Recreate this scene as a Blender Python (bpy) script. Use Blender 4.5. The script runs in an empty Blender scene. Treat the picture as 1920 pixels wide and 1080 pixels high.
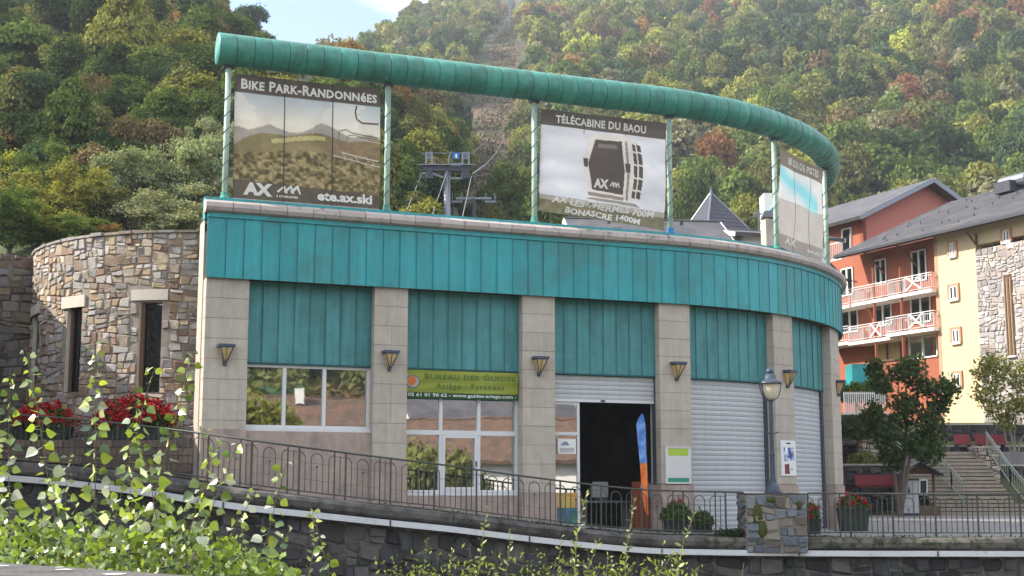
import bpy, bmesh, math, random
import numpy as np
from mathutils import Vector, Matrix, Euler

# ------------------------------------------------------------------ camera, sky, sun, exposure
F, YH, HEYE = 2536.0, 922.0, 0.97          # focal length (px of a 1920 wide frame), horizon row, eye height over the terrace
scn = bpy.context.scene
col = scn.collection
TH = math.atan((YH - 540) / F)
cam_d = bpy.data.cameras.new('camera'); cam = bpy.data.objects.new('camera', cam_d); col.objects.link(cam)
cam_d.sensor_width = 36; cam_d.lens = 36 * F / 1920; cam_d.clip_end = 6000; cam_d.clip_start = 0.05
cam.location = (0, 0, HEYE); cam.rotation_euler = (math.pi / 2 + TH, 0, 0)
scn.camera = cam
SUN_EL = math.radians(36); SUN_B = math.radians(-3)
S = Vector((-math.cos(SUN_B) * math.cos(SUN_EL), math.sin(SUN_B) * math.cos(SUN_EL), math.sin(SUN_EL)))
sd = bpy.data.lights.new('sun', 'SUN'); sun = bpy.data.objects.new('sun', sd); col.objects.link(sun)
sd.energy = 4.6; sd.angle = math.radians(0.55); sd.color = (1.0, 0.93, 0.82)
sun.rotation_euler = S.to_track_quat('Z', 'Y').to_euler()
world = bpy.data.worlds.new('World'); scn.world = world; world.use_nodes = True
wn = world.node_tree.nodes; wl = world.node_tree.links
wn.clear()
wo = wn.new('ShaderNodeOutputWorld'); bg = wn.new('ShaderNodeBackground'); sky = wn.new('ShaderNodeTexSky')
sky.sky_type = 'NISHITA'; sky.sun_disc = False; sky.sun_elevation = SUN_EL
sky.sun_rotation = math.atan2(S.x, S.y); sky.altitude = 700; sky.air_density = 1.1; sky.dust_density = 1.2
tc = wn.new('ShaderNodeTexCoord'); mp = wn.new('ShaderNodeMapping'); mp.inputs['Scale'].default_value = (1.0, 1.0, 2.6)
mp.inputs['Location'].default_value = (3.1, 0.7, 0.35)
nz = wn.new('ShaderNodeTexNoise'); nz.inputs['Scale'].default_value = 3.4; nz.inputs['Detail'].default_value = 9; nz.inputs['Roughness'].default_value = .58
rp = wn.new('ShaderNodeValToRGB'); rp.color_ramp.elements[0].position = .43; rp.color_ramp.elements[1].position = .57
mx = wn.new('ShaderNodeMix'); mx.data_type = 'RGBA'
mx.inputs['B'].default_value = (8.3, 8.4, 8.8, 1)
wl.new(tc.outputs['Generated'], mp.inputs['Vector']); wl.new(mp.outputs[0], nz.inputs['Vector']); wl.new(nz.outputs['Fac'], rp.inputs[0])
wl.new(rp.outputs[0], mx.inputs['Factor']); wl.new(sky.outputs[0], mx.inputs['A']); wl.new(mx.outputs['Result'], bg.inputs['Color'])
wl.new(bg.outputs[0], wo.inputs[0]); bg.inputs['Strength'].default_value = 0.145
scn.view_settings.view_transform = 'Standard'; scn.view_settings.look = 'None'
scn.view_settings.exposure = 1.12; scn.view_settings.gamma = 1
scn.cycles.max_bounces = 6; scn.cycles.transparent_max_bounces = 12

# ------------------------------------------------------------------ helpers
RND = random.Random(7)
NPR = np.random.default_rng(11)
_c, _s = math.cos(TH), math.sin(TH)
def ray(px, py):
    xc = (px - 960) / F; yc = (540 - py) / F
    d = _c - yc * _s
    return xc / d, (_s + yc * _c) / d
def at(px, py, Y):
    a, b = ray(px, py)
    return Vector((a * Y, Y, HEYE + b * Y))
def proj(p):
    x, y, z = p[0], p[1], p[2] - HEYE
    d = y * _c + z * _s; v = -y * _s + z * _c
    return 960 + F * x / d, 540 - F * v / d
def zat(py, Y, px=960): return HEYE + ray(px, py)[1] * Y
def lerp(a, b, t): return a + (b - a) * t
def interp(x, xs, ys): return float(np.interp(x, xs, ys))
def lin(r, g=None, b=None):
    if g is None: g = b = r
    f = lambda c: (c / 255 / 12.92) if c / 255 <= .04045 else ((c / 255 + .055) / 1.055) ** 2.4
    return (f(r), f(g), f(b))

class MB:
    def __init__(s): s.v = []; s.f = []
    def add(s, vs, fs):
        n = len(s.v); s.v += [tuple(v) for v in vs]; s.f += [tuple(n + i for i in f) for f in fs]; return s
    def quad(s, a, b, c, d): return s.add([a, b, c, d], [(0, 1, 2, 3)])
    def box(s, c, size, rot=0.0, M=None):
        hx, hy, hz = [q / 2 for q in size]
        vs = [Vector((x, y, z)) for x in (-hx, hx) for y in (-hy, hy) for z in (-hz, hz)]
        if M is None: M = Matrix.Rotation(rot, 3, 'Z')
        vs = [M @ v + Vector(c) for v in vs]
        return s.add(vs, [(0, 1, 3, 2), (4, 6, 7, 5), (0, 4, 5, 1), (2, 3, 7, 6), (0, 2, 6, 4), (1, 5, 7, 3)])
    def bar(s, a, b, w, h=None, up=(0, 0, 1)):
        a = Vector(a); b = Vector(b); d = b - a; L = d.length
        if L < 1e-6: return s
        d.normalize(); up = Vector(up)
        if abs(d.dot(up)) > .98: up = Vector((0, 1, 0))
        x = d.cross(up).normalized(); y = x.cross(d).normalized()
        h = w if h is None else h
        vs = []
        for p in (a, b):
            for sx, sy in ((-1, -1), (1, -1), (1, 1), (-1, 1)): vs.append(p + x * w / 2 * sx + y * h / 2 * sy)
        return s.add(vs, [(0, 3, 2, 1), (4, 5, 6, 7), (0, 1, 5, 4), (1, 2, 6, 5), (2, 3, 7, 6), (3, 0, 4, 7)])
    def tube(s, pts, r, n=8, cap=True):
        pts = [Vector(p) for p in pts]; m = len(pts)
        rs = r if isinstance(r, (list, tuple)) else [r] * m
        N = None; base = len(s.v)
        for i, p in enumerate(pts):
            t = (pts[min(i + 1, m - 1)] - pts[max(i - 1, 0)])
            t = t.normalized() if t.length > 1e-9 else Vector((0, 0, 1))
            if N is None:
                N = t.cross(Vector((0, 0, 1)) if abs(t.z) < .95 else Vector((1, 0, 0))).normalized()
            else:
                N = (N - t * N.dot(t)).normalized()
            B = t.cross(N)
            for k in range(n):
                a = 2 * math.pi * k / n
                s.v.append(tuple(p + (N * math.cos(a) + B * math.sin(a)) * rs[i]))
        for i in range(m - 1):
            for k in range(n):
                a = base + i * n + k; b = base + i * n + (k + 1) % n
                s.f.append((a, b, b + n, a + n))
        if cap:
            s.f.append(tuple(base + k for k in range(n))[::-1]); s.f.append(tuple(base + (m - 1) * n + k for k in range(n)))
        return s
    def lathe(s, prof, c=(0, 0, 0), n=16):
        base = len(s.v); m = len(prof)
        for r, z in prof:
            for k in range(n):
                a = 2 * math.pi * k / n; s.v.append((c[0] + r * math.cos(a), c[1] + r * math.sin(a), c[2] + z))
        for i in range(m - 1):
            for k in range(n):
                a = base + i * n + k; b = base + i * n + (k + 1) % n; s.f.append((a, b, b + n, a + n))
        s.f.append(tuple(base + k for k in range(n))[::-1]); s.f.append(tuple(base + (m - 1) * n + k for k in range(n)))
        return s
    def prism(s, poly, z0, z1):
        n = len(poly)
        vs = [(x, y, z0) for x, y in poly] + [(x, y, z1) for x, y in poly]
        return s.add(vs, [tuple(range(n))[::-1], tuple(range(n, 2 * n))] + [(i, (i + 1) % n, n + (i + 1) % n, n + i) for i in range(n)])
    def extrude(s, pts, d):                      # planar 3D polygon swept by vector d
        n = len(pts); d = Vector(d); pts = [Vector(p) for p in pts]
        return s.add(pts + [p + d for p in pts], [tuple(range(n)), tuple(range(n, 2 * n))[::-1]] + [(i, n + i, n + (i + 1) % n, (i + 1) % n) for i in range(n)])
    def mesh(s, name, mat=None, smooth=False):
        me = bpy.data.meshes.new(name); me.from_pydata(s.v, [], s.f)
        bm = bmesh.new(); bm.from_mesh(me); bmesh.ops.recalc_face_normals(bm, faces=bm.faces); bm.to_mesh(me); bm.free()
        if mat: me.materials.append(mat)
        if smooth: me.shade_smooth()
        return me

def link(name, data, parent=None, M=None):
    o = bpy.data.objects.new(name, data); col.objects.link(o)
    if parent is not None: o.parent = parent
    if M is not None: o.matrix_basis = M
    return o
def wloc(o):
    p = Vector(o.location); q = o.parent
    while q is not None: p += Vector(q.location); q = q.parent
    return p
def part(name, mb, mat, parent=None, smooth=False, **kw):
    """mesh written in world coordinates, hung under parent (parents are never rotated at this point)"""
    me = mb if isinstance(mb, bpy.types.Mesh) else mb.mesh(name, mat, smooth)
    o = link(name, me, parent)
    if parent is not None: o.location = -wloc(parent)
    for k, v in kw.items(): o[k] = v
    return o
def inst(name, me, parent, M):
    """shared mesh placed with a world matrix under an unrotated parent"""
    o = link(name, me, parent)
    L = Matrix.Translation(-wloc(parent)) if parent is not None else Matrix()
    o.matrix_basis = L @ M
    return o
def tag(o, label, cat, group=None):
    o['label'] = label; o['category'] = cat
    if group: o['group'] = group
    return o
def thing(name, label, cat, loc=(0, 0, 0), group=None):
    o = bpy.data.objects.new(name, None); col.objects.link(o); o.location = loc; o.empty_display_size = .2
    return tag(o, label, cat, group)
def struct(name, mb, mat, smooth=False):
    o = part(name, mb, mat, None, smooth); o['kind'] = 'structure'; return o
def copy_tree(o, parent=None):
    c = o.copy(); col.objects.link(c); c.parent = parent
    for ch in list(o.children): copy_tree(ch, c)
    return c

# ------------------------------------------------------------------ materials
def mat(name, c, rough=.7, var=.12, scale=6.0, bump=.0, bscale=40.0, metal=0.0, spec=.4, c2=None, c2scale=2.0, c2pos=(.45, .62), rnd=0.0, streak=0.0, coat=0, emis=None):
    m = bpy.data.materials.new(name); m.use_nodes = True; n = m.node_tree.nodes; l = m.node_tree.links
    b = n['Principled BSDF']; b.inputs['Roughness'].default_value = rough; b.inputs['Metallic'].default_value = metal
    b.inputs['Specular IOR Level'].default_value = spec
    t = n.new('ShaderNodeTexCoord')
    cur = None
    rgb = n.new('ShaderNodeRGB'); rgb.outputs[0].default_value = (*c, 1); cur = rgb.outputs[0]
    if c2 is not None:
        z = n.new('ShaderNodeTexNoise'); z.inputs['Scale'].default_value = c2scale; z.inputs['Detail'].default_value = 7; z.inputs['Roughness'].default_value = .65
        l.new(t.outputs['Object'], z.inputs['Vector'])
        r = n.new('ShaderNodeValToRGB'); r.color_ramp.elements[0].position = c2pos[0]; r.color_ramp.elements[1].position = c2pos[1]
        l.new(z.outputs['Fac'], r.inputs[0])
        x = n.new('ShaderNodeMix'); x.data_type = 'RGBA'; x.inputs['B'].default_value = (*c2, 1)
        l.new(r.outputs[0], x.inputs['Factor']); l.new(cur, x.inputs['A']); cur = x.outputs['Result']
    if var > 0:
        z = n.new('ShaderNodeTexNoise'); z.inputs['Scale'].default_value = scale; z.inputs['Detail'].default_value = 8; z.inputs['Roughness'].default_value = .7
        l.new(t.outputs['Object'], z.inputs['Vector'])
        mr = n.new('ShaderNodeMapRange'); mr.inputs[1].default_value = .25; mr.inputs[2].default_value = .75
        mr.inputs[3].default_value = 1 - var; mr.inputs[4].default_value = 1 + var
        l.new(z.outputs['Fac'], mr.inputs[0])
        x = n.new('ShaderNodeMix'); x.data_type = 'RGBA'; x.blend_type = 'MULTIPLY'; x.inputs['Factor'].default_value = 1
        l.new(cur, x.inputs['A']); l.new(mr.outputs[0], x.inputs['B']); cur = x.outputs['Result']
    if streak > 0:
        mp_ = n.new('ShaderNodeMapping'); mp_.inputs['Scale'].default_value = (7, 7, .55)
        z = n.new('ShaderNodeTexNoise'); z.inputs['Scale'].default_value = 1.4; z.inputs['Detail'].default_value = 6
        l.new(t.outputs['Object'], mp_.inputs[0]); l.new(mp_.outputs[0], z.inputs['Vector'])
        mr = n.new('ShaderNodeMapRange'); mr.inputs[1].default_value = .3; mr.inputs[2].default_value = .7
        mr.inputs[3].default_value = 1 - streak; mr.inputs[4].default_value = 1 + streak * .5
        l.new(z.outputs['Fac'], mr.inputs[0])
        x = n.new('ShaderNodeMix'); x.data_type = 'RGBA'; x.blend_type = 'MULTIPLY'; x.inputs['Factor'].default_value = 1
        l.new(cur, x.inputs['A']); l.new(mr.outputs[0], x.inputs['B']); cur = x.outputs['Result']
    if rnd > 0:
        oi = n.new('ShaderNodeObjectInfo'); mr = n.new('ShaderNodeMapRange')
        mr.inputs[3].default_value = 1 - rnd; mr.inputs[4].default_value = 1 + rnd
        l.new(oi.outputs['Random'], mr.inputs[0])
        x = n.new('ShaderNodeMix'); x.data_type = 'RGBA'; x.blend_type = 'MULTIPLY'; x.inputs['Factor'].default_value = 1
        l.new(cur, x.inputs['A']); l.new(mr.outputs[0], x.inputs['B']); cur = x.outputs['Result']
    l.new(cur, b.inputs['Base Color'])
    if bump > 0:
        z = n.new('ShaderNodeTexNoise'); z.inputs['Scale'].default_value = bscale; z.inputs['Detail'].default_value = 6
        l.new(t.outputs['Object'], z.inputs['Vector'])
        bp = n.new('ShaderNodeBump'); bp.inputs['Strength'].default_value = bump; bp.inputs['Distance'].default_value = .02
        l.new(z.outputs['Fac'], bp.inputs['Height']); l.new(bp.outputs[0], b.inputs['Normal'])
    if emis:
        b.inputs['Emission Color'].default_value = (*c, 1); b.inputs['Emission Strength'].default_value = emis
    return m
def mat_vc(name, attr='col', rough=.75, kind='color', bump=0.0, bscale=30):
    """colour comes from a colour attribute (print on cloth, individual stones)"""
    m = mat(name, (1, 1, 1), rough, var=.0, bump=bump, bscale=bscale); n = m.node_tree.nodes; l = m.node_tree.links
    a = n.new('ShaderNodeAttribute'); a.attribute_name = attr
    z = n.new('ShaderNodeTexNoise'); z.inputs['Scale'].default_value = 9; z.inputs['Detail'].default_value = 8
    t = n.new('ShaderNodeTexCoord'); l.new(t.outputs['Object'], z.inputs['Vector'])
    mr = n.new('ShaderNodeMapRange'); mr.inputs[1].default_value = .25; mr.inputs[2].default_value = .75; mr.inputs[3].default_value = .78; mr.inputs[4].default_value = 1.2
    l.new(z.outputs['Fac'], mr.inputs[0])
    x = n.new('ShaderNodeMix'); x.data_type = 'RGBA'; x.blend_type = 'MULTIPLY'; x.inputs['Factor'].default_value = 1
    l.new(a.outputs['Color'], x.inputs['A']); l.new(mr.outputs[0], x.inputs['B']); l.new(x.outputs['Result'], n['Principled BSDF'].inputs['Base Color'])
    return m
def mat_objcol(name, rough=.85, bump=.5, bscale=18, var=.3, scale=5):
    """colour = the object's own colour (Object Info) times fine noise: stones, tree crowns"""
    m = mat(name, (1, 1, 1), rough, var=0, bump=bump, bscale=bscale); n = m.node_tree.nodes; l = m.node_tree.links
    oi = n.new('ShaderNodeObjectInfo'); t = n.new('ShaderNodeTexCoord')
    z = n.new('ShaderNodeTexNoise'); z.inputs['Scale'].default_value = scale; z.inputs['Detail'].default_value = 9; z.inputs['Roughness'].default_value = .72
    l.new(t.outputs['Object'], z.inputs['Vector'])
    mr = n.new('ShaderNodeMapRange'); mr.inputs[1].default_value = .25; mr.inputs[2].default_value = .75; mr.inputs[3].default_value = 1 - var; mr.inputs[4].default_value = 1 + var
    l.new(z.outputs['Fac'], mr.inputs[0])
    x = n.new('ShaderNodeMix'); x.data_type = 'RGBA'; x.blend_type = 'MULTIPLY'; x.inputs['Factor'].default_value = 1
    l.new(oi.outputs['Color'], x.inputs['A']); l.new(mr.outputs[0], x.inputs['B']); l.new(x.outputs['Result'], n['Principled BSDF'].inputs['Base Color'])
    return m
def mat_leaf(name, src='OBJECT', attr='tcol', c=(.1, .15, .03), trans=.35, gloss=False, rough=.35, hue=0.0):
    m = bpy.data.materials.new(name); m.use_nodes = True; n = m.node_tree.nodes; l = m.node_tree.links; n.clear()
    out = n.new('ShaderNodeOutputMaterial')
    if src == 'OBJECT':
        q = n.new('ShaderNodeObjectInfo'); cs = q.outputs['Color']
    elif src == 'INST':
        q = n.new('ShaderNodeAttribute'); q.attribute_type = 'INSTANCER'; q.attribute_name = attr; cs = q.outputs['Color']
    else:
        q = n.new('ShaderNodeRGB'); q.outputs[0].default_value = (*c, 1); cs = q.outputs[0]
    a = n.new('ShaderNodeAttribute'); a.attribute_name = 'tint'
    x = n.new('ShaderNodeMix'); x.data_type = 'RGBA'; x.blend_type = 'MULTIPLY'; x.inputs['Factor'].default_value = 1
    l.new(cs, x.inputs['A']); l.new(a.outputs['Color'], x.inputs['B']); cs = x.outputs['Result']
    if gloss:
        oi = n.new('ShaderNodeObjectInfo'); mr = n.new('ShaderNodeMapRange'); mr.inputs[3].default_value = .6; mr.inputs[4].default_value = 1.35
        l.new(oi.outputs['Random'], mr.inputs[0])
        x = n.new('ShaderNodeMix'); x.data_type = 'RGBA'; x.blend_type = 'MULTIPLY'; x.inputs['Factor'].default_value = 1
        l.new(cs, x.inputs['A']); l.new(mr.outputs[0], x.inputs['B']); cs = x.outputs['Result']
        d = n.new('ShaderNodeBsdfPrincipled'); d.inputs['Roughness'].default_value = rough; d.inputs['Specular IOR Level'].default_value = .9
        l.new(cs, d.inputs['Base Color'])
    else:
        d = n.new('ShaderNodeBsdfDiffuse'); l.new(cs, d.inputs['Color'])
    t = n.new('ShaderNodeBsdfTranslucent'); y = n.new('ShaderNodeMix'); y.data_type = 'RGBA'; y.blend_type = 'MULTIPLY'; y.inputs['Factor'].default_value = 1
    y.inputs['B'].default_value = (1.35, 1.3, .55, 1); l.new(cs, y.inputs['A']); l.new(y.outputs['Result'], t.inputs['Color'])
    mxs = n.new('ShaderNodeMixShader'); mxs.inputs[0].default_value = trans
    l.new(d.outputs[0], mxs.inputs[1]); l.new(t.outputs[0], mxs.inputs[2]); l.new(mxs.outputs[0], out.inputs[0])
    return m
def mat_glass(name, refl=.5, base=(.01, .012, .013), tint=(1, 1, 1)):
    m = bpy.data.materials.new(name); m.use_nodes = True; n = m.node_tree.nodes; l = m.node_tree.links; n.clear()
    out = n.new('ShaderNodeOutputMaterial'); g = n.new('ShaderNodeBsdfGlossy'); g.inputs['Roughness'].default_value = .015; g.inputs['Color'].default_value = (*tint, 1)
    t = n.new('ShaderNodeTexCoord'); z = n.new('ShaderNodeTexNoise'); z.inputs['Scale'].default_value = 1.3
    l.new(t.outputs['Object'], z.inputs['Vector'])
    bp = n.new('ShaderNodeBump'); bp.inputs['Strength'].default_value = .06; bp.inputs['Distance'].default_value = .02
    l.new(z.outputs['Fac'], bp.inputs['Height']); l.new(bp.outputs[0], g.inputs['Normal'])
    d = n.new('ShaderNodeBsdfDiffuse'); d.inputs['Color'].default_value = (*base, 1)
    x = n.new('ShaderNodeMixShader'); x.inputs[0].default_value = refl
    l.new(d.outputs[0], x.inputs[1]); l.new(g.outputs[0], x.inputs[2]); l.new(x.outputs[0], out.inputs[0])
    return m

M = dict(
    teal=mat('teal_fascia_paint', (.032, .30, .325), .42, var=.12, scale=2.5, rnd=.10, streak=.15, bump=.35, bscale=1.6, c2=(.045, .235, .235), c2scale=.9),
    teal_low=mat('teal_panel_shaded_weathered', (.062, .235, .24), .55, var=.16, scale=3, rnd=.10, streak=.22, c2=(.055, .20, .195), c2scale=1.6, bump=.3, bscale=2),  # weathered teal, base darkened and greyed as the deeper shade under the fascia
    teal_tube=mat('teal_ring_paint', (.055, .255, .195), .42, var=.20, scale=3, rnd=.12, streak=.16, spec=.45, c2=(.05, .19, .14), c2scale=2.2, bump=.25, bscale=2),
    teal_dark=mat('seam_dark', (.01, .09, .10), .6, var=.1),
    post=mat('pale_green_post_paint', (.33, .44, .36), .5, var=.25, scale=8, streak=.3),
    stone_block=mat('cast_stone_block', (.44, .39, .325), .85, var=.10, scale=5, bump=.25, bscale=60, rnd=.05, streak=.10, c2=(.36, .305, .25), c2scale=1.2, c2pos=(.5, .75)),
    plinth=mat('pinkish_render', (.39, .30, .25), .9, var=.14, scale=3, bump=.3, bscale=30, c2=(.29, .235, .21), c2scale=2.5, streak=.15),
    coping=mat('coping_stone', (.43, .37, .335), .85, var=.15, scale=6, bump=.3, rnd=.1, c2=(.13, .12, .115), c2scale=4.5, c2pos=(.56, .72)),
    mortar=mat('mortar', (.25, .215, .18), .95, var=.2, scale=8, bump=.5),
    mortar_dark=mat('dark_mortar', (.05, .05, .047), .95, var=.3, scale=8, bump=.5, c2=(.16, .15, .14), c2scale=1.5),
    stone=mat_objcol('rubble_stone'),
    stone_dark=mat_objcol('quay_stone', var=.45, scale=3),
    lintel=mat('pale_lintel', (.52, .47, .40), .85, var=.08, bump=.2),
    white=mat('white_frame_paint', (.62, .62, .62), .4, var=.04),
    glass=mat_glass('mirror_coated_glass', .62),
    glass_dark=mat_glass('dark_window_glass', .12),
    shutter=mat('grey_shutter', (.46, .47, .48), .45, var=.06, scale=3, streak=.06),
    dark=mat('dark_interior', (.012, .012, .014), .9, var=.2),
    iron=mat('weathered_iron', (.055, .062, .050), .55, var=.35, scale=12, c2=(.12, .075, .05), c2scale=9, c2pos=(.6, .75)),
    concrete_old=mat('old_ledge_concrete', (.115, .105, .10), .95, var=.3, scale=4, bump=.6, bscale=25, c2=(.04, .04, .036), c2scale=3.0, c2pos=(.42, .62)),
    ledge_moss=mat('mossy_ledge', (.15, .135, .12), .95, var=.35, scale=5, bump=.8, bscale=22, c2=(.035, .04, .02), c2scale=5, c2pos=(.42, .56)),
    strip=mat('white_strip', (.55, .56, .57), .5, var=.12, scale=2, c2=(.28, .27, .26), c2scale=3, c2pos=(.6, .78)),
    pave=mat('terrace_paving', (.21, .195, .19), .9, var=.16, scale=3, bump=.2, c2=(.16, .15, .15), c2scale=1.2),
    earth=mat('hillside_soil', (.045, .042, .022), .95, var=.35, scale=.35, c2=(.06, .085, .025), c2scale=.05, bump=.3, bscale=2),
    piste=mat('bare_piste_soil', (.125, .070, .045), .95, var=.45, scale=.25, c2=(.06, .062, .035), c2scale=.07, bump=.6, bscale=.6),
    bed=mat('river_bed', (.12, .11, .09), .9, var=.4, scale=1.5, c2=(.06, .07, .04), c2scale=.8, bump=.5, bscale=4),
    navy=mat('blue_grey_metal', (.05, .068, .095), .4, var=.12, scale=8),
    sconce=mat('dark_blue_metal', (.06, .075, .11), .45, var=.1),
    amber=mat('amber_lamp_glass', (.60, .43, .19), .35, var=.15, scale=12),
    opal=mat('opal_lamp_glass', (.70, .62, .46), .25, var=.06, spec=.6),
    slate=mat('slate_roof', (.13, .13, .145), .55, var=.18, scale=3, rnd=.0, spec=.4),
    slate_dark=mat('slate_roof_dark', (.045, .045, .06), .5, var=.18, scale=4),
    red_wall=mat('red_render', (.33, .105, .058), .85, var=.06, scale=1),
    yellow_wall=mat('yellow_render', (.62, .475, .285), .85, var=.05, scale=1),
    orange_wall=mat('salmon_render', (.52, .27, .17), .85, var=.05, scale=1),
    hotel_white=mat('white_woodwork', (.72, .70, .66), .5, var=.04),
    curtain=mat('curtain', (.50, .34, .17), .9, var=.2, scale=4),
    bark=mat('bark', (.12, .095, .075), .9, var=.3, scale=8, bump=.5),
    bark_pale=mat('pale_bark', (.25, .20, .17), .85, var=.3, scale=8, bump=.4),
    step=mat('step_stone', (.30, .255, .20), .9, var=.16, scale=4, bump=.3, rnd=.1),
    rail_light=mat('pale_galvanised_rail', (.24, .28, .23), .35, var=.1, metal=.3),
    bench=mat('dark_red_bench', (.24, .035, .045), .55, var=.1),
    planter=mat('green_planter_plastic', (.018, .030, .022), .6, var=.2),
    galv=mat('galvanised_steel', (.20, .215, .24), .4, var=.08, metal=.5),
    galv_dark=mat('dark_steel', (.05, .055, .07), .5, var=.1, metal=.2),
    cable=mat('steel_cable', (.22, .22, .23), .5, var=.0),
    cabin_white=mat('cabin_white', (.62, .63, .66), .35, var=.03),
    terracotta=mat('terracotta_tiles', (.13, .075, .05), .85, var=.45, scale=5, c2=(.075, .055, .04), c2scale=1.4),
    wall_white=mat('white_render', (.74, .72, .67), .85, var=.06, scale=1),
    wood=mat('brown_wood', (.12, .07, .045), .8, var=.25, scale=9),
    paper=mat('white_paper', (.72, .72, .70), .6, var=.02),
    ink=mat('dark_ink', (.03, .03, .035), .7, var=0),
    ink_green=mat('green_ink', (.04, .25, .16), .7, var=0),
    ink_olive=mat('olive_letter_ink', (.10, .16, .035), .7, var=0),
    ink_lime=mat('lime_ink', (.38, .52, .06), .7, var=.1),
    letter=mat('off_white_lettering', (.66, .63, .57), .7, var=.08, scale=8),
    blue_sign=mat('blue_sign_paint', (.03, .16, .50), .5, var=.05),
    tape=mat('blue_tape', (.02, .18, .42), .4, var=0),
    hoop=mat('pale_lashing', (.04, .07, .06), .7, var=0),
    moss=mat('moss', (.055, .065, .012), .95, var=.4, scale=14, bump=.9, bscale=50),
)
# ------------------------------------------------------------------ facade plan: a straight run that bends into an arc
FX, FY, FA, FS1, FR, PITCH = -6.137, 26.825, .3759, 10.22, 9.563, .3672
def fpath(s, off=0.0):
    t = FA + max(s - FS1, 0) / FR
    sl = min(s, FS1)
    x = FX + sl * math.cos(FA); y = FY + sl * math.sin(FA)
    if s > FS1:
        x += FR * (math.sin(t) - math.sin(FA)); y -= FR * (math.cos(t) - math.cos(FA))
    return Vector((x + off * math.sin(t), y - off * math.cos(t), 0))
def fdir(s):
    t = FA + max(s - FS1, 0) / FR
    return Vector((math.cos(t), math.sin(t), 0)), Vector((math.sin(t), -math.cos(t), 0))
def s_of(px, off=0.0, z=3.0):
    lo, hi = -1.0, 21.0
    best = max((proj(fpath(q / 10, off) + Vector((0, 0, z)))[0], q / 10) for q in range(100, 230))[1]
    hi = best
    for _ in range(40):
        m = (lo + hi) / 2
        if proj(fpath(m, off) + Vector((0, 0, z)))[0] < px: lo = m
        else: hi = m
    return (lo + hi) / 2
def zf(py, s, off=0.0):                      # height of the pixel row py at the facade abscissa s
    return zat(py, fpath(s, off).y)
def slab(mb, s0, s1, oo, oi, z0, z1, n=2, tilt=0.0):
    """closed curved box between two abscissae, two offsets and two heights"""
    base = len(mb.v)
    for i in range(n + 1):
        s = lerp(s0, s1, i / n)
        a = fpath(s, oo); a2 = fpath(s, oo + tilt); b = fpath(s, oi)
        mb.v += [(a2.x, a2.y, z0), (b.x, b.y, z0), (b.x, b.y, z1), (a.x, a.y, z1)]
    for i in range(n):
        p = base + i * 4
        for k in range(4): mb.f.append((p + k, p + (k + 1) % 4, p + 4 + (k + 1) % 4, p + 4 + k))
    mb.f.append((base, base + 1, base + 2, base + 3)); e = base + n * 4; mb.f.append((e + 3, e + 2, e + 1, e))
    return mb
Z_FB, Z_FT, Z_PT, Z_CT = 5.24, 6.56, 3.585, 6.86     # fascia bottom / top, bay panel bottom, coping top
S_SIL = max((proj(fpath(q / 20) + Vector((0, 0, 5)))[0], q / 20) for q in range(200, 460))[1]

# ------------------------------------------------------------------ main building
bld = thing('cable_car_station', 'curved station building with turquoise fascia, beige pillars and a green ring on posts', 'building', (FX, FY, 0))
NP = 58
back = slab(MB(), 0.0, NP * PITCH, -.02, -.10, Z_FB + .01, Z_FT - .01, 90)
part('fascia_backing', back, M['teal_dark'], bld)
fp = {}
for i in range(NP):
    mb = MB(); g = .009
    s0, s1 = i * PITCH + g, (i + 1) * PITCH - g
    slab(mb, s0, s1, RND.uniform(-.003, .003), -.03, Z_FB, Z_FT - .09, 2)
    slab(mb, s1 - .006, s1 + .004, .014, -.01, Z_FB + .002, Z_FT - .092, 1)       # standing lip of the seam
    part('fascia_panel', mb, M['teal'], bld)
part('fascia_trim', slab(MB(), -.01, NP * PITCH, .035, -.05, Z_FT - .088, Z_FT, 90), M['teal'], bld)
part('soffit', slab(MB(), 0.01, NP * PITCH - .01, -.035, -.6, Z_FB + .02, Z_FB + .06, 90), M['wood'], bld)
# rounded coping stones
ns = 39; L = NP * PITCH + .2
for i in range(ns):
    s0 = -.08 + i * L / ns + .006; s1 = -.08 + (i + 1) * L / ns - .006
    mb = MB(); n = 3; prof = [(.02, 0), (.13, .03), (.17, .10), (.15, .19), (.06, .25), (-.12, .27), (-.16, .0)]
    for k in range(n + 1):
        s = lerp(s0, s1, k / n)
        for o_, z_ in prof:
            p = fpath(s, o_); mb.v.append((p.x, p.y, Z_FT + .004 + z_))
    m_ = len(prof)
    for k in range(n):
        for q in range(m_):
            mb.f.append((k * m_ + q, k * m_ + (q + 1) % m_, (k + 1) * m_ + (q + 1) % m_, (k + 1) * m_ + q))
    mb.f.append(tuple(range(m_))); mb.f.append(tuple(range(n * m_, n * m_ + m_))[::-1])
    part('coping_stone', mb, M['coping'], bld, smooth=False)
part('coping_core', slab(MB(), -.05, NP * PITCH, .01, -.14, Z_FT + .005, Z_FT + .23, 80), M['mortar_dark'], bld)
part('parapet_flashing', slab(MB(), -.05, NP * PITCH, -.165, -.42, Z_FT - .1, Z_FT + .36, 90), M['teal'], bld)
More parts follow.
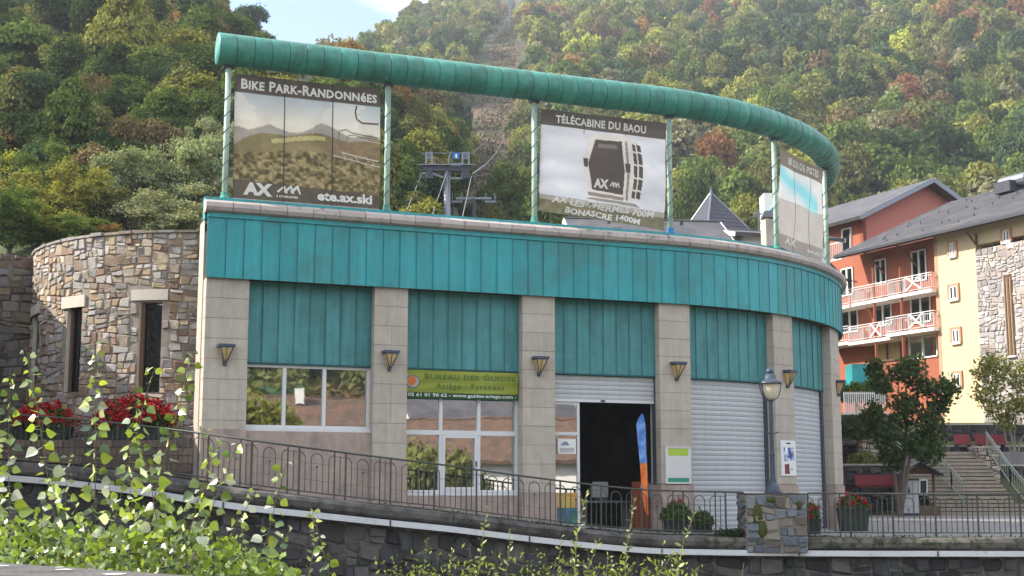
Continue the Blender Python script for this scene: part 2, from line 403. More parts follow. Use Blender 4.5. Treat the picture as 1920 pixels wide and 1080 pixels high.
# roof and hidden back walls
ring = [fpath(s, -.43) for s in np.linspace(0, 36.5, 60)] + [Vector((-6.9, 38.2, 0))]
part('roof', MB().prism([(p.x, p.y) for p in ring], 6.25, 6.40), M['slate_dark'], bld)
rb = [fpath(s, -.05) for s in np.linspace(NP * PITCH, 36.5, 30)] + [Vector((-7.0, 38.4, 0))]
mb = MB()
for a, b in zip(rb[:-1], rb[1:]): mb.extrude([a, b, b + Vector((0, 0, Z_FT)), a + Vector((0, 0, Z_FT))], (b - a).cross(Vector((0, 0, 1))).normalized() * -.25)
part('back_wall', mb, M['plinth'], bld)
d0, n0 = fdir(0)
e0 = fpath(0.0, -.12)
mb = MB(); e1 = e0 - n0 * .95
mb.extrude([e0 - n0 * .35, e1, e1 + Vector((0, 0, 6.5)), e0 - n0 * .35 + Vector((0, 0, 6.5))], d0 * .3)
part('end_wall', mb, M['stone_block'], bld)

def pz(py, s): return zf(py, s)
PIL = [(0.02, s_of(462, -.1)), (s_of(700, -.1), s_of(763, -.1)), (s_of(980, -.1), s_of(1041, -.1)), (s_of(1238, -.1), s_of(1296, -.1)),
       (s_of(1454, -.1), s_of(1490, -.1)), (s_of(1561, -.1), s_of(1561, -.1) + 1.5)]
PLT = [2.2, 1.63, .95, 1.12, 1.12, 1.12]
for k, (a, b) in enumerate(PIL):
    pr = part('pillar', slab(MB(), a + .006, b - .006, -.108, -.60, -.6, Z_FB + .015, 4), M['mortar'], bld)
    z = Z_FB + .012
    while z > PLT[k] + .05:
        z0 = max(z - .41, PLT[k]);
        mb = MB()
        if k == 1 and RND.random() < .4 and z < 5:
            c = a + (b - a) * .52
            slab(mb, a, c - .003, -.10, -.59, z0 + .006, z - .004, 2); part('stone_block', mb, M['stone_block'], pr)
            mb = MB(); slab(mb, c + .003, b, -.10, -.59, z0 + .006, z - .004, 2)
        else: slab(mb, a, b, -.10 + RND.uniform(-.002, .002), -.59, z0 + .006, z - .004, 3)
        part('stone_block', mb, M['stone_block'], pr); z = z0
    part('plinth', slab(MB(), a - .02, b + .02, -.07, -.61, -.9, PLT[k] + .003, 3), M['plinth'], pr)

BAY = [(PIL[i][1], PIL[i + 1][0]) for i in range(5)]
for k, (a, b) in enumerate(BAY):
    n = 6 if k == 4 else 8
    pl = part('bay_cladding', slab(MB(), a + .005, b - .005, -.365, -.50, Z_PT + .02, Z_FB + .018, 5), M['teal_dark'], bld)
    w = (b - a) / n
    for i in range(n):
        mb = MB(); slab(mb, a + i * w + .009, a + (i + 1) * w - .009, -.335 + RND.uniform(-.004, .004), -.37, Z_PT + .005, Z_FB + .014, 1)
        slab(mb, a + (i + 1) * w - .016, a + (i + 1) * w - .006, -.315, -.35, Z_PT + .005, Z_FB + .012, 1)
        part('cladding_panel', mb, M['teal_low'], pl)
    part('drip_edge', slab(MB(), a, b, -.31, -.52, Z_PT - .03, Z_PT, 5), M['teal_dark'], bld)

def rect_frame(name, a, b, z0, z1, w, off, dep, m, parent, n=3):
    mb = MB(); slab(mb, a, b, off, off - dep, z1 - w, z1, n); slab(mb, a, b, off, off - dep, z0, z0 + w, n)
    slab(mb, a, a + w, off, off - dep, z0 + w, z1 - w, 1); slab(mb, b - w, b, off, off - dep, z0 + w, z1 - w, 1)
    return part(name, mb, m, parent)
# bay 1: three-light window
a, b = BAY[0]
wz0, wz1 = 2.26, Z_PT - .035
fr = rect_frame('window_frame', a + .004, b - .004, wz0, wz1, .055, -.38, .09, M['white'], bld)
m1, m2 = s_of(533, -.38, 3), s_of(608, -.38, 3)
for m_ in (m1, m2): part('mullion', slab(MB(), m_ - .035, m_ + .035, -.375, -.465, wz0 + .056, wz1 - .056, 1), M['white'], fr)
for p, q in ((a + .06, m1 - .036), (m1 + .036, m2 - .036), (m2 + .036, b - .06)):
    part('window_pane', slab(MB(), p, q, -.43, -.438, wz0 + .056, wz1 - .056, 1), M['glass'], fr)
part('window_sill', slab(MB(), a - .0, b + .0, -.27, -.5, 2.19, 2.255, 3), M['white'], bld)
part('base_wall', slab(MB(), a + .001, b - .001, -.20, -.5, -.5, 2.188, 4), M['plinth'], bld)
# bay 2: tall window under the banner
a, b = BAY[1]
wz0 = .95
fr = rect_frame('window_frame', a + .004, b - .004, wz0, wz1, .055, -.38, .09, M['white'], bld)
ztr = 2.22
m1, m2 = s_of(827, -.38, 3), s_of(898, -.38, 3)
part('transom', slab(MB(), a + .06, b - .06, -.37, -.465, ztr - .05, ztr + .05, 3), M['white'], fr)
for m_ in (m1, m2):
    part('mullion', slab(MB(), m_ - .035, m_ + .035, -.375, -.462, ztr + .051, wz1 - .056, 1), M['white'], fr)
    part('mullion', slab(MB(), m_ - .035, m_ + .035, -.375, -.462, wz0 + .056, ztr - .051, 1), M['white'], fr)
for i, (p, q) in enumerate(((a + .06, m1 - .036), (m1 + .036, m2 - .036), (m2 + .036, b - .06))):
    part('window_pane', slab(MB(), p, q, -.43, -.438, ztr + .051, wz1 - .056, 1), M['glass'], fr)
    if i == 1: 
        cf = rect_frame('casement_frame', p, q, wz0 + .057, ztr - .052, .06, -.36, .06, M['white'], fr, 1)
        part('handle', slab(MB(), q - .045, q - .02, -.33, -.36, 1.5, 1.62, 1), M['galv_dark'], cf)
    part('window_pane', slab(MB(), p, q, -.43, -.438, wz0 + .056, ztr - .051, 1), M['glass'], fr)
part('window_sill', slab(MB(), a, b, -.27, -.5, wz0 - .06, wz0 - .003, 3), M['white'], bld)
part('base_wall', slab(MB(), a + .001, b - .001, -.22, -.5, -.5, wz0 - .062, 4), M['plinth'], bld)
# bay 3: half open shutter, glazed side light, dark doorway
def shutter(a, b, z0, z1, off, pitch=.117):
    sh = part('roller_shutter', slab(MB(), a + .01, b - .01, off - .03, off - .06, z0 + .01, z1 - .01, 4), M['galv_dark'], bld)
    n = max(2, round((z1 - z0) / pitch)); p = (z1 - z0) / n
    for i in range(n):
        mb = MB(); n_ = 4; zz0 = z0 + i * p + .004; zz1 = z0 + (i + 1) * p - .004
        slab(mb, a, b, off - .004, off - .028, lerp(zz0, zz1, .5), zz1, n_, tilt=.006); slab(mb, a, b, off + .002, off - .028, zz0, lerp(zz0, zz1, .5), n_, tilt=-.010)
        part('slat', mb, M['shutter'], sh)
    return sh
a, b = BAY[2]
j = s_of(1227, -.4, 2)
sh = shutter(a + .01, j, 3.02, Z_PT - .035, -.40, .115)
part('bottom_bar', slab(MB(), a + .01, j, -.385, -.44, 2.955, 3.018, 3), M['white'], sh)
part('lock', slab(MB(), (a + j) / 2 - .05, (a + j) / 2 + .05, -.375, -.386, 2.965, 3.01, 1), M['galv_dark'], sh)
part('guide_rail', slab(MB(), j + .002, b - .002, -.33, -.5, -.1, Z_PT - .032, 1), M['navy'], bld)
m1 = s_of(1087, -.42, 2)
fr = rect_frame('side_light_frame', a + .004, m1, .0, 2.953, .06, -.42, .07, M['white'], bld, 1)
zt = zf(811, a)
part('transom', slab(MB(), a + .065, m1 - .061, -.415, -.488, zt - .035, zt + .035, 1), M['white'], fr)
part('window_pane', slab(MB(), a + .065, m1 - .061, -.45, -.458, zt + .036, 2.892, 1), M['glass'], fr)
part('window_pane', slab(MB(), a + .065, m1 - .061, -.45, -.458, .061, zt - .036, 1), M['glass'], fr)
# interior of the office
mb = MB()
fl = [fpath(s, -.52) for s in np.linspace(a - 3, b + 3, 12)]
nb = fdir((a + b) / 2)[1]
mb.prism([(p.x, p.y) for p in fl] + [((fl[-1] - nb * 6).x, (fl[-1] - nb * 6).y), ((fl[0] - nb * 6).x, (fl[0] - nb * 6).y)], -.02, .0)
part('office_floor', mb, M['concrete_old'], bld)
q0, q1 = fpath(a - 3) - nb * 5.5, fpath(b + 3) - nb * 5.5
part('office_back_wall', MB().extrude([q0, q1, q1 + Vector((0, 0, 4)), q0 + Vector((0, 0, 4))], -nb * .1), mat('dim_office_shade', (.07, .062, .058), .9, var=.5, scale=1.2), bld)  # dark wall tone stands in for the dimness of the room
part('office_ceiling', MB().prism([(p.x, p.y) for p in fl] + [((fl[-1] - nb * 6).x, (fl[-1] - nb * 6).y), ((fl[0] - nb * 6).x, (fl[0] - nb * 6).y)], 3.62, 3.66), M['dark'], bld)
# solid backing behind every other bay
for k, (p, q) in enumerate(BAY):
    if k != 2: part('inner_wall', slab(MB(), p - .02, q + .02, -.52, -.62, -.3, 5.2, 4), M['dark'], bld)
# bays 4 and 5: closed shutters
a, b = BAY[3]; j4 = s_of(1433, -.4, 2)
shutter(a + .01, j4, .06, Z_PT - .035, -.40); part('guide_rail', slab(MB(), j4 + .002, b - .002, -.34, -.5, -.1, Z_PT - .032, 1), M['navy'], bld)
a, b = BAY[4]; j5 = s_of(1539, -.4, 2)
shutter(a + .01, j5, .06, Z_PT - .035, -.40); part('guide_rail', slab(MB(), j5 + .002, b - .002, -.34, -.5, -.1, Z_PT - .032, 1), M['navy'], bld)
part('door_sill', slab(MB(), BAY[2][0], BAY[4][1], -.12, -.5, -.05, .05, 12), M['pave'], bld)

# ring tube on posts
ZT = 10.08; RT = .335; TOFF = -.22
S_T0 = s_of(407, TOFF, ZT); S_T1 = S_SIL + 4.6
nt = int((S_T1 - S_T0) / PITCH)
ringp = part('ring_tube', MB().tube([fpath(s, TOFF) + Vector((0, 0, ZT)) for s in np.linspace(S_T0 + .01, S_T0 + nt * PITCH - .01, 120)], RT - .012, 20), M['teal_dark'], bld, smooth=True)
for i in range(nt):
    g = .007; s0 = S_T0 + i * PITCH; s1 = s0 + PITCH; dr = RND.uniform(-.004, .004)
    mb = MB().tube([fpath(s, TOFF) + Vector((0, 0, ZT)) for s in (s0 + g, s0 + g + .012, lerp(s0, s1, .5), s1 - g - .012, s1 - g)], [RT - .005 + dr, RT + dr, RT + dr, RT + dr, RT - .005 + dr], 28)
    part('tube_section', mb, M['teal_tube'], ringp, smooth=True)
POSTS = [(424, 376), (726, 399), (1002, 421), (1256, 439), (1454, 466), (1549, 495)]
PS = []
for k, (px, py) in enumerate(POSTS):
    s = s_of(px, -.27, 8); PS.append(s); p = fpath(s, -.27); dx, nn = fdir(s)
    po = part('post', MB().tube([p + Vector((0, 0, 6.3)), p + Vector((0, 0, ZT - RT + .03))], .062, 12), M['post'], bld, smooth=True)
    n = 7
    hel = MB()
    pts = [p + Vector((math.cos(q * .9) * .072, math.sin(q * .9) * .072, 7.05 + q * .05)) for q in range(0, 46)]
    hel.tube(pts, .007, 5); part('lashing', hel, M['hoop'], po)
    part('post_foot', MB().lathe([(.11, 0), (.11, .05), (.08, .09), (.08, .16)], (p.x, p.y, Z_FT + .33), 12), M['tape'] if k == 3 else M['teal_tube'], po)
    part('post_bracket', MB().box((p.x, p.y, ZT - RT - .01), (.22, .16, .07), FA), M['galv_dark'], po)

blocker = thing('sun_blocker', 'plain unseen hall hidden behind the curved station building', 'building', (2, 54, 0))  # unseen block added so its shadow covers the terrace at the right
part('wall', MB().prism([(-7, 49.3), (10.5, 49.3), (11.5, 63), (-5, 63)], -.3, 9.6), M['plinth'], blocker)
part('roof', MB().prism([(-7.4, 48.9), (10.9, 48.9), (11.9, 63.4), (-5.4, 63.4)], 9.61, 9.9), M['slate_dark'], blocker)
# ------------------------------------------------------------------ lettering
def text_mesh(s, offset=.0, caps=False, shear=0.0, spacing=1.0):
    cu = bpy.data.curves.new('lettering', 'FONT'); cu.body = s; cu.offset = offset; cu.resolution_u = 2; cu.space_character = spacing; cu.shear = shear
    if caps:
        cu.small_caps_scale = .84
        for bf in cu.body_format: bf.use_small_caps = True
    o = bpy.data.objects.new('lettering', cu); col.objects.link(o)
    dg = bpy.context.evaluated_depsgraph_get(); me = bpy.data.meshes.new_from_object(o.evaluated_get(dg))
    bpy.data.objects.remove(o); bpy.data.curves.remove(cu)
    return me
def lettering(name, s, O, U, V, w, h, m, parent, off=.02, caps=False, shear=0.0, depth=.004, spacing=1.0, warp=None):
    """text fitted to the rectangle O + U*w + V*h (O bottom left)"""
    me = text_mesh(s, off, caps, shear, spacing)
    n = len(me.vertices); a = np.empty(n * 3); me.vertices.foreach_get('co', a); a = a.reshape(-1, 3)
    mn, mx_ = a.min(0), a.max(0)
    U = Vector(U); V = Vector(V); N = U.cross(V).normalized(); O = Vector(O)
    x = (a[:, 0] - mn[0]) / (mx_[0] - mn[0]); y = (a[:, 1] - mn[1]) / (mx_[1] - mn[1])
    if warp is not None: y = y + warp(x)
    P = np.array(O)[None] + np.outer(x * w, np.array(U)) + np.outer(y * h, np.array(V)) + np.array(N)[None] * depth
    me.vertices.foreach_set('co', P.ravel()); me.update(); me.materials.clear(); me.materials.append(m)
    me.name = name
    return part(name, me, m, parent)
def mat_print(name, trans=.25):
    m = bpy.data.materials.new(name); m.use_nodes = True; n = m.node_tree.nodes; l = m.node_tree.links; n.clear()
    out = n.new('ShaderNodeOutputMaterial'); a = n.new('ShaderNodeAttribute'); a.attribute_name = 'col'
    d = n.new('ShaderNodeBsdfDiffuse'); t = n.new('ShaderNodeBsdfTranslucent'); x = n.new('ShaderNodeMixShader'); x.inputs[0].default_value = trans
    l.new(a.outputs['Color'], d.inputs['Color']); l.new(a.outputs['Color'], t.inputs['Color'])
    l.new(d.outputs[0], x.inputs[1]); l.new(t.outputs[0], x.inputs[2]); l.new(x.outputs[0], out.inputs[0]); return m
M['print'] = mat_print('banner_print')
def fbm(x, y, seed=0, oct=5):
    """cheap value noise for numpy arrays"""
    r = np.zeros_like(x); amp = .5; f = 1.0
    for o in range(oct):
        xi = np.floor(x * f).astype(int); yi = np.floor(y * f).astype(int); xf = x * f - xi; yf = y * f - yi
        def h(i, j):
            q = np.sin(i * 127.1 + j * 311.7 + (seed + o) * 74.7) * 43758.5453; return q - np.floor(q)
        u = xf * xf * (3 - 2 * xf); v = yf * yf * (3 - 2 * yf)
        r += amp * ((h(xi, yi) * (1 - u) + h(xi + 1, yi) * u) * (1 - v) + (h(xi, yi + 1) * (1 - u) + h(xi + 1, yi + 1) * u) * v)
        amp *= .5; f *= 2
    return r
def inpoly(u, v, poly):
    r = np.zeros(u.shape, bool); n = len(poly)
    for i in range(n):
        (x0, y0), (x1, y1) = poly[i], poly[(i + 1) % n]
        if y0 == y1: continue
        c = ((y0 > v) != (y1 > v)) & (u < (x1 - x0) * (v - y0) / (y1 - y0) + x0); r ^= c
    return r
class Sheet:
    """printed cloth between four corner points (top left, top right, bottom right, bottom left)"""
    def __init__(s, name, label, TL, TR, BR, BL, img, nu=150, nv=120, wav=None, paint=()):
        s.c = [Vector(p) for p in (TL, TR, BR, BL)]; s.wav = wav
        s.N = ((s.c[3] - s.c[0]).cross(s.c[1] - s.c[0])).normalized()
        if s.N.y > 0: s.N = -s.N
        s.root = thing(name, label, 'banner', ((s.c[2] + s.c[3]) / 2))
        u, v = np.meshgrid(np.linspace(0, 1, nu + 1), np.linspace(0, 1, nv + 1))
        P = s.pts(u.ravel(), v.ravel())
        i = np.arange(nu * nv); r = i // nu; c_ = i % nu; a = r * (nu + 1) + c_
        me = bpy.data.meshes.new('printed_sheet')
        me.from_pydata(P.tolist(), [], np.stack([a, a + 1, a + nu + 2, a + nu + 1], 1).tolist())
        C = img(u.ravel(), v.ravel())
        for poly, cc in paint: C = np.where(inpoly(u.ravel(), v.ravel(), poly)[:, None], np.array(cc, float)[None] * (.93 + .14 * fbm(u.ravel() * 7, v.ravel() * 9, 61, 3))[:, None], C)
        C = np.clip(C, 0, 255) / 255.; C = np.where(C <= .04045, C / 12.92, ((C + .055) / 1.055) ** 2.4)
        at_ = me.color_attributes.new('col', 'FLOAT_COLOR', 'POINT'); at_.data.foreach_set('color', np.concatenate([C, np.ones((len(C), 1))], 1).ravel())
        me.materials.append(M['print']); me.shade_smooth()
        part('printed_sheet', me, M['print'], s.root)
    def pts(s, u, v, d=0.0):
        u = np.asarray(u, float); v = np.asarray(v, float); c = [np.array(p) for p in s.c]
        P = np.outer((1 - u) * (1 - v), c[0]) + np.outer(u * (1 - v), c[1]) + np.outer(u * v, c[2]) + np.outer((1 - u) * v, c[3])
        w = s.wav(u, v) if s.wav is not None else 0 * u
        return P + np.outer(w + d, np.array(s.N))
    def shape(s, name, poly, m, d=.006):
        P = s.pts([p[0] for p in poly], [p[1] for p in poly], d)
        return part(name, MB().add(P.tolist(), [tuple(range(len(poly)))]), m, s.root)
    def line(s, name, pts, w, m, d=.008, sub=6):
        q = []
        for a, b in zip(pts[:-1], pts[1:]):
            for k in range(sub): q.append((lerp(a[0], b[0], k / sub), lerp(a[1], b[1], k / sub)))
        q.append(pts[-1])
        P = [Vector(x) for x in s.pts([p[0] for p in q], [p[1] for p in q], d).tolist()]
        mb = MB()
        for a, b in zip(P[:-1], P[1:]): mb.bar(a, b, w, .004, s.N)
        return part(name, mb, m, s.root)
    def text(s, t, u0, v0, u1, v1, m, **kw):
        """v0 = top row, v1 = bottom row; each glyph vertex is laid on the cloth"""
        me = text_mesh(t, kw.get('off', .02), kw.get('caps', False), kw.get('shear', 0), kw.get('spacing', 1))
        n = len(me.vertices); a = np.empty(n * 3); me.vertices.foreach_get('co', a); a = a.reshape(-1, 3); mn, mx_ = a.min(0), a.max(0)
        x = (a[:, 0] - mn[0]) / (mx_[0] - mn[0]); y = (a[:, 1] - mn[1]) / (mx_[1] - mn[1])
        uu = u0 + x * (u1 - u0); vv = v1 - y * (v1 - v0)
        if 'warp' in kw: vv = vv + kw['warp'](uu)
        P = s.pts(uu, vv, .014)
        me.vertices.foreach_set('co', P.ravel()); me.update(); me.materials.clear(); me.materials.append(m)
        me.name = 'lettering'; return part('lettering', me, m, s.root)
def chord(px, py, i0, i1, z_hint=8.0):
    """point on the vertical plane through two posts, seen at this pixel"""
    A = fpath(PS[i0], -.27); B = fpath(PS[i1], -.27); n = (B - A).cross(Vector((0, 0, 1)))
    a, b = ray(px, py); t = (A.dot(n)) / (a * n.x + n.y)
    return Vector((a * t, t, HEYE + b * t))
def mixc(a, b, t): t = t[:, None] if hasattr(t, 'shape') else t; return np.array(a)[None] * (1 - t) + np.array(b)[None] * t
def img1(u, v):
    n1 = fbm(u * 9, v * 9, 1); n2 = fbm(u * 40, v * 46, 2, 4); n3 = fbm(u * 4, v * 6, 5)
    C = mixc((170, 178, 182), (214, 206, 190), np.clip((v - .14) / .22, 0, 1))
    C = np.where(((n3 > .5) & (v < .36))[:, None], C * .6 + np.array((226, 218, 205)) * .4, C)
    far = .365 + .05 * np.abs(np.sin(u * 9 + 1)) - .06 * np.exp(-((u - .63) / .12) ** 2) + .03 * n1
    C = np.where((v > far)[:, None], mixc((150, 146, 138), (168, 158, 142), n1), C)
    hill = .43 + .13 * (1 - np.clip(u * 3.3, 0, 1)) ** 1.6 - .02 * np.sin(u * 14) + .02 * n1
    C = np.where((v > hill)[:, None], mixc((112, 102, 78), (156, 142, 104), n1), C)
    mea = (np.abs(v - .485 - .03 * np.sin(u * 8)) < .018) & (u > .25) & (u < .62)
    C = np.where(mea[:, None], mixc((172, 162, 108), (190, 178, 130), n1), C)
    h2 = .55 + .10 * np.clip((.42 - u) * 2, 0, 1) - .05 * np.clip(u - .6, 0, 1) + .03 * n1
    C = np.where((v > h2)[:, None], mixc((86, 78, 58), (168, 152, 112), np.clip((n2 - .28) * 2.4, 0, 1)), C)
    C = np.where(((v > .46 + .02 * n1) & (u > .62) & (v < .60))[:, None], mixc((118, 100, 80), (150, 132, 104), n2), C)
    foot = v > .845 + .035 * u
    C = np.where(foot[:, None], mixc((84, 78, 70), (108, 98, 84), n2 * .6 + n1 * .4), C)
    C = np.where((v < .145)[:, None], mixc((88, 80, 74), (104, 95, 88), n1), C)
    return C * (.94 + .12 * n1)[:, None]
b1 = Sheet('bike_park_banner', 'faded mountain photo banner reading BIKE PARK-RANDONNÉES between the two left green posts',
           chord(441, 138, 0, 1), chord(713, 169, 0, 1), chord(712, 394, 0, 1), chord(436, 372, 0, 1), img1,
           wav=lambda u, v: .012 * np.sin(u * 19) * np.sin(v * 3.1) + .008 * np.sin(v * 23 + u * 5))
b1.text('Bike Park-Randonnées', .04, .035, .975, .118, M['letter'], off=.03, caps=True, spacing=1.06)
b1.text('AX', .068, .862, .262, .963, M['letter'], off=.06, shear=0.0)
for k in range(3):
    x0 = .29 + k * .045
    b1.shape('logo_stroke', [(x0, .915 - k * .004), (x0 + .045, .868 - k * .006), (x0 + .055, .868 - k * .006), (x0 + .075, .925), (x0 + .063, .925), (x0 + .047, .885), (x0 + .012, .925)], M['letter'])
b1.text('3 DOMAINES', .288, .944, .435, .962, M['letter'], off=.03)
b1.text('ete.ax.ski', .565, .882, .945, .962, M['letter'], off=.035)
for u in (.335, .665): b1.line('seam', [(u, .0), (u, 1)], .018, M['ink'], .006, 30)
b1.line('seam', [(0.003, .997), (.997, .997)], .02, M['coping'], .004, 30)
art = mat('banner_art_grey', lin(98, 88, 78), .8, var=.1)
artl = mat('banner_art_light', lin(196, 184, 168), .8, var=.05)
b1.line('chair_hanger', [(.832, .155), (.822, .21), (.835, .265), (.872, .292), (.99, .288)], .032, art)
b1.line('chair_frame', [(.705, .44), (.715, .38), (.76, .36), (.80, .385), (.99, .405)], .014, art)
b1.line('chair_frame', [(.76, .46), (.775, .41), (.82, .40), (.86, .412), (.99, .42)], .012, art)
b1.line('chair_bar', [(.79, .432), (.995, .448)], .018, artl)
b1.line('chair_bar', [(.67, .585), (.995, .648)], .022, artl)
b1.line('chair_seat', [(.73, .555), (.99, .600)], .03, artl)
for u in (.74, .82, .90): b1.line('chair_strut', [(u, .565), (u + .02, .61)], .014, artl)

GD, GM, GL = (96, 88, 83), (150, 137, 127), (216, 208, 199)
PAINT2 = [([(.39, .21), (.42, .185), (.66, .17), (.76, .21), (.815, .40), (.80, .62), (.765, .77), (.70, .80), (.42, .795), (.385, .76), (.345, .55), (.345, .40)], GL),
          ([(.43, .235), (.64, .225), (.67, .50), (.655, .735), (.41, .72), (.375, .47)], GD), ([(.375, .745), (.665, .755), (.655, .79), (.385, .78)], GM),
          ([(.665, .22), (.682, .22), (.712, .50), (.695, .78), (.675, .78), (.69, .50)], GM), ([(.335, .43), (.375, .43), (.375, .51), (.345, .51)], GD), ([(.67, .43), (.715, .43), (.715, .51), (.68, .51)], GD),
          ([(.46, .27), (.60, .262), (.61, .30), (.45, .31)], (128, 120, 114)), ([(.40, .80), (.76, .80), (.80, .83), (.36, .82)], (150, 143, 136))]
for v0, v1 in ((.235, .30), (.315, .42), (.435, .545), (.56, .66), (.675, .745)):
    for a, b in ((.715, .742), (.752, .785)):
        f = lambda v: .03 * math.sin(max(0, min(1, (v - .2) / .6)) * math.pi)
        PAINT2.append(([(a + f(v0), v0), (b + f(v0), v0 + .01), (b + f(v1), v1 + .008), (a + f(v1), v1)], GD))
def img2(u, v):
    n1 = fbm(u * 5, v * 7, 3); n2 = fbm(u * 30, v * 30, 4, 3)
    C = mixc((196, 196, 200), (226, 224, 224), np.clip(n1 * 1.5 - .2, 0, 1))
    C = C * (1 - .02 * np.sin(v * 26 + 5 * n1 + u * 2))[:, None]  # faint fold shading worked into the cloth colour
    bot = v > .835 + .0 * u
    C = np.where(bot[:, None], mixc((150, 146, 132), (182, 176, 160), n1), C)
    C = np.where((v > .885)[:, None], mixc((108, 102, 82), (150, 142, 118), n2), C)
    C = np.where((v < .155)[:, None], mixc((96, 88, 82), (112, 104, 98), n1), C)
    return C
def wav2(u, v):
    return .012 * np.sin(v * 9 + u * 3) + .030 * np.sin(v * 30 + u * 4) * np.clip((v - .45) * 2, 0, 1) * np.clip(1.1 - u * .7, 0, 1) + .012 * np.sin(u * 14 - v * 9)
b2 = Sheet('gondola_banner', 'light wrinkled banner showing a gondola cabin and the words TÉLÉCABINE DU BAOU', chord(1015, 204, 2, 3), chord(1249, 231, 2, 3), chord(1246, 432, 2, 3), chord(1010, 394, 2, 3), img2, 250, 230, wav=wav2, paint=PAINT2)
b2.text('TÉLÉCABINE DU BAOU', .11, .03, .835, .125, M['letter'], off=.03, spacing=1.06)
wp = lambda uu: .006 * np.sin(uu * 26)
b2.text('AX LES THERMES 700M', .09, .842, .92, .905, M['letter'], off=.035, shear=.18, warp=wp)
b2.text('BONASCRE 1400M', .20, .925, .80, .985, M['letter'], off=.035, shear=.18, warp=wp)
b2.text('AX', .42, .61, .535, .70, M['letter'], off=.06)
for k in range(3):
    x0 = .545 + k * .022
    b2.shape('logo_stroke', [(x0, .665), (x0 + .02, .625), (x0 + .028, .625), (x0 + .038, .672), (x0 + .03, .672), (x0 + .023, .64), (x0 + .008, .672)], M['letter'], .013)
for u in (.335, .668): b2.line('seam', [(u, .0), (u, .20 if u < .5 else .17)], .012, M['ink'], .012, 8)
def img3(u, v):
    n1 = fbm(u * 5, v * 7, 7); n2 = fbm(u * 18, v * 22, 8, 4)
    C = mixc((168, 160, 152), (196, 190, 182), n1 * .6 + n2 * .4)
    C = np.where((v < .50)[:, None], mixc((196, 196, 194), (222, 220, 216), n1), C)
    d = v - (.24 + u * .22)
    band = np.exp(-((d + .05 * (n2 - .4)) / .085) ** 2) * (u < .9)
    C = C * (1 - band[:, None] * .8) + np.array((118, 196, 208))[None] * band[:, None] * .8
    band = np.exp(-((v - .42 - .05 * u) / .05) ** 2) * np.clip((u - .4) * 3, 0, 1) * (u < .85)
    C = C * (1 - band[:, None] * .6) + np.array((140, 204, 212))[None] * band[:, None] * .6
    C = np.where((v > .86)[:, None], mixc((138, 130, 122), (152, 144, 136), n1), C)
    C = np.where((v < .165)[:, None], mixc((118, 108, 100), (138, 128, 118), n1), C)
    return C
b3 = Sheet('ski_slopes_banner', 'narrow foreshortened banner with a turquoise smear reading KM DE PISTES beside the right post', chord(1462, 279, 4, 5), chord(1543, 318, 4, 5), chord(1542, 492, 4, 5), chord(1458, 462, 4, 5), img3, wav=lambda u, v: .025 * np.sin(v * 8 + u * 9))
b3.text('80 KM DE PISTES', .16, .045, .86, .125, M['letter'], off=.05)
b3.text('AX', .12, .875, .40, .945, M['letter'], off=.06)
b3.text('ax.ski', .62, .905, .95, .955, M['letter'], off=.03)
for u in (.34, .68): b3.line('seam', [(u, 0), (u, 1)], .010, M['ink'], .008, 20)
# lashings from sheets to posts
for sh, i0, i1 in ((b1, 0, 1), (b2, 2, 3), (b3, 4, 5)):
    for k in range(9):
        v = (k + .5) / 9
        for u, ip in ((0.003, i0), (.997, i1)):
            P = Vector(sh.pts([u], [v], .0)[0].tolist()); q = fpath(PS[ip], -.27) + Vector((0, 0, P.z + RND.uniform(-.12, .12)))
            part('tie_cord', MB().tube([P, q], .006, 4), M['hoop'], sh.root)

# green office sign
a, b = BAY[1]
def img4(u, v):
    n1 = fbm(u * 6, v * 3, 9); C = mixc((140, 152, 66), (168, 174, 88), n1)
    C = np.where((v > .77)[:, None], mixc((52, 88, 58), (66, 100, 70), n1), C)
    return C * (1 - .10 * np.exp(-((v - .40) / .02) ** 2) - .05 * np.sin(v * 18 + u * 6))[:, None]
TLp = fpath(a + .01, -.28) + Vector((0, 0, Z_PT - .05)); TRp = fpath(b - .04, -.28) + Vector((0, 0, Z_PT - .05))
b4 = Sheet('guides_office_banner', 'lime green banner reading BUREAU DES GUIDES above the tall glazed window', TLp, TRp, TRp - Vector((0, 0, .60)), TLp - Vector((0, 0, .60)), img4, 80, 30,
           wav=lambda u, v: .010 * np.sin(u * 7 + v * 3))
b4.text('Bureau des Guides', .165, .10, .975, .31, M['ink_olive'], off=.02, caps=True, spacing=1.1)
b4.text('Ariége - Pyrénées', .27, .44, .87, .70, M['ink_olive'], off=.02, spacing=1.25)
b4.text('05 61 01 90 62 - www.guides-ariege.com -', .025, .81, .985, .965, M['paper'], off=.012)
cx_, cy_ = .065, .42
for nm, rr, mm, dd in (('emblem_ring', .062, mat('emblem_grey', lin(110, 112, 110), .8), .006), ('emblem_disc', .052, mat('emblem_pale', lin(165, 160, 150), .8), .009)):
    b4.shape(nm, [(cx_ + rr * math.cos(q), cy_ + rr * 3.9 * math.sin(q)) for q in np.linspace(0, 2 * math.pi, 25)[:-1]], mm, dd)
b4.shape('emblem_figure', [(.018, .40), (.04, .24), (.075, .22), (.098, .36), (.08, .52), (.05, .58), (.03, .52)], mat('emblem_orange', lin(200, 110, 60), .8), .012)

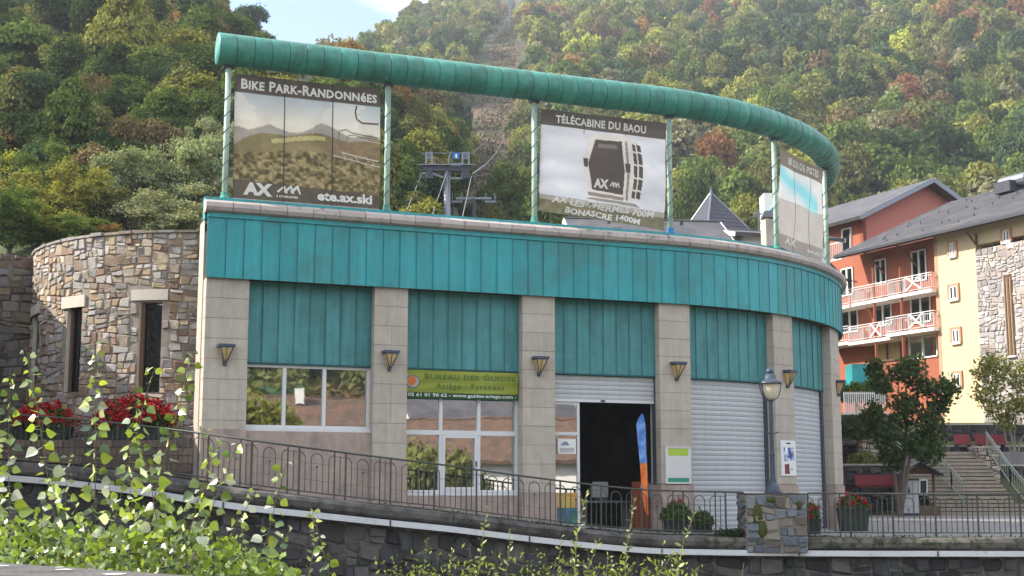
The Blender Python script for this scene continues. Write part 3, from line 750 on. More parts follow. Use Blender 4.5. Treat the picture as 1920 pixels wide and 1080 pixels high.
# posters
def poster(name, label, px0, px1, py0, py1, off, fw=.035):
    s0, s1 = s_of(px0, off, 1.5), s_of(px1, off, 1.5); A = fpath(s0, off); B = fpath(s1, off)
    z1, z0 = zat(py0, (A.y + B.y) / 2), zat(py1, (A.y + B.y) / 2); U = (B - A).normalized(); N = U.cross(Vector((0, 0, 1)))
    w = (B - A).length; r = thing(name, label, 'poster', A.lerp(B, .5) + Vector((0, 0, z0)))
    def q(u, v, d): return A + U * (u * w) + Vector((0, 0, lerp(z1, z0, v))) + N * d
    part('backboard', MB().extrude([q(0, 0, 0), q(1, 0, 0), q(1, 1, 0), q(0, 1, 0)], N * .03), M['paper'], r)
    return r, q, U, w, z1 - z0
r, q, U, w, h = poster('notice_board', 'white framed notice with lime header on the pillar right of the open door', 1247, 1294, 838, 907, -.095)
for nm, u0, v0, u1, v1, mm in (('header', .10, .05, .90, .24, 'ink_lime'), ('footer', .08, .84, .92, .96, 'ink_green')):
    part(nm, MB().quad(q(u0, v0, .034), q(u1, v0, .034), q(u1, v1, .034), q(u0, v1, .034)), M[mm], r)
part('sheet', MB().quad(q(.1, .26, .033), q(.9, .26, .033), q(.9, .82, .033), q(.1, .82, .033)), mat('notice_paper', lin(205, 203, 200), .7, var=.03), r)
for u0, v0, u1, v1 in ((0, 0, 1, .025), (0, .975, 1, 1), (0, .025, .05, .975), (.95, .025, 1, .975)):
    part('frame_bar', MB().extrude([q(u0, v0, .031), q(u1, v0, .031), q(u1, v1, .031), q(u0, v1, .031)], (q(0, 0, .02) - q(0, 0, 0))), M['white'], r)
r, q, U, w, h = poster('ski_poster', 'tall white poster with blue and red pictures on the pillar behind the street lamp', 1464, 1491, 826, 892, -.095)
part('blue_picture', MB().add([q(.15, .2, .034), q(.85, .2, .034), q(.9, .55, .034), q(.2, .6, .034)], [(0, 1, 2, 3)]), mat('picture_blue', lin(45, 70, 130), .6, var=.6, scale=9, c2=lin(220, 225, 235), c2scale=6), r)
part('red_picture', MB().add([q(.2, .68, .034), q(.5, .66, .034), q(.55, .95, .034), q(.2, .95, .034)], [(0, 1, 2, 3)]), mat('picture_red', lin(120, 40, 50), .6, var=.5, scale=20), r)
part('title', MB().quad(q(.35, .06, .034), q(.65, .06, .034), q(.65, .10, .034), q(.35, .10, .034)), M['ink'], r)
part('small_mark', MB().quad(q(.66, .77, .034), q(.72, .77, .034), q(.72, .85, .034), q(.66, .85, .034)), M['ink'], r)
r, q, U, w, h = poster('paper_notice', 'white paper sheet stuck on the glass pane left of the dark doorway', 1045, 1079, 823, 851, -.43)
for k in range(4): part('print_line', MB().quad(q(.12, .62 + k * .08, .033), q(.9, .62 + k * .08, .033), q(.9, .645 + k * .08, .033), q(.12, .645 + k * .08, .033)), M['ink'], r)
part('drawing', MB().add([q(.15, .45, .033), q(.3, .2, .033), q(.5, .18, .033), q(.65, .42, .033)], [(0, 1, 2, 3)]), mat('drawing_blue', lin(120, 135, 160), .6), r)
# painted bottom of the side light
s0, s1 = BAY[2][0] + .07, s_of(1082, -.45, 1)
for zz0, zz1, mm in ((.06, .62, mat('door_film', lin(70, 110, 130), .6, var=.8, scale=4, c2=lin(60, 120, 60), c2scale=3)), (.62, .95, mat('door_film_yellow', lin(190, 165, 90), .6, var=.3, scale=5, c2=lin(205, 120, 60), c2scale=3))):
    part('window_film', slab(MB(), s0, s1, -.444, -.448, zz0, zz1, 1), mm, bld)

# beach flag in the doorway
fs = s_of(1210, -.2, 1.5); fp0 = fpath(fs, .0); U, N_ = fdir(fs)
Yf = fp0.y
flag = thing('beach_flag', 'tall narrow feather flag, blue at the top and orange below, leaning in the doorway', 'flag', (fp0.x, fp0.y, .35))
prof = [(776, 1203, 1205), (783, 1198, 1208), (795, 1193, 1210), (830, 1196, 1211), (870, 1200, 1213), (900, 1202, 1214), (930, 1204, 1215), (955, 1209, 1215), (966, 1213, 1216)]
nvv = 40
def fl_pts(py):
    l = interp(py, [p[0] for p in prof], [p[1] for p in prof]); r_ = interp(py, [p[0] for p in prof], [p[2] for p in prof]); return l, r_
def flag_piece(name, y0, y1, m):
    mb = MB(); n = 14; vs = []
    for i in range(n + 1):
        py = lerp(y0, y1, i / n); l, r_ = fl_pts(py)
        for k in range(4):
            p = at(lerp(l, r_, k / 3), py, Yf + .03 * math.sin(k * 1.6 + i * .3)); vs.append(p)
    fs_ = [(i * 4 + k, i * 4 + k + 1, i * 4 + k + 5, i * 4 + k + 4) for i in range(n) for k in range(3)]
    part(name, mb.add(vs, fs_), m, flag, smooth=True)
flag_piece('blue_cloth', 776, 868, mat('flag_blue', lin(45, 105, 190), .7, var=.3, scale=5, c2=lin(120, 160, 215), c2scale=3))
flag_piece('orange_cloth', 868, 966, mat('flag_orange', lin(225, 110, 40), .7, var=.2, scale=5, c2=lin(235, 150, 80), c2scale=3))
part('flag_pole', MB().tube([at(1204, 774, Yf + .03), at(1210, 800, Yf + .03), at(1213, 870, Yf + .03), at(1217, 966, Yf + .03), at(1219, 992, Yf + .03)], .012, 6), M['galv_dark'], flag)
part('flag_base', MB().box(at(1219, 995, Yf + .03), (.34, .34, .05), .4), M['galv_dark'], flag)

# things standing in the dark office
k0 = fpath(s_of(1140, -1.6, 1), -1.8)
desk = thing('office_desk', 'grey desk standing in the dark office behind the doorway', 'desk', (k0.x, k0.y, 0))
part('desk_top', MB().box((k0.x, k0.y, .74), (1.3, .6, .04), FA), M['galv'], desk)
for sx in (-.6, .6): part('desk_leg', MB().box((k0.x + sx * math.cos(FA), k0.y + sx * math.sin(FA), .36), (.05, .55, .72), FA), M['galv'], desk)
mon = thing('computer_screen', 'pale square monitor on the desk inside the doorway', 'monitor', (k0.x - .1, k0.y, .76))
part('screen_panel', MB().box((k0.x - .1, k0.y - .05, 1.02), (.46, .05, .36), FA + .3), M['shutter'], mon)
part('screen_stand', MB().box((k0.x - .1, k0.y + .03, .80), (.2, .16, .08), FA), M['galv_dark'], mon)
k1 = fpath(s_of(1203, -1.2, 1), -1.0)
sb = thing('orange_cabinet', 'small orange cabinet with a blue sign just inside the doorway', 'cabinet', (k1.x, k1.y, 0))
part('cabinet_body', MB().box((k1.x, k1.y, .6), (.5, .4, 1.2), FA), mat('cabinet_orange', lin(140, 70, 40), .7, var=.2), sb)
part('cabinet_sign', MB().box((k1.x - .02, k1.y - .24, 1.0), (.26, .02, .3), FA), mat('sign_pale_blue', lin(110, 150, 190), .6), sb)

# wall lamps: one template, copies share its meshes
def lamp_template(label):
    r = thing('wall_lamp', label, 'wall lamp', (0, 0, 0), 'tapered lamps on the stone pillars')
    part('lamp_cap', MB().box((0, -.11, 0), (.34, .22, .05)).box((0, -.11, -.035), (.30, .19, .02)), M['sconce'], r)
    gl = MB(); t, b_ = .125, .02
    gl.add([(-t, -.20, -.05), (t, -.20, -.05), (t, -.01, -.05), (-t, -.01, -.05), (-b_, -.07, -.33), (b_, -.07, -.33), (b_, -.01, -.33), (-b_, -.01, -.33)],
           [(0, 1, 2, 3), (4, 7, 6, 5), (0, 4, 5, 1), (1, 5, 6, 2), (2, 6, 7, 3), (3, 7, 4, 0)])
    part('lamp_glass', gl, M['amber'], r)
    for sx in (-1, 1): part('lamp_rib', MB().bar((sx * t, -.205, -.045), (sx * b_, -.075, -.335), .018), M['sconce'], r)
    part('lamp_rib', MB().bar((0, -.208, -.045), (0, -.078, -.335), .012), M['sconce'], r)
    part('lamp_tip', MB().lathe([(.015, 0), (.035, .02), (.035, .06), (.02, .08)], (0, -.05, -.40), 8), M['sconce'], r)
    part('wall_plate', MB().box((0, -.005, -.2), (.08, .01, .4)), M['sconce'], r)
    return r
LL = ['tapered amber wall lamp on the leftmost pillar, left of the three-light window', 'tapered amber wall lamp on the pillar left of the lime green banner', 'tapered wall lamp on the pillar right of the lime green banner',
      'tapered wall lamp on the pillar with the framed notice', 'tapered wall lamp just behind the head of the street lamp', 'wall lamp seen from the side on the rightmost pillar edge']
tmpl = lamp_template(LL[0])
for k, px in enumerate((422, 730, 1010, 1268, 1475, 1572)):
    s = s_of(px, -.1, 3.7) if k < 5 else PIL[5][0] + .75
    o = tmpl if k == 0 else copy_tree(tmpl)
    p = fpath(s, -.10 if k < 5 else -.095); t = FA + max(s - FS1, 0) / FR
    o.location = (p.x, p.y, 3.87); o.rotation_euler = (0, 0, t); o['label'] = LL[k]
# ------------------------------------------------------------------ rubble masonry
def clip(poly, n, c):                       # keep points with n.p <= c
    out = []
    for i in range(len(poly)):
        a = poly[i]; b = poly[(i + 1) % len(poly)]; da = n[0] * a[0] + n[1] * a[1] - c; db = n[0] * b[0] + n[1] * b[1] - c
        if da <= 0: out.append(a)
        if (da < 0 < db) or (db < 0 < da):
            t = da / (da - db); out.append((a[0] + (b[0] - a[0]) * t, a[1] + (b[1] - a[1]) * t))
    return out
def area(p): return .5 * abs(sum(p[i][0] * p[(i + 1) % len(p)][1] - p[(i + 1) % len(p)][0] * p[i][1] for i in range(len(p))))
def rubble(u0, u1, v0, v1, cu, cv, jit=.42, holes=(), gap=.018, rnd=None, drop=.12):
    """roughly squared random rubble: recursive tilted cuts, corners knocked off, kept clear of rectangular holes"""
    rnd = rnd or RND; out = []
    stack = []
    nU = max(1, round((u1 - u0) / 2.0))
    for k in range(nU): stack.append([(lerp(u0, u1, k / nU), v0), (lerp(u0, u1, (k + 1) / nU), v0), (lerp(u0, u1, (k + 1) / nU), v1), (lerp(u0, u1, k / nU), v1)])
    cells = []
    while stack:
        p = stack.pop(); xs_ = [q[0] for q in p]; ys_ = [q[1] for q in p]; w = max(xs_) - min(xs_); h = max(ys_) - min(ys_)
        cx = (max(xs_) + min(xs_)) / 2; cy = (max(ys_) + min(ys_)) / 2
        hard = w > cu * 1.9 or h > cv * 1.9 or area(p) > cu * cv * 2.6
        if not hard and (area(p) < cu * cv * rnd.choice((.55, .9, 1.3, 1.8, 2.4)) or min(w, h) < cv * .5): cells.append(p); continue
        vert = (w / cu > h / cv * rnd.uniform(.75, 1.35)); t = rnd.uniform(.34, .66); a = rnd.gauss(0, .13)
        if vert: n = (math.cos(a), math.sin(a)); m = (min(xs_) + w * t, cy)
        else: n = (math.sin(a), math.cos(a)); m = (cx, min(ys_) + h * t)
        c = n[0] * m[0] + n[1] * m[1]; A_ = clip(p, n, c); B_ = clip(p, (-n[0], -n[1]), -c)
        for q in (A_, B_):
            if len(q) >= 3 and area(q) > 1e-4: stack.append(q)
    for poly in cells:
        s = (sum(p[0] for p in poly) / len(poly), sum(p[1] for p in poly) / len(poly)); skip = False
        for (a, b, c, d) in holes:
            if a < s[0] < c and b < s[1] < d: skip = True
        if skip: continue
        for (a, b, c, d) in holes:
            if len(poly) < 3: break
            dd = [(a - s[0], (1, 0), a), (s[0] - c, (-1, 0), -c), (b - s[1], (0, 1), b), (s[1] - d, (0, -1), -d)]
            k = max(dd, key=lambda q: q[0]); poly = clip(poly, k[1], k[2])
        if len(poly) < 3: continue
        cx = sum(p[0] for p in poly) / len(poly); cy = sum(p[1] for p in poly) / len(poly); q = poly
        for k in range(len(poly)):
            a = poly[k]; b = poly[(k + 1) % len(poly)]; n = (b[1] - a[1], -(b[0] - a[0])); L = math.hypot(*n)
            if L < 1e-6: continue
            n = (n[0] / L, n[1] / L)
            if n[0] * (cx - a[0]) + n[1] * (cy - a[1]) > 0: n = (-n[0], -n[1])
            q = clip(q, n, n[0] * a[0] + n[1] * a[1] - gap * rnd.uniform(.30, .85))
            if len(q) < 3: break
        if len(q) < 3: continue
        base = list(q)
        for p in base:                       # knock the corners off
            dx, dy = p[0] - cx, p[1] - cy; L = math.hypot(dx, dy)
            if L < 1e-5 or rnd.random() < .15: continue
            an = rnd.uniform(-.5, .5); n = (dx / L * math.cos(an) - dy / L * math.sin(an), dx / L * math.sin(an) + dy / L * math.cos(an))
            q = clip(q, n, n[0] * p[0] + n[1] * p[1] - L * rnd.uniform(.04, .20))
            if len(q) < 3: break
        if len(q) < 3 or area(q) < cu * cv * .04: continue
        r = [q[0]]
        for p in q[1:]:
            if math.hypot(p[0] - r[-1][0], p[1] - r[-1][1]) > .010: r.append(p)
        if 3 <= len(r) <= 11: out.append(r)
    return out
def stone_geo(mb, poly, f, h, rnd):
    """f(u, v, height) -> world point; a stone with a chamfered, slightly tilted face"""
    n = len(poly); cx = sum(p[0] for p in poly) / n; cy = sum(p[1] for p in poly) / n
    tu, tv = rnd.gauss(0, .09), rnd.gauss(0, .09)
    vs = [f(p[0], p[1], -.03) for p in poly]
    vs += [f(p[0], p[1], h * .45) for p in poly]
    k = rnd.uniform(.74, .86)
    vs += [f(cx + (p[0] - cx) * k, cy + (p[1] - cy) * k, h + (p[0] - cx) * tu + (p[1] - cy) * tv + rnd.uniform(-.004, .004)) for p in poly]
    fs = [(i, (i + 1) % n, n + (i + 1) % n, n + i) for i in range(n)] + [(n + i, n + (i + 1) % n, 2 * n + (i + 1) % n, 2 * n + i) for i in range(n)] + [tuple(range(2 * n, 3 * n))]
    mb.add(vs, fs)
M['stone_vc'] = mat_vc('rubble_stone_far', 'col', .85, bump=.5, bscale=18)
def lay(polys, f, palette, parent, m, h=(.015, .045), limit=295, rnd=None, name='stone', key=None):
    rnd = rnd or RND
    polys = sorted(polys, key=key or (lambda p: -area(p)))
    for p in polys[:limit]:
        mb = MB(); stone_geo(mb, p, f, rnd.uniform(*h), rnd); o = part(name, mb, m, parent)
        c = rnd.choice(palette); v = rnd.uniform(.74, 1.04); o.color = (c[0] * v, c[1] * v, c[2] * v, 1)
    if len(polys) > limit:
        mb = MB(); cols = []
        for p in polys[limit:]:
            a = len(mb.v); stone_geo(mb, p, f, rnd.uniform(*h), rnd); c = rnd.choice(palette); v = rnd.uniform(.78, 1.25); cols += [(c[0] * v, c[1] * v, c[2] * v, 1)] * (len(mb.v) - a)
        me = mb.mesh('small_stones'); ca = me.color_attributes.new('col', 'FLOAT_COLOR', 'POINT'); ca.data.foreach_set('color', np.array(cols).ravel()); me.materials.append(M['stone_vc'])
        o = part('small_stones', me, None, parent); o['kind'] = 'stuff'
PAL_ROT = [lin(*c) for c in ((162, 154, 148), (148, 140, 136), (155, 149, 144), (170, 153, 129), (158, 136, 110), (134, 110, 92), (174, 162, 145), (154, 140, 124), (134, 123, 113), (172, 154, 124), (144, 122, 104), (165, 157, 148), (152, 145, 140))]
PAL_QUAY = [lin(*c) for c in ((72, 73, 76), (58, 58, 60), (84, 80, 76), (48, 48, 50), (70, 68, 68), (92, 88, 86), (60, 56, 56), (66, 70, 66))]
PAL_PIER = [lin(*c) for c in ((104, 112, 120), (92, 98, 106), (120, 122, 122), (86, 90, 92), (132, 126, 114), (108, 100, 92))]

# ------------------------------------------------------------------ rotunda
RC = Vector((-6.95, 32.65, 0)); RR = 4.45; ZR = 6.42
def rot(u, v, h=0.0):                        # u = arc length measured to the left from the front point
    a = u / RR; return Vector((RC.x - (RR + h) * math.sin(a), RC.y - (RR + h) * math.cos(a), v))
def rot_u(px, z=3.0):
    lo, hi = -1.5, 5.6
    for _ in range(40):
        m_ = (lo + hi) / 2
        if proj(rot(m_, z))[0] > px: lo = m_
        else: hi = m_
    return (lo + hi) / 2
rtd = thing('stone_rotunda', 'round rubble stone tower wall with three tall slit windows left of the green building', 'tower', (RC.x, RC.y, 0))
def zr(py, u): return zat(py, rot(u, 0).y)
W = []
for (xa, xb, yt, yb, la, lb, lt, lb_) in ((255, 298, 566, 735, 240, 309, 543, 563), (119, 147, 577, 735, 110, 153, 555, 577), (55, 67, 590, 735, 50, 67, 572, 590)):
    u1, u0 = rot_u(xa), rot_u(xb); um = (u0 + u1) / 2; l1, l0 = rot_u(la), rot_u(lb)
    W.append((u0, u1, zr(yb, um), zr(yt, um), l0, l1, zr(lb_, um) + .0, zr(lt, um)))
holes = []
for w in W: holes += [(w[0] - .01, w[2] - .02, w[1] + .01, w[3] + .03), (w[4], w[6], w[5], w[7])]
UL0, UL1 = -1.4, RR * 1.55
polys = rubble(UL0, UL1, .6, ZR - .02, .26, .175, .43, holes, gap=.016)
lay(polys, rot, PAL_ROT, rtd, M['stone'], (.012, .045), key=lambda p: -area(p) * max(.1, math.cos(sum(q[0] for q in p) / len(p) / RR)) * (1 if sum(q[1] for q in p) / len(p) > 2 else .1))
# mortar skin with openings
mb = MB(); us = sorted(set([round(x, 4) for x in list(np.linspace(UL0, UL1, 46)) + [w[0] for w in W] + [w[1] for w in W]])); zs = sorted(set([-.5, ZR] + [w[2] for w in W] + [w[3] for w in W]))
for a, b in zip(us[:-1], us[1:]):
    for c, d in zip(zs[:-1], zs[1:]):
        um, zm = (a + b) / 2, (c + d) / 2
        if any(w[0] < um < w[1] and w[2] < zm < w[3] for w in W): continue
        mb.quad(rot(a, c), rot(b, c), rot(b, d), rot(a, d))
part('mortar', mb, M['mortar'], rtd)
for k, w in enumerate(W):
    dp = -.16
    wf = part('slit_window', MB().extrude([rot(w[0] - .0, w[2], dp), rot(w[1], w[2], dp), rot(w[1], w[3], dp), rot(w[0], w[3], dp)], (0, .05, 0)), M['glass_dark'], rtd)
    for u in (w[0], w[1]):
        sg = .0
        part('jamb', MB().quad(rot(u, w[2], .0), rot(u, w[3], .0), rot(u, w[3], dp), rot(u, w[2], dp)), M['mortar'] if u == w[0] else M['lintel'], wf)  # left jamb given the pale stone to paint it as lit
    part('sill', MB().quad(rot(w[0], w[2], .02), rot(w[1], w[2], .02), rot(w[1], w[2], dp), rot(w[0], w[2], dp)), M['stone_block'], wf)
    part('head', MB().quad(rot(w[0], w[3], 0), rot(w[1], w[3], 0), rot(w[1], w[3], dp), rot(w[0], w[3], dp)), M['lintel'], wf)
    part('window_frame', MB().box(rot(w[1] - .05, (w[2] + w[3]) / 2, dp + .05), (.07, .05, w[3] - w[2]), -w[1] / RR), M['wood'], wf)
    mb = MB(); n = 4; base = 0
    for i in range(n + 1):
        u = lerp(w[4], w[5], i / n); mb.v += [tuple(rot(u, w[6], .05)), tuple(rot(u, w[6], -.2)), tuple(rot(u, w[7], -.2)), tuple(rot(u, w[7], .05))]
    for i in range(n):
        for q in range(4): mb.f.append((i * 4 + q, i * 4 + (q + 1) % 4, i * 4 + 4 + (q + 1) % 4, i * 4 + 4 + q))
    mb.f += [(0, 1, 2, 3), tuple(n * 4 + q for q in (3, 2, 1, 0))]
    part('lintel', mb, M['lintel'], rtd)
# thin slates crowning the wall
u = UL0
while u < UL1:
    w_ = RND.uniform(.28, .6); mb = MB(); z0 = ZR - .015; z1 = ZR + RND.uniform(.03, .06); o_ = RND.uniform(.04, .09)
    for uu in (u + .006, u + w_ - .006):
        for h_, z_ in ((o_, z0), (-.5, z0), (-.5, z1), (o_, z1)): mb.v.append(tuple(rot(uu, z_, h_)))
    mb.f += [(0, 1, 2, 3), (7, 6, 5, 4)] + [(q, (q + 1) % 4, 4 + (q + 1) % 4, 4 + q) for q in range(4)]
    o = part('capping_slate', mb, M['stone'], rtd); c = RND.choice(PAL_ROT[:2] + [PAL_ROT[7]]); o.color = (c[0] * .7, c[1] * .7, c[2] * .7, 1); u += w_
part('back_shell', MB().add([tuple(rot(u_, z_, -.5)) for u_ in np.linspace(UL0, UL1, 24) for z_ in (-.5, ZR + .01)], [(i * 2, i * 2 + 2, i * 2 + 3, i * 2 + 1) for i in range(23)]), M['mortar'], rtd)

# left garden wall: meets the rotunda, then turns towards the river out of the picture
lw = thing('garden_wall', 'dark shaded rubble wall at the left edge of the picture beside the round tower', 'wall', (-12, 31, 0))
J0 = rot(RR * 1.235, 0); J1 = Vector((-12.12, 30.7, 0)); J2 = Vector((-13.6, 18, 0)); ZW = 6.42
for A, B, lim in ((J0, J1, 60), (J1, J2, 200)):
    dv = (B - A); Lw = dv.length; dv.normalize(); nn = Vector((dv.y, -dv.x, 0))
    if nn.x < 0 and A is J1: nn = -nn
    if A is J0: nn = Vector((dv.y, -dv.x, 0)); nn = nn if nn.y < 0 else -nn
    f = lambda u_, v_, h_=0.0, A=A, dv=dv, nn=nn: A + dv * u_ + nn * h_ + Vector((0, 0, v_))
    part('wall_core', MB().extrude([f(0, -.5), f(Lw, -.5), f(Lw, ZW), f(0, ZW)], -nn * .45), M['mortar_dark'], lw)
    lay(rubble(0, Lw, 0.4, ZW, .34, .22, .45, (), .026), f, [(c[0] * .5, c[1] * .5, c[2] * .5) for c in PAL_ROT], lw, M['stone'], (.012, .04), limit=lim)  # stone colours darkened to put this wall's shade into them

# ------------------------------------------------------------------ quay line
QP = [(-400, 28.6, 842), (-150, 27.8, 852), (-50, 27.4, 858), (38, 27.2, 863), (107, 27.1, 868), (207, 26.9, 878), (311, 26.5, 891), (420, 26.0, 908), (508, 25.8, 921), (689, 26.6, 942), (834, 27.3, 957), (929, 27.8, 970), (1100, 28.5, 990), (1210, 29.0, 1000), (1395, 29.3, 1003.5), (1600, 29.5, 1005), (1920, 29.6, 1005.5), (2300, 29.7, 1005.5), (3200, 30, 1005)]
_pts = []
for px in np.arange(-400, 3200, 12.0):
    Y = interp(px, [q[0] for q in QP], [q[1] for q in QP]); py = interp(px, [q[0] for q in QP], [q[2] for q in QP]); _pts.append(at(px, py, Y))
_a = np.array([tuple(p) for p in _pts])
for _ in range(14): _a[1:-1] = (_a[:-2] + _a[1:-1] * 2 + _a[2:]) / 4
_L = np.concatenate([[0], np.cumsum(np.linalg.norm(np.diff(_a[:, :2], axis=0), axis=1))])
_px = np.array([proj(p)[0] for p in _a])
def quay(l, off=0.0, dz=0.0):                # off > 0: out over the river
    p = Vector([np.interp(l, _L, _a[:, k]) for k in range(3)]); q = Vector([np.interp(l + .3, _L, _a[:, k]) for k in range(3)]); r = Vector([np.interp(l - .3, _L, _a[:, k]) for k in range(3)])
    t = (q - r); t.z = 0; t.normalize(); return Vector((p.x + t.y * off, p.y - t.x * off, p.z + dz))
def l_of(px): return float(np.interp(px, _px, _L))
def sweep(mb, l0, l1, prof, step=.35):       # prof: (off, dz) ring
    n = max(1, int((l1 - l0) / step)); b = len(mb.v); m_ = len(prof)
    for i in range(n + 1):
        l = lerp(l0, l1, i / n)
        for o_, z_ in prof: mb.v.append(tuple(quay(l, o_, z_)))
    for i in range(n):
        for q in range(m_): mb.f.append((b + i * m_ + q, b + i * m_ + (q + 1) % m_, b + (i + 1) * m_ + (q + 1) % m_, b + (i + 1) * m_ + q))
    mb.f.append(tuple(b + q for q in range(m_))); mb.f.append(tuple(b + n * m_ + q for q in range(m_))[::-1]); return mb
LQ0, LQ1 = l_of(-300), l_of(2900)
qw = thing('quay_wall', 'long dark river wall of mossy rubble under the white strip', 'wall', quay(l_of(960), 0, -3))
part('wall_core', sweep(MB(), LQ0, LQ1, [(.10, -4.6), (.10, -.2), (-.5, -.2), (-.5, -4.6)], .5), M['mortar_dark'], qw)
fq = lambda u_, v_, h_=0.0: quay(u_, .10 + h_, v_)
va = l_of(300), l_of(1960)
pol = rubble(va[0], va[1], -1.75, -.45, .40, .27, .46, (), .03)
lay(pol, fq, PAL_QUAY, qw, M['stone_dark'], (.02, .07), limit=290, key=lambda p: -(area(p) + (1 if sum(q[1] for q in p) / len(p) > -1.3 else 0)))
pol = rubble(LQ0 + .1, va[0], -3.4, -.45, .5, .34, .45, (), .03) + rubble(va[1], LQ1 - .1, -3.4, -.45, .5, .34, .45, (), .03) + rubble(va[0], va[1], -3.4, -1.76, .5, .36, .45, (), .03)
lay(pol, fq, PAL_QUAY, qw, M['stone_dark'], (.02, .07), limit=0)
# ledge stones and white strip
l = LQ0
prof_l = [(.06, -.02), (.30, -.05), (.345, -.12), (.33, -.22), (.26, -.28), (.0, -.28), (-.3, -.02)]
while l < LQ1 - .1:
    w_ = min(1.9, LQ1 - l); mossy = _px[np.searchsorted(_L, min(l, _L[-2]))] > 1180
    mb = sweep(MB(), l + .006, l + w_ - .006, [(o_ + RND.uniform(-.012, .012), z_ + RND.uniform(-.008, .008)) for o_, z_ in prof_l], .3)
    part('ledge_stone', mb, M['ledge_moss'] if mossy else M['concrete_old'], qw); l += w_
ws = thing('white_strip', 'thin white metal strip running along the river wall below the ledge', 'strip', quay(l_of(960), .3, -.4))
l = LQ0
while l < LQ1 - .1:
    w_ = min(3.0, LQ1 - l); mb = sweep(MB(), l + .004, l + w_ - .004, [(.18, -.30), (.36, -.30), (.36, -.415), (.18, -.415)], .4); part('strip_length', mb, M['strip'], ws)
    part('strip_joint', sweep(MB(), l + w_ - .05, l + w_ - .02, [(.361, -.305), (.367, -.305), (.367, -.41), (.361, -.41)], .1), M['galv_dark'], ws); l += w_

# ramp and terrace
mb = MB(); pxs = [p for p in range(-380, 1600, 30)]
for px in pxs:
    q = quay(l_of(px), -.12, 0.0)
    if px < 392: i_ = Vector((q.x * 1.05 - .0, 29.2, q.z))
    else: s = s_of(min(px, 1560), -.4, .5); i_ = fpath(s, -.45); i_.z = q.z
    mb.v += [tuple(q), (i_.x, i_.y, i_.z)]
for i in range(len(pxs) - 1): mb.f.append((2 * i, 2 * i + 2, 2 * i + 3, 2 * i + 1))
struct('ramp', mb, M['pave'])
mb = MB(); ring_ = [quay(l_of(p), -.12) for p in range(1100, 2800, 60)]
mb.add([(p.x, p.y, -.006) for p in ring_] + [(40, 57.6, -.006), (8, 57.6, -.006), (5.5, 32, -.006)], [tuple(range(len(ring_) + 3))])
struct('terrace_pavement', mb, M['pave'])

# ------------------------------------------------------------------ fences
def fence(label, l0, l1):
    r = thing('iron_fence', label, 'fence', quay((l0 + l1) / 2, -.02, 0))
    hh = .90; OFF = -.02
    def P(l, h): return quay(l, OFF, h)
    def rail(nm, h, w, a=l0, b=l1):
        n = max(2, int((b - a) / .5)); part(nm, MB().tube([P(lerp(a, b, i / n), h) for i in range(n + 1)], w, 6), M['iron'], r)
    rail('top_rail', hh, .022); rail('bottom_rail', .07, .014)
    l = l0; wide, nar = .70, .225
    def vbar(nm, l_, h0, h1, w): part(nm, MB().bar(P(l_, h0), P(l_, h1), w), M['iron'], r)
    k = 0
    while l < l1 - .05:
        vbar('post', l, -.06, hh, .036)
        e = min(l + wide, l1)
        if l + wide <= l1 + .01:
            rr_ = .088
            def arc(c, ra, a0, a1, leg_l, leg_r):
                pts = []
                if leg_l: pts.append(P(c - ra, .07))
                for q in range(9):
                    a_ = lerp(a0, a1, q / 8); pts.append(P(c - ra * math.cos(a_), .70 + ra * math.sin(a_)))
                if leg_r: pts.append(P(c + ra, .07))
                return pts
            part('arch', MB().tube(arc(l + wide / 2, .115, 0, math.pi, True, True), .0105, 5), M['iron'], r)
            part('quarter_arch', MB().tube(arc(l + .0, .115, math.pi / 2, math.pi, False, True), .0105, 5), M['iron'], r)
            part('quarter_arch', MB().tube(arc(l + wide, .115, 0, math.pi / 2, True, False), .0105, 5), M['iron'], r)
            cb = part('centre_bar', MB().bar(P(l + wide / 2, .07), P(l + wide / 2, .56), .012), M['iron'], r)
            kp = P(l + wide / 2, .56); part('knob', MB().lathe([(.006, -.022), (.024, -.008), (.024, .010), (.006, .026)], kp, 8), M['iron'], cb)
            for hz, a_, b_ in ((.30, l, l + wide), (.62, l, l + wide)): part('cross_wire', MB().bar(P(a_, hz), P(b_, hz), .006), M['iron'], r)
        l += wide
        if l >= l1: break
        vbar('post', l, -.06, hh, .026); 
        if l + nar <= l1: vbar('baluster', l + nar / 2, .07, .82, .017)
        rr0 = l; l += nar
        if l <= l1: part('link_bar', MB().bar(P(rr0, .80), P(l, .80), .010), M['iron'], r)
        k += 1
    vbar('post', l1, -.06, hh, .026)
    return r
fence('dark iron fence with arches descending the ramp left of the stone pier', l_of(-80), l_of(1396))
fence('dark iron fence with arches in front of the steps, right of the stone pier', l_of(1517), l_of(2080))

# stone pier
pr = thing('stone_pier', 'square mossy rubble pier under the street lamp, between the two fences', 'pier', quay(l_of(1455), 0, -.5))
YF = 28.93
A = at(1400, 1000, YF); B = at(1514, 1000, YF); zt_, zb_ = zat(927, YF), -.30
wP = B.x - A.x
fF = lambda u_, v_, h_=0.0: Vector((A.x + u_, YF - h_, v_)); fL = lambda u_, v_, h_=0.0: Vector((A.x - h_, YF + 1.0 - u_, v_))
part('pier_core', MB().box(((A.x + B.x) / 2, YF + .55, (zt_ + zb_) / 2), (wP, 1.1, zt_ - zb_)), M['mortar'], pr)
lay(rubble(0, wP, zb_, zt_ - .01, .26, .19, .42, (), .012), fF, PAL_PIER, pr, M['stone'], (.02, .05))
lay(rubble(0, 1.0, zb_, zt_ - .01, .24, .2, .42, (), .022), fL, PAL_PIER, pr, M['stone'], (.02, .04))
part('pier_cap', MB().box(((A.x + B.x) / 2, YF + .55, zt_ + .012), (wP + .02, 1.14, .024)), M['concrete_old'], pr)
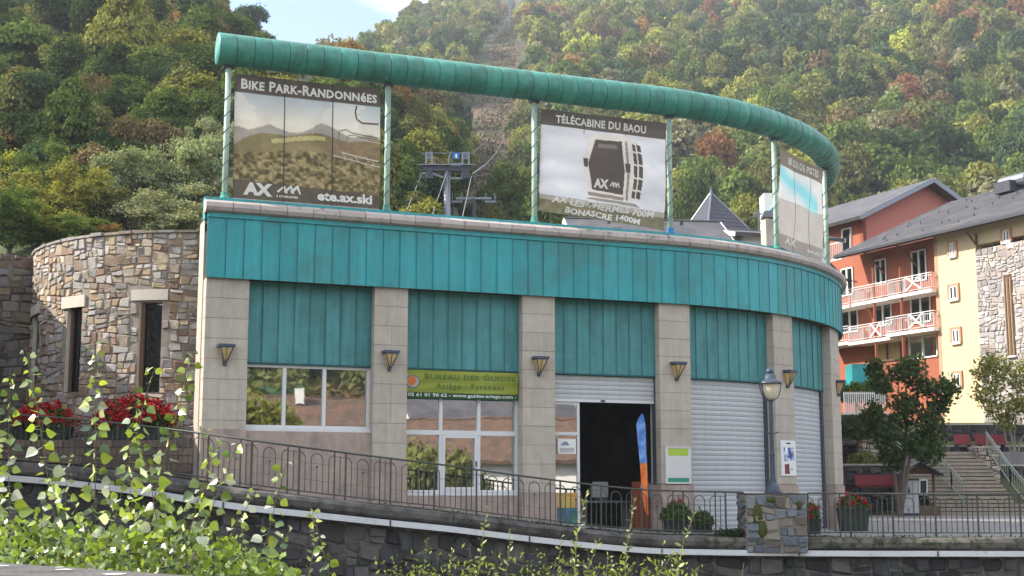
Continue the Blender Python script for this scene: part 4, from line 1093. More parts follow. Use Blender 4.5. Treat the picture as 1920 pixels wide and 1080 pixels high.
for (u_, v_, a_, b_) in ((.22, .52, .14, .22), (.32, .18, .12, .20), (.55, .80, .13, .07), (1.12, .70, .08, .10)):
    mb = MB(); n = 12; ps = []
    for k in range(n):
        t = 2 * math.pi * k / n; q = RND.uniform(.75, 1.2); ps.append((u_ + a_ * q * math.cos(t), v_ + b_ * q * math.sin(t)))
    mb.add([fF(p[0], p[1], .02) for p in ps] + [fF(lerp(p[0], u_, .35), lerp(p[1], v_, .35), .062) for p in ps], [(i, (i + 1) % n, n + (i + 1) % n, n + i) for i in range(n)] + [tuple(range(n, 2 * n))])
    part('moss_patch', mb, M['moss'], pr, smooth=True)

# street lamp on the pier
Yl = 29.75; base = at(1450, 924, Yl); lx, ly = base.x, base.y; zb = zt_ + .024
sl = thing('street_lamp', 'blue-grey street lamp with bell hood and opal bowl on the stone pier', 'street lamp', (lx, ly, zb))
zz = lambda py: zat(py, Yl)
part('lamp_base', MB().lathe([(.19, 0), (.19, .04), (.15, .06), (.13, .16), (.08, .22), (.07, .30), (.065, .34)], (lx, ly, zb), 16), M['navy'], sl, smooth=False)
part('lower_post', MB().lathe([(.056, 0), (.052, .5), (.062, .52), (.062, .56), (.045, .58), (.045, zz(812) - zb - .3)], (lx, ly, zb + .3), 14), M['navy'], sl)
part('upper_post', MB().lathe([(.045, 0), (.04, zz(755) - zz(812)), (.05, zz(752) - zz(812)), (.06, zz(750) - zz(812))], (lx, ly, zz(812)), 14), M['navy'], sl)
part('crossbar', MB().tube([(lx - .15, ly, zz(810)), (lx - .07, ly, zz(813)), (lx + .07, ly, zz(813)), (lx + .15, ly, zz(810))], .014, 6), M['navy'], sl)
zh = zz(720)
hd = part('hood', MB().lathe([(.255, 0), (.262, .015), (.23, .05), (.17, .09), (.13, .13), (.125, .20), (.10, .205), (.10, .23)], (lx, ly, zh), 20), M['galv_dark'] if False else M['navy'], sl, smooth=True)
part('finial', MB().lathe([(.05, 0), (.085, .03), (.09, .07), (.06, .12), (.02, .14)], (lx, ly, zh + .22), 12), M['navy'], hd, smooth=True)
part('opal_bowl', MB().lathe([(.05, -.34), (.09, -.30), (.135, -.22), (.165, -.12), (.175, -.01), (.175, 0)], (lx, ly, zh), 18), M['opal'], sl, smooth=True)
for sx in (-1, 1):
    part('lamp_arm', MB().tube([(lx + sx * .04, ly, zz(752)), (lx + sx * .12, ly, zz(748)), (lx + sx * .19, ly, zz(740)), (lx + sx * .225, ly, zz(728)), (lx + sx * .235, ly, zh)], .012, 6), M['navy'], sl)
for a_ in (.8, 2.3): part('lamp_arm', MB().tube([(lx + .04 * math.cos(a_), ly + .04 * math.sin(a_), zz(752)), (lx + .2 * math.cos(a_), ly + .2 * math.sin(a_), zz(740)), (lx + .235 * math.cos(a_), ly + .235 * math.sin(a_), zh)], .012, 6), M['navy'], sl)

# ------------------------------------------------------------------ leaf soups
def soup(n, pos, size, normal=None, aspect=.7, rnd=None, tint=(.65, 1.35), spread=.9):
    """n little kite leaves at positions pos (n,3) with sizes; returns vertex array, faces, tint"""
    g = rnd or NPR
    d = g.normal(size=(n, 3))
    if normal is not None: d = d * spread + normal * 1.0
    d /= np.linalg.norm(d, axis=1)[:, None] + 1e-9
    a = g.normal(size=(n, 3)); a -= d * np.sum(a * d, 1)[:, None]; a /= np.linalg.norm(a, axis=1)[:, None] + 1e-9
    b = np.cross(d, a); s = np.asarray(size).reshape(-1, 1) * np.ones((n, 1))
    V = np.stack([pos - a * s, pos + b * s * aspect, pos + a * s, pos - b * s * aspect], 1).reshape(-1, 3)
    t = g.uniform(tint[0], tint[1], n); T = np.repeat(t, 4)
    return V, T
def soup_mesh(name, V, T, m, tri=False):
    n = len(V) // 4; me = bpy.data.meshes.new(name)
    me.vertices.add(len(V)); me.vertices.foreach_set('co', np.ascontiguousarray(V, dtype=np.float32).ravel())
    me.loops.add(n * 4); me.loops.foreach_set('vertex_index', np.arange(n * 4, dtype=np.int32))
    me.polygons.add(n); me.polygons.foreach_set('loop_start', np.arange(0, n * 4, 4, dtype=np.int32)); me.polygons.foreach_set('loop_total', np.full(n, 4, dtype=np.int32))
    me.update(); me.validate()
    ca = me.color_attributes.new('tint', 'FLOAT_COLOR', 'POINT')
    if T.ndim == 1: C = np.stack([T, T, T, np.ones_like(T)], 1)
    else: C = np.concatenate([T, np.ones((len(T), 1))], 1)
    ca.data.foreach_set('color', C.astype(np.float32).ravel()); me.materials.append(m); return me
M['petal'] = mat('red_petals', lin(165, 20, 24), .6, var=.35, scale=14, spec=.3)
M['petal_dark'] = mat('dark_red_petals', lin(150, 18, 30), .6, var=.4, scale=14)
M['bush'] = mat_leaf('bush_leaf', 'CONST', c=(.075, .12, .03), trans=.3)
M['bush_dark'] = mat_leaf('dark_bush_leaf', 'CONST', c=(.035, .06, .02), trans=.2)
def dome(n, c, r, rnd=None):
    g = rnd or NPR; d = g.normal(size=(n, 3)); d /= np.linalg.norm(d, axis=1)[:, None]; d[:, 2] = np.abs(d[:, 2]) * 1.0 - .25
    k = g.uniform(.6, 1.0, n)[:, None] ** .5
    return np.array(c)[None] + d * np.array(r)[None] * k * (1 + .12 * g.normal(size=(n, 1))), d
def planter(label, c, bx, flower_r, nf=700, leaves=700, box=True, petal='petal', fsize=.028):
    r = thing('flower_planter', label, 'planter', (c[0], c[1], c[2]))
    if box:
        w, d_, h = bx; mb = MB(); z0 = c[2]; vs = []
        for z, k in ((z0, .86), (z0 + h, 1)):
            for sx, sy in ((-1, -1), (1, -1), (1, 1), (-1, 1)): vs.append((c[0] + sx * w / 2 * k, c[1] + sy * d_ / 2 * k, z))
        mb.add(vs, [(0, 1, 2, 3), (0, 1, 5, 4), (1, 2, 6, 5), (2, 3, 7, 6), (3, 0, 4, 7), (4, 5, 6, 7)]); part('trough', mb, M['planter'], r)
        part('trough_rim', MB().box((c[0], c[1], z0 + h), (w + .03, d_ + .03, .03)), M['planter'], r)
    top = c[2] + (bx[2] if box else 0)
    P, D = dome(leaves, (c[0], c[1], top + flower_r[2] * .25), [q * .9 for q in flower_r]); V, T = soup(leaves, P, NPR.uniform(.03, .055, leaves), D)
    o = part('foliage', soup_mesh('foliage', V, T, M['bush']), None, r)
    nc = max(6, nf // 16); Pc_, Dc_ = dome(nc, (c[0], c[1], top + flower_r[2] * .35), flower_r); ix = NPR.integers(0, nc, nf); P = Pc_[ix] + NPR.normal(size=(nf, 3)) * .030; D = Dc_[ix]; V, T = soup(nf, P, NPR.uniform(fsize * .6, fsize * 1.4, nf), D, .9)
    part('blossoms', soup_mesh('blossoms', V, T, M[petal]), None, r)
    return r
# low coursed wall behind the fence, with flower troughs on it
lcw = thing('coursed_wall', 'low brown wall of long flat stones behind the fence at the left', 'wall', at(200, 880, 27.75))
for row in range(7):
    px = -330 + RND.uniform(0, 40)
    while px < 376:
        w_ = RND.uniform(30, 62); p2 = min(px + w_, 378); Y = 27.72
        a_, b_ = at(px, 800, Y), at(p2 - 1.2, 800, Y); z1 = 2.02 - row * .165; mb = MB().box(((a_.x + b_.x) / 2, Y + .2, z1 - .078), (b_.x - a_.x, .4 + RND.uniform(-.02, .02), .15))
        o = part('course_stone', mb, M['stone'], lcw); c = RND.choice([lin(112, 96, 84), lin(96, 84, 78), lin(126, 108, 92)]); o.color = (*c, 1); px = p2
a_, b_ = at(-330, 800, 27.75), at(376, 800, 27.75)
part('wall_core', MB().box(((a_.x + b_.x) / 2, 27.97, 1.0), (b_.x - a_.x, .42, 2.0)), M['mortar_dark'], lcw)
p = at(80, 812, 27.9); planter('bright red geraniums in a dark trough on the low wall, leftmost cluster', (p.x, 27.9, 2.03), (1.2, .34, .24), (.66, .34, .46), 2200, 900)
p = at(252, 812, 27.85); planter('large bushy red flowers in a dark trough under the tallest slit window', (p.x, 27.85, 2.03), (1.45, .36, .24), (.84, .38, .56), 3600, 900)
p = at(1266, 985, 30.6); planter('leafy planter with a few red flowers left of the wide grey shutter', (p.x, 30.3, .0), (.55, .4, .34), (.36, .28, .42), 110, 1400, petal='petal_dark')
p = at(1315, 985, 30.9); planter('low green bushy planter in front of the wide grey shutter', (p.x, 30.7, .0), (.4, .35, .25), (.26, .22, .30), 30, 900, petal='petal_dark')
p = at(1488, 960, 30.6); planter('red flowers in a planter peeping over the stone pier', (p.x, 30.9, .3), (.7, .35, .3), (.36, .24, .24), 260, 500, petal='petal_dark')
p = at(1520, 975, 30.7); planter('red and white flowers in a tub just right of the stone pier', (p.x, 30.7, .0), (.4, .35, .35), (.22, .2, .38), 240, 500)
p = at(1600, 985, 34.5); planter('square green tub of red geraniums at the corner of the green building', (p.x, 34.5, .0), (.72, .5, .55), (.42, .32, .36), 420, 700)
# weeds on the ledge
V_, T_ = [], []
n = 2600; ls = NPR.uniform(l_of(700), l_of(1950), n); ls = np.concatenate([ls[:1300], NPR.normal(l_of(1375), .22, 1300)])
P = np.array([tuple(quay(l, NPR.uniform(-.05, .28), NPR.uniform(-.06, .03) + (.12 * NPR.random() if i >= 1300 else 0))) for i, l in enumerate(ls)])
V, T = soup(n, P, NPR.uniform(.012, .035, n), None, .4); o = part('ledge_weeds', soup_mesh('ledge_weeds', V, T, M['bush_dark']), None); o['kind'] = 'stuff'; o['label'] = 'small dark weeds growing along the river wall ledge'; o['category'] = 'weeds'
# ------------------------------------------------------------------ hotel on the right (wall plane runs towards the viewer)
HP = at(1765, 700, 80.0); HU = Vector((.447, -.894, 0)); HN = Vector((-.894, -.447, 0))
def hp(px, py, off=0.0):                     # pixel -> (u, z) on the hotel wall plane moved outwards by off
    a, b = ray(px, py); P0 = HP + HN * off; t = P0.dot(HN) / (Vector((a, 1, 0)).dot(HN))
    p = Vector((a * t, t, 0)); return (p - P0).dot(HU), HEYE + b * t
def hw(u, z, off=0.0): p = HP + HU * u + HN * off; return Vector((p.x, p.y, z))
hot = thing('hotel', 'red and yellow hotel with slate roofs and white balconies on the right', 'building', hw(0, 0, -4))
uL = hp(1540, 600)[0]; uY0 = 0.0; uS = hp(1836, 600)[0]; uR = hp(1920, 600)[0] + 9
ZB = 4.0; ZE = hp(1745, 437, 0)[1] - .1
def wallbox(name, u0, u1, z0, z1, m, off=0.0, dep=9.0, parent=None):
    return part(name, MB().extrude([hw(u0, z0, off), hw(u1, z0, off), hw(u1, z1, off), hw(u0, z1, off)], -HN * dep), m, parent or hot)
# red wing is set back so that the balconies sit in front of it
wallbox('red_wall', uL, -.01, 0, ZE, M['red_wall'], -.9)
wallbox('yellow_wall', 0, uS - .003, ZB - 2, ZE + .3, M['yellow_wall'])
wallbox('yellow_gable_band', uS, uR, hp(1850, 455)[1], ZE + .3, M['yellow_wall'])
zst = hp(1850, 465)[1]
M['clad'] = mat('pale_stone_cladding', (.40, .37, .345), .9, var=.25, scale=1.6, bump=.6, bscale=3, c2=(.33, .29, .27), c2scale=2.2, c2pos=(.5, .62))
sc = wallbox('stone_wall', uS, uR, ZB - 2, hp(1850, 465)[1] - .01, M['clad'], .05, 9.0)
fC = lambda u_, v_, h_=0.0: hw(u_, v_, .06 + h_)
PAL_CL = [lin(*c) for c in ((178, 172, 168), (164, 157, 153), (186, 180, 174), (152, 142, 138), (174, 160, 148), (160, 155, 154))]
g1, g2 = hp(1882, 515)[0], hp(1898, 515)[0]
lay(rubble(uS, hp(1960, 600)[0], 4.4, zst, .46, .30, .43, [(g1 - .02, hp(1890, 668)[1] - .02, g2 + .02, hp(1890, 514)[1] + .02)], .03), fC, PAL_CL, sc, M['stone'], (.03, .07), limit=280)
wallbox('corner_quoin', -.12, .12, 4.4, ZE - .1, M['orange_wall'], .02, .12)
ZG = hp(1700, 700)[1]
# windows
def hwin(px0, px1, py0, py1, off, m_frame, name='window', french=False, reveal=.14, glass='glass_dark'):
    u0, z1 = hp(px0, py0, off); u1, _ = hp(px1, py0, off); z0 = hp((px0 + px1) / 2, py1, off)[1]
    w = part(name, MB().extrude([hw(u0, z0, off + .01), hw(u1, z0, off + .01), hw(u1, z1, off + .01), hw(u0, z1, off + .01)], HN * .02), M[glass], hot)
    fw = .09
    for (a, b, c, d) in ((u0, u1, z1 - fw, z1), (u0, u1, z0, z0 + fw), (u0, u0 + fw, z0, z1), (u1 - fw, u1, z0, z1)):
        part('frame', MB().extrude([hw(a, c, off + .035), hw(b, c, off + .035), hw(b, d, off + .035), hw(a, d, off + .035)], HN * .05), m_frame, w)
    um = (u0 + u1) / 2
    part('frame', MB().extrude([hw(um - .07, z0, off + .036), hw(um + .07, z0, off + .036), hw(um + .07, z1, off + .036), hw(um - .07, z1, off + .036)], HN * .05), m_frame, w)
    if not french:
        part('sill', MB().extrude([hw(u0 - .08, z0 - .1, off), hw(u1 + .08, z0 - .1, off), hw(u1 + .08, z0, off), hw(u0 - .08, z0, off)], HN * .16), M['hotel_white'], w)
    return w
def hwin_recess(px0, px1, py0, py1):
    """small window set in a shadowed reveal of the yellow wall"""
    w = hwin(px0, px1, py0, py1, 0, M['hotel_white'])
    u0, z1 = hp(px0, py0); u1, _ = hp(px1, py0); z0 = hp((px0 + px1) / 2, py1)[1]
    for a in (u0 - .14, u1):
        part('reveal', MB().extrude([hw(a, z0 - .02, .0), hw(a + .14, z0 - .02, .0), hw(a + .14, z1 + .12, .0), hw(a, z1 + .12, .0)], HN * .12), M['orange_wall'], w)
    part('reveal', MB().extrude([hw(u0, z1, .0), hw(u1, z1, .0), hw(u1, z1 + .12, .0), hw(u0, z1 + .12, .0)], HN * .12), M['orange_wall'], w)
for q in ((1781, 1792, 456, 481), (1781, 1796, 537, 562), (1786, 1800, 618, 643), (1788, 1802, 700, 724), (1881, 1894, 433, 454)): hwin_recess(*q)
sw = hwin(1883, 1897, 516, 668, .07, M['wood'], glass='curtain')
for (a, b, c, d) in ((1641, 1662, 488, 532), (1709, 1737, 472, 528), (1577, 1600, 505, 555), (1639, 1672, 563, 612), (1707, 1745, 548, 606), (1578, 1609, 577, 624)):
    hwin(a, b, c, d, -.9, M['hotel_white'], 'french_window', True)
hwin(1638, 1690, 637, 678, -.9, M['wood'], 'wide_window', True, glass='curtain'); hwin(1704, 1758, 626, 672, -.9, M['hotel_white'], 'wide_window', True, glass='glass')
# balconies
def balcony(px0, px1, pyd, dep=1.35, cross=(), chair=None):
    off0 = -.9; f = off0 + dep
    u0 = hp(px0, pyd, f)[0]; u1, z = hp(px1, pyd, f)
    b = part('balcony', MB().extrude([hw(u0, z - .2, f), hw(u1, z - .2, f), hw(u1, z, f), hw(u0, z, f)], -HN * (dep + .02)), M['hotel_white'], hot)
    H_ = 1.0
    def bar(nm, a, c, w, m=M['white']): part(nm, MB().bar(a, c, w), m, b)
    for hz in (H_, H_ - .14, .12): bar('rail', hw(u0, z + hz, f - .04), hw(u1, z + hz, f - .04), .045 if hz == H_ else .03)
    for uu in (u0 + .03, u1 - .03):
        for hz in (H_, .12): bar('rail', hw(uu, z + hz, f - .04), hw(uu, z + hz, off0), .04)
        n = 9
        for k in range(n): bar('baluster', hw(uu, z + .12, lerp(f - .04, off0, (k + .5) / n)), hw(uu, z + H_ - .1, lerp(f - .04, off0, (k + .5) / n)), .022)
    n = int((u1 - u0) / .17)
    for k in range(n + 1):
        uu = lerp(u0 + .03, u1 - .03, k / n)
        if any(c0 < k / n < c1 for c0, c1 in cross): continue
        bar('baluster', hw(uu, z + .12, f - .04), hw(uu, z + H_ - .1, f - .04), .022 if k % 8 else .05)
    for c0, c1 in cross:
        a, c = lerp(u0, u1, c0), lerp(u0, u1, c1)
        for p, q in (((a, z + .1), (c, z + H_)), ((a, z + H_), (c, z + .1))): bar('cross_brace', hw(p[0], p[1], f - .02), hw(q[0], q[1], f - .02), .09)
        bar('cross_brace', hw(a, z + .1, f - .02), hw(a, z + H_, f - .02), .08); bar('cross_brace', hw(c, z + .1, f - .02), hw(c, z + H_, f - .02), .08)
    return u0, u1, z, f
bs = [balcony(1596, 1664, 557, cross=()), balcony(1664, 1746, 541, cross=((.42, .78),)), balcony(1590, 1668, 631, cross=((.55, .8),)), balcony(1660, 1751, 613, cross=((.5, .8),)), balcony(1540, 1592, 571), balcony(1540, 1590, 640)]
for k, (u0, u1, z, f) in enumerate(bs[:4]):
    t = thing('balcony_table', ['white table on the upper left hotel balcony', 'white table on the upper right hotel balcony', 'white table on the lower left hotel balcony', 'white table on the lower right hotel balcony'][k], 'table', hw(lerp(u0, u1, .55), z, f - .6), 'tables on the hotel balconies')
    c = hw(lerp(u0, u1, .4 if k != 1 else .2), z, f - .55)
    part('table_top', MB().lathe([(.38, 0), (.38, .04)], (c.x, c.y, z + .70), 14), M['hotel_white'], t); part('table_leg', MB().lathe([(.2, 0), (.03, .05), (.03, .7)], (c.x, c.y, z), 8), M['hotel_white'], t)
# posts and brackets under the eaves
for px, py in ((1645, 705), (1696, 690)):
    u, z = hp(px, py, .3); part('balcony_post', MB().bar(hw(u, ZB, .3), hw(u, hp(px, 500, .3)[1], .3), .14), M['red_wall'], hot)
for px in (1590, 1660, 1722):
    u, z = hp(px, 500, -.9); part('eave_bracket', MB().bar(hw(u, ZE - 1.6, -.88), hw(u, ZE - .3, .9), .10), M['wood'], hot)
# roofs: thick slate slabs
def roof_slab(name, pts, th, m):
    pts = [Vector(p) for p in pts]; n = (pts[1] - pts[0]).cross(pts[3] - pts[0]).normalized(); n = n if n.z > 0 else -n
    r = part(name, MB().extrude(pts, -n * th), m, hot); return r, n
OE = 1.1
def eave(px, py, off=OE): u, z = hp(px, py, off); return u, z
ul, zl = eave(1566, 487); u2, z2 = eave(1743, 437); ur, zr_ = eave(1918, 389)
ze = (zl + z2 + zr_) / 3
BK = Vector((.894, .447, 0))
Dr, pit = 10.5, .44
def rp(u, d, ze_=None): p = hw(u, (ze if ze_ is None else ze_), OE) + BK * d; p.z += d * pit; return p
M['slate_h'] = mat('hotel_slates', (.075, .074, .082), .7, var=.25, scale=1.2, c2=(.11, .105, .11), c2scale=.8, spec=.25)
r1, nrm = roof_slab('roof', [rp(ul, 0), rp(uR, 0), rp(uR, Dr), rp(ul, Dr)], .22, M['slate_h'])
roof_slab('roof', [rp(ul, Dr) + Vector((0, 0, .0)), rp(uR, Dr), rp(uR, Dr) + BK * 9 - Vector((0, 0, 4)), rp(ul, Dr) + BK * 9 - Vector((0, 0, 4))], .22, M['slate_h'])
# slate courses of the near roof, laid proud row by row
for k in range(26):
    d0, d1 = k * Dr / 26, (k + 1) * Dr / 26 + .05
    part('slate_course', MB().add([rp(ul, d0) + nrm * .035, rp(uR, d0) + nrm * .035, rp(uR, d1) + nrm * .006, rp(ul, d1) + nrm * .006, rp(ul, d0), rp(uR, d0)], [(0, 1, 2, 3), (4, 5, 1, 0)]), M['slate_h'], r1)
part('fascia_board', MB().bar(rp(ul, 0) - nrm * .13 + HN * .03, rp(uR, 0) - nrm * .13 + HN * .03, .06, .24, nrm), M['wood'], hot)
part('gutter', MB().bar(rp(ul, 0) + HN * .12 - Vector((0, 0, .12)), rp(uR, 0) + HN * .12 - Vector((0, 0, .12)), .13), M['galv_dark'], hot)
part('barge_board', MB().bar(rp(ul, 0) - HU * .04 - nrm * .1, rp(ul, Dr) - HU * .04 - nrm * .1, .08, .3, nrm), M['galv'], hot)
ud = hp(1834, 470)[0]
part('downpipe', MB().tube([hw(hp(1806, 420, OE)[0], ze - .15, OE), hw(ud, ze - 1.0, .15), hw(ud, ze - 1.4, .12), hw(ud, ZG + 7.6, .12)], .06, 6), M['wood'], hot)
for k in range(34):                          # snow hooks
    u = RND.uniform(ul + 1, uR - 6); d = RND.uniform(.6, Dr - 1); p = rp(u, d); part('snow_hook', MB().box(p + nrm * .08, (.05, .12, .14)), M['galv_dark'], r1)
cu_ = hp(1902, 350, -6)[0]; cp = rp(cu_ - 1.2, 8.2)
ch = part('chimney', MB().box(cp + Vector((0, 0, .2)), (1.3, 1.8, .7), math.atan2(HU.y, HU.x)), M['slate_dark'], hot)
part('chimney_cap', MB().tube([cp + HU * -.8 + Vector((0, 0, .6)), cp + HU * 1.3 + Vector((0, 0, .6))], .42, 12), M['galv'], ch)
# upper block with a gable end
YG = 95.0
gc = at(1617, 404, YG); ga = at(1728, 345, YG + 3.0); gr_ = at(1792, 380, YG + 5)
pinkm = mat('rose_render', (.46, .17, .13), .85, var=.05)
Ld = Vector((-.447, .894, 0))
tA = (ga - gc).dot(BK); tB = 2 * tA
ga = gc + BK * tA; ga.z = at(1728, 345, ga.y).z; gz = gc.z
gb = gc + BK * tB; gb.z = gz
part('gable_wall', MB().extrude([gc - Vector((0, 0, 12)), gb - Vector((0, 0, 12)), gb, ga, gc], Ld * .3), pinkm, hot)
part('side_wall', MB().extrude([gc - Vector((0, 0, 12)) , gc - Vector((0, 0, .0)), gc + Ld * 14, gc + Ld * 14 - Vector((0, 0, 12))], BK * .3), M['red_wall'], hot)
upv = (ga - gc).normalized(); o_ = 1.2
E0 = gc - upv * o_; R0 = ga.copy()
r2, n2 = roof_slab('roof', [E0 - Ld * .9 + Vector((0, 0, .25)), R0 - Ld * .9 + Vector((0, 0, .25)), R0 + Ld * 15 + Vector((0, 0, .25)), E0 + Ld * 15 + Vector((0, 0, .25))], .25, M['slate_h'])
dn = (gb - ga).normalized()
roof_slab('roof', [R0 - Ld * .9 + Vector((0, 0, .25)), gb + dn * .8 - Ld * .9 + Vector((0, 0, .25)), gb + dn * .8 + Ld * 15 + Vector((0, 0, .25)), R0 + Ld * 15 + Vector((0, 0, .25))], .25, M['slate_h'])
part('barge_board', MB().bar(E0 - Ld * .95 + Vector((0, 0, .12)), R0 - Ld * .95 + Vector((0, 0, .12)), .1, .35, n2), M['galv'], hot)
part('barge_board', MB().bar(R0 - Ld * .95 + Vector((0, 0, .12)), gb + dn * .8 - Ld * .95 + Vector((0, 0, .12)), .1, .35), M['galv'], hot)
# top floor window and balcony of the upper block, on its side wall
def sidept(px, py, off=0.0):
    n = Vector((-.894, -.447, 0)); P0 = gc + n * off; a, b = ray(px, py); t = P0.dot(n) / Vector((a, 1, 0)).dot(n); return Vector((a * t, t, HEYE + b * t))
w = part('french_window', MB().extrude([sidept(1580, 471, .02), sidept(1594, 468, .02), sidept(1594, 427, .02), sidept(1580, 431, .02)], Vector((-.05, -.02, 0))), M['glass_dark'], hot)
for a_, b_ in (((1579, 431), (1579, 472)), ((1595, 427), (1595, 469)), ((1579, 431), (1595, 427))): part('frame', MB().bar(sidept(*a_, .08), sidept(*b_, .08), .12), M['hotel_white'], w)
bb = part('balcony', MB().extrude([sidept(1540, 492, 1.2), sidept(1578, 482, 1.2), sidept(1578, 487, 1.2), sidept(1540, 497, 1.2)], Vector((1.1, .55, 0))), M['hotel_white'], hot)
for k in range(9): part('baluster', MB().bar(sidept(1545 + k * 4, 491 - k, 1.2), sidept(1545 + k * 4, 462 - k, 1.2), .05), M['white'], bb)
part('rail', MB().bar(sidept(1545, 462, 1.2), sidept(1578, 453, 1.2), .07), M['white'], bb)
# turquoise porch
part('porch', MB().extrude([sidept(1574, 655, -4), sidept(1622, 650, -4), sidept(1622, 645, -4), sidept(1574, 648, -4)], Vector((1, .5, 0))), M['teal'], hot)
pb = at(1612, 700, 74); part('porch_base', MB().box((pb.x, 74, pb.z - .2), (1.2, 1.5, 1.3)), M['teal'], hot)

# ------------------------------------------------------------------ roofs behind the station
def house(name, label, ridge, w, L, z0, ze_, zr2, ang, roofm, wallm):
    r = thing(name, label, 'house', (ridge[0], ridge[1], z0)); c, s_ = math.cos(ang), math.sin(ang)
    P = lambda x, y, z: Vector((ridge[0] + x * c - y * s_, ridge[1] + x * s_ + y * c, z))
    mb = MB()
    for sy in (-1, 1): mb.extrude([P(-L / 2, sy * w / 2, z0), P(L / 2, sy * w / 2, z0), P(L / 2, sy * w / 2, ze_), P(-L / 2, sy * w / 2, ze_)], P(0, -sy * .2, 0) - P(0, 0, 0))
    part('wall', mb, wallm, r)
    for sx in (-1, 1):
        part('gable_wall', MB().extrude([P(sx * L / 2, -w / 2, z0), P(sx * L / 2, w / 2, z0), P(sx * L / 2, w / 2, ze_), P(sx * L / 2, 0, zr2 - .05), P(sx * L / 2, -w / 2, ze_)], P(-sx * .2, 0, 0) - P(0, 0, 0)), wallm, r)
    for sy in (-1, 1):
        a = [P(-L / 2 - .5, 0, zr2), P(L / 2 + .5, 0, zr2), P(L / 2 + .5, sy * (w / 2 + .5), ze_ - .15), P(-L / 2 - .5, sy * (w / 2 + .5), ze_ - .15)]
        part('roof', MB().extrude(a, Vector((0, 0, .16))), roofm, r)
    part('ridge', MB().tube([P(-L / 2 - .5, 0, zr2 + .17), P(L / 2 + .5, 0, zr2 + .17)], .07, 6), roofm, r)
    for sx in (-1, 1):
        for sy in (-1, 1): part('barge_board', MB().bar(P(sx * (L / 2 + .53), 0, zr2 + .06), P(sx * (L / 2 + .53), sy * (w / 2 + .5), ze_ - .1), .05, .2), M['hotel_white'], r)
    return r, P
zr1 = zat(419, 62); a1 = at(1205, 425, 62)
chal, Pc = house('chalet', 'grey roofed house just showing above the station parapet below the gondola banner', (a1.x, 62), 6, 6.4, 0, zr1 - 1.9, zr1, .12, M['slate_h'], M['wall_white'])
for k in range(3): q = Pc(-1.8 + k * 1.7, -1.0, zr1 - .25); part('roof_vent', MB().box(q + Vector((0, 0, .12)), (.14, .14, .22)), M['galv_dark'], chal)
# spire
ap = at(1333, 361, 70); zb_s = zat(470, 70); hw_ = (1406 - 1280) / F * 70 / 2
sp = thing('slate_spire', 'steep pyramidal slate spire rising behind the curved parapet', 'spire', (ap.x + .2, 70, 0))
ang = math.radians(24); cs = [(math.cos(ang + k * math.pi / 2 + math.pi / 4), math.sin(ang + k * math.pi / 2 + math.pi / 4)) for k in range(4)]
R_ = hw_ * 1.46; bot = [Vector((ap.x + .28 + c[0] * R_ * 1.05, 70 + c[1] * R_ * 1.05, zb_s)) for c in cs]
for k in range(4):
    a_, b_ = bot[k], bot[(k + 1) % 4]; n = 14
    mb = MB().add([a_, b_, ap], [(0, 1, 2)])
    rf = part('roof_face', mb, M['slate_dark'] , sp)
    nn_ = (b_ - a_).cross(ap - a_).normalized()
    if nn_.dot((a_ + b_) / 2 - Vector((ap.x, 70, zb_s))) < 0: nn_ = -nn_
    for q in range(n):
        t0, t1 = q / n, (q + 1) / n
        part('slate_course', MB().add([a_.lerp(ap, t0) + nn_ * .022, b_.lerp(ap, t0) + nn_ * .022, b_.lerp(ap, min(.985, t1)) + nn_ * .010, a_.lerp(ap, min(.985, t1)) + nn_ * .010], [(0, 1, 2, 3)]), M['slate_dark'], rf)
    part('hip', MB().tube([a_, ap], .05, 6), M['galv'], sp)
part('finial', MB().lathe([(.06, -.1), (.08, .05), (.03, .12), (.02, .3)], ap, 8), M['galv'], sp)
part('tower_wall', MB().prism([(Vector((ap.x + .28, 70)).x + c[0] * R_ * .9, 70 + c[1] * R_ * .9) for c in cs], 0, zb_s), M['wall_white'], sp)
# chimney, aerial, small roof
c1 = at(1441, 430, 60); w1 = 22 / F * 60
cm = thing('chimney_stack', 'cream chimney with a dark slate cap left of the narrow banner', 'chimney', (c1.x, 60, 7))
part('stack', MB().box((c1.x, 60, (zat(412, 60) + 7) / 2), (w1, .5, zat(412, 60) - 7), .3), M['stone_block'], cm)
zc = zat(410, 60)
part('cap', MB().add([(c1.x - w1 * .62, 59.7, zc), (c1.x + w1 * .62, 59.7, zc), (c1.x + w1 * .62, 60.3, zc), (c1.x - w1 * .62, 60.3, zc), (c1.x - w1 * .3, 60, zc + .36), (c1.x + w1 * .5, 60, zc + .4)], [(0, 1, 5, 4), (2, 3, 4, 5), (1, 2, 5), (3, 0, 4), (0, 3, 2, 1)]), M['slate_dark'], cm)
h3, P3 = house('low_house', 'low slate roof behind the parapet left of the cream chimney', (at(1425, 440, 64).x, 64), 5, 4.6, 0, zat(462, 64), zat(440, 64), .3, M['slate_h'], M['wall_white'])
ae = thing('aerial', 'thin rooftop television aerial beside the cream chimney', 'aerial', (at(1423, 450, 63).x, 63, 9))
x_ = at(1423, 450, 63).x; part('mast', MB().bar((x_, 63, zat(462, 63)), (x_, 63, zat(392, 63)), .05), M['galv'], ae)
for k in range(4): part('element', MB().bar((x_ - .3 + .04 * k, 63, zat(398 + k * 3, 63)), (x_ + .35 - .04 * k, 63.1, zat(396 + k * 3, 63)), .03), M['galv'], ae)
part('boom', MB().bar((x_ - .45, 63, zat(409, 63)), (x_ + .5, 63, zat(396, 63)), .04), M['galv'], ae)
tr = at(1444, 400, 66); tt = thing('turquoise_gable', 'small turquoise roof gable peeking out behind the narrow banner', 'roof', (tr.x, 66, 8))
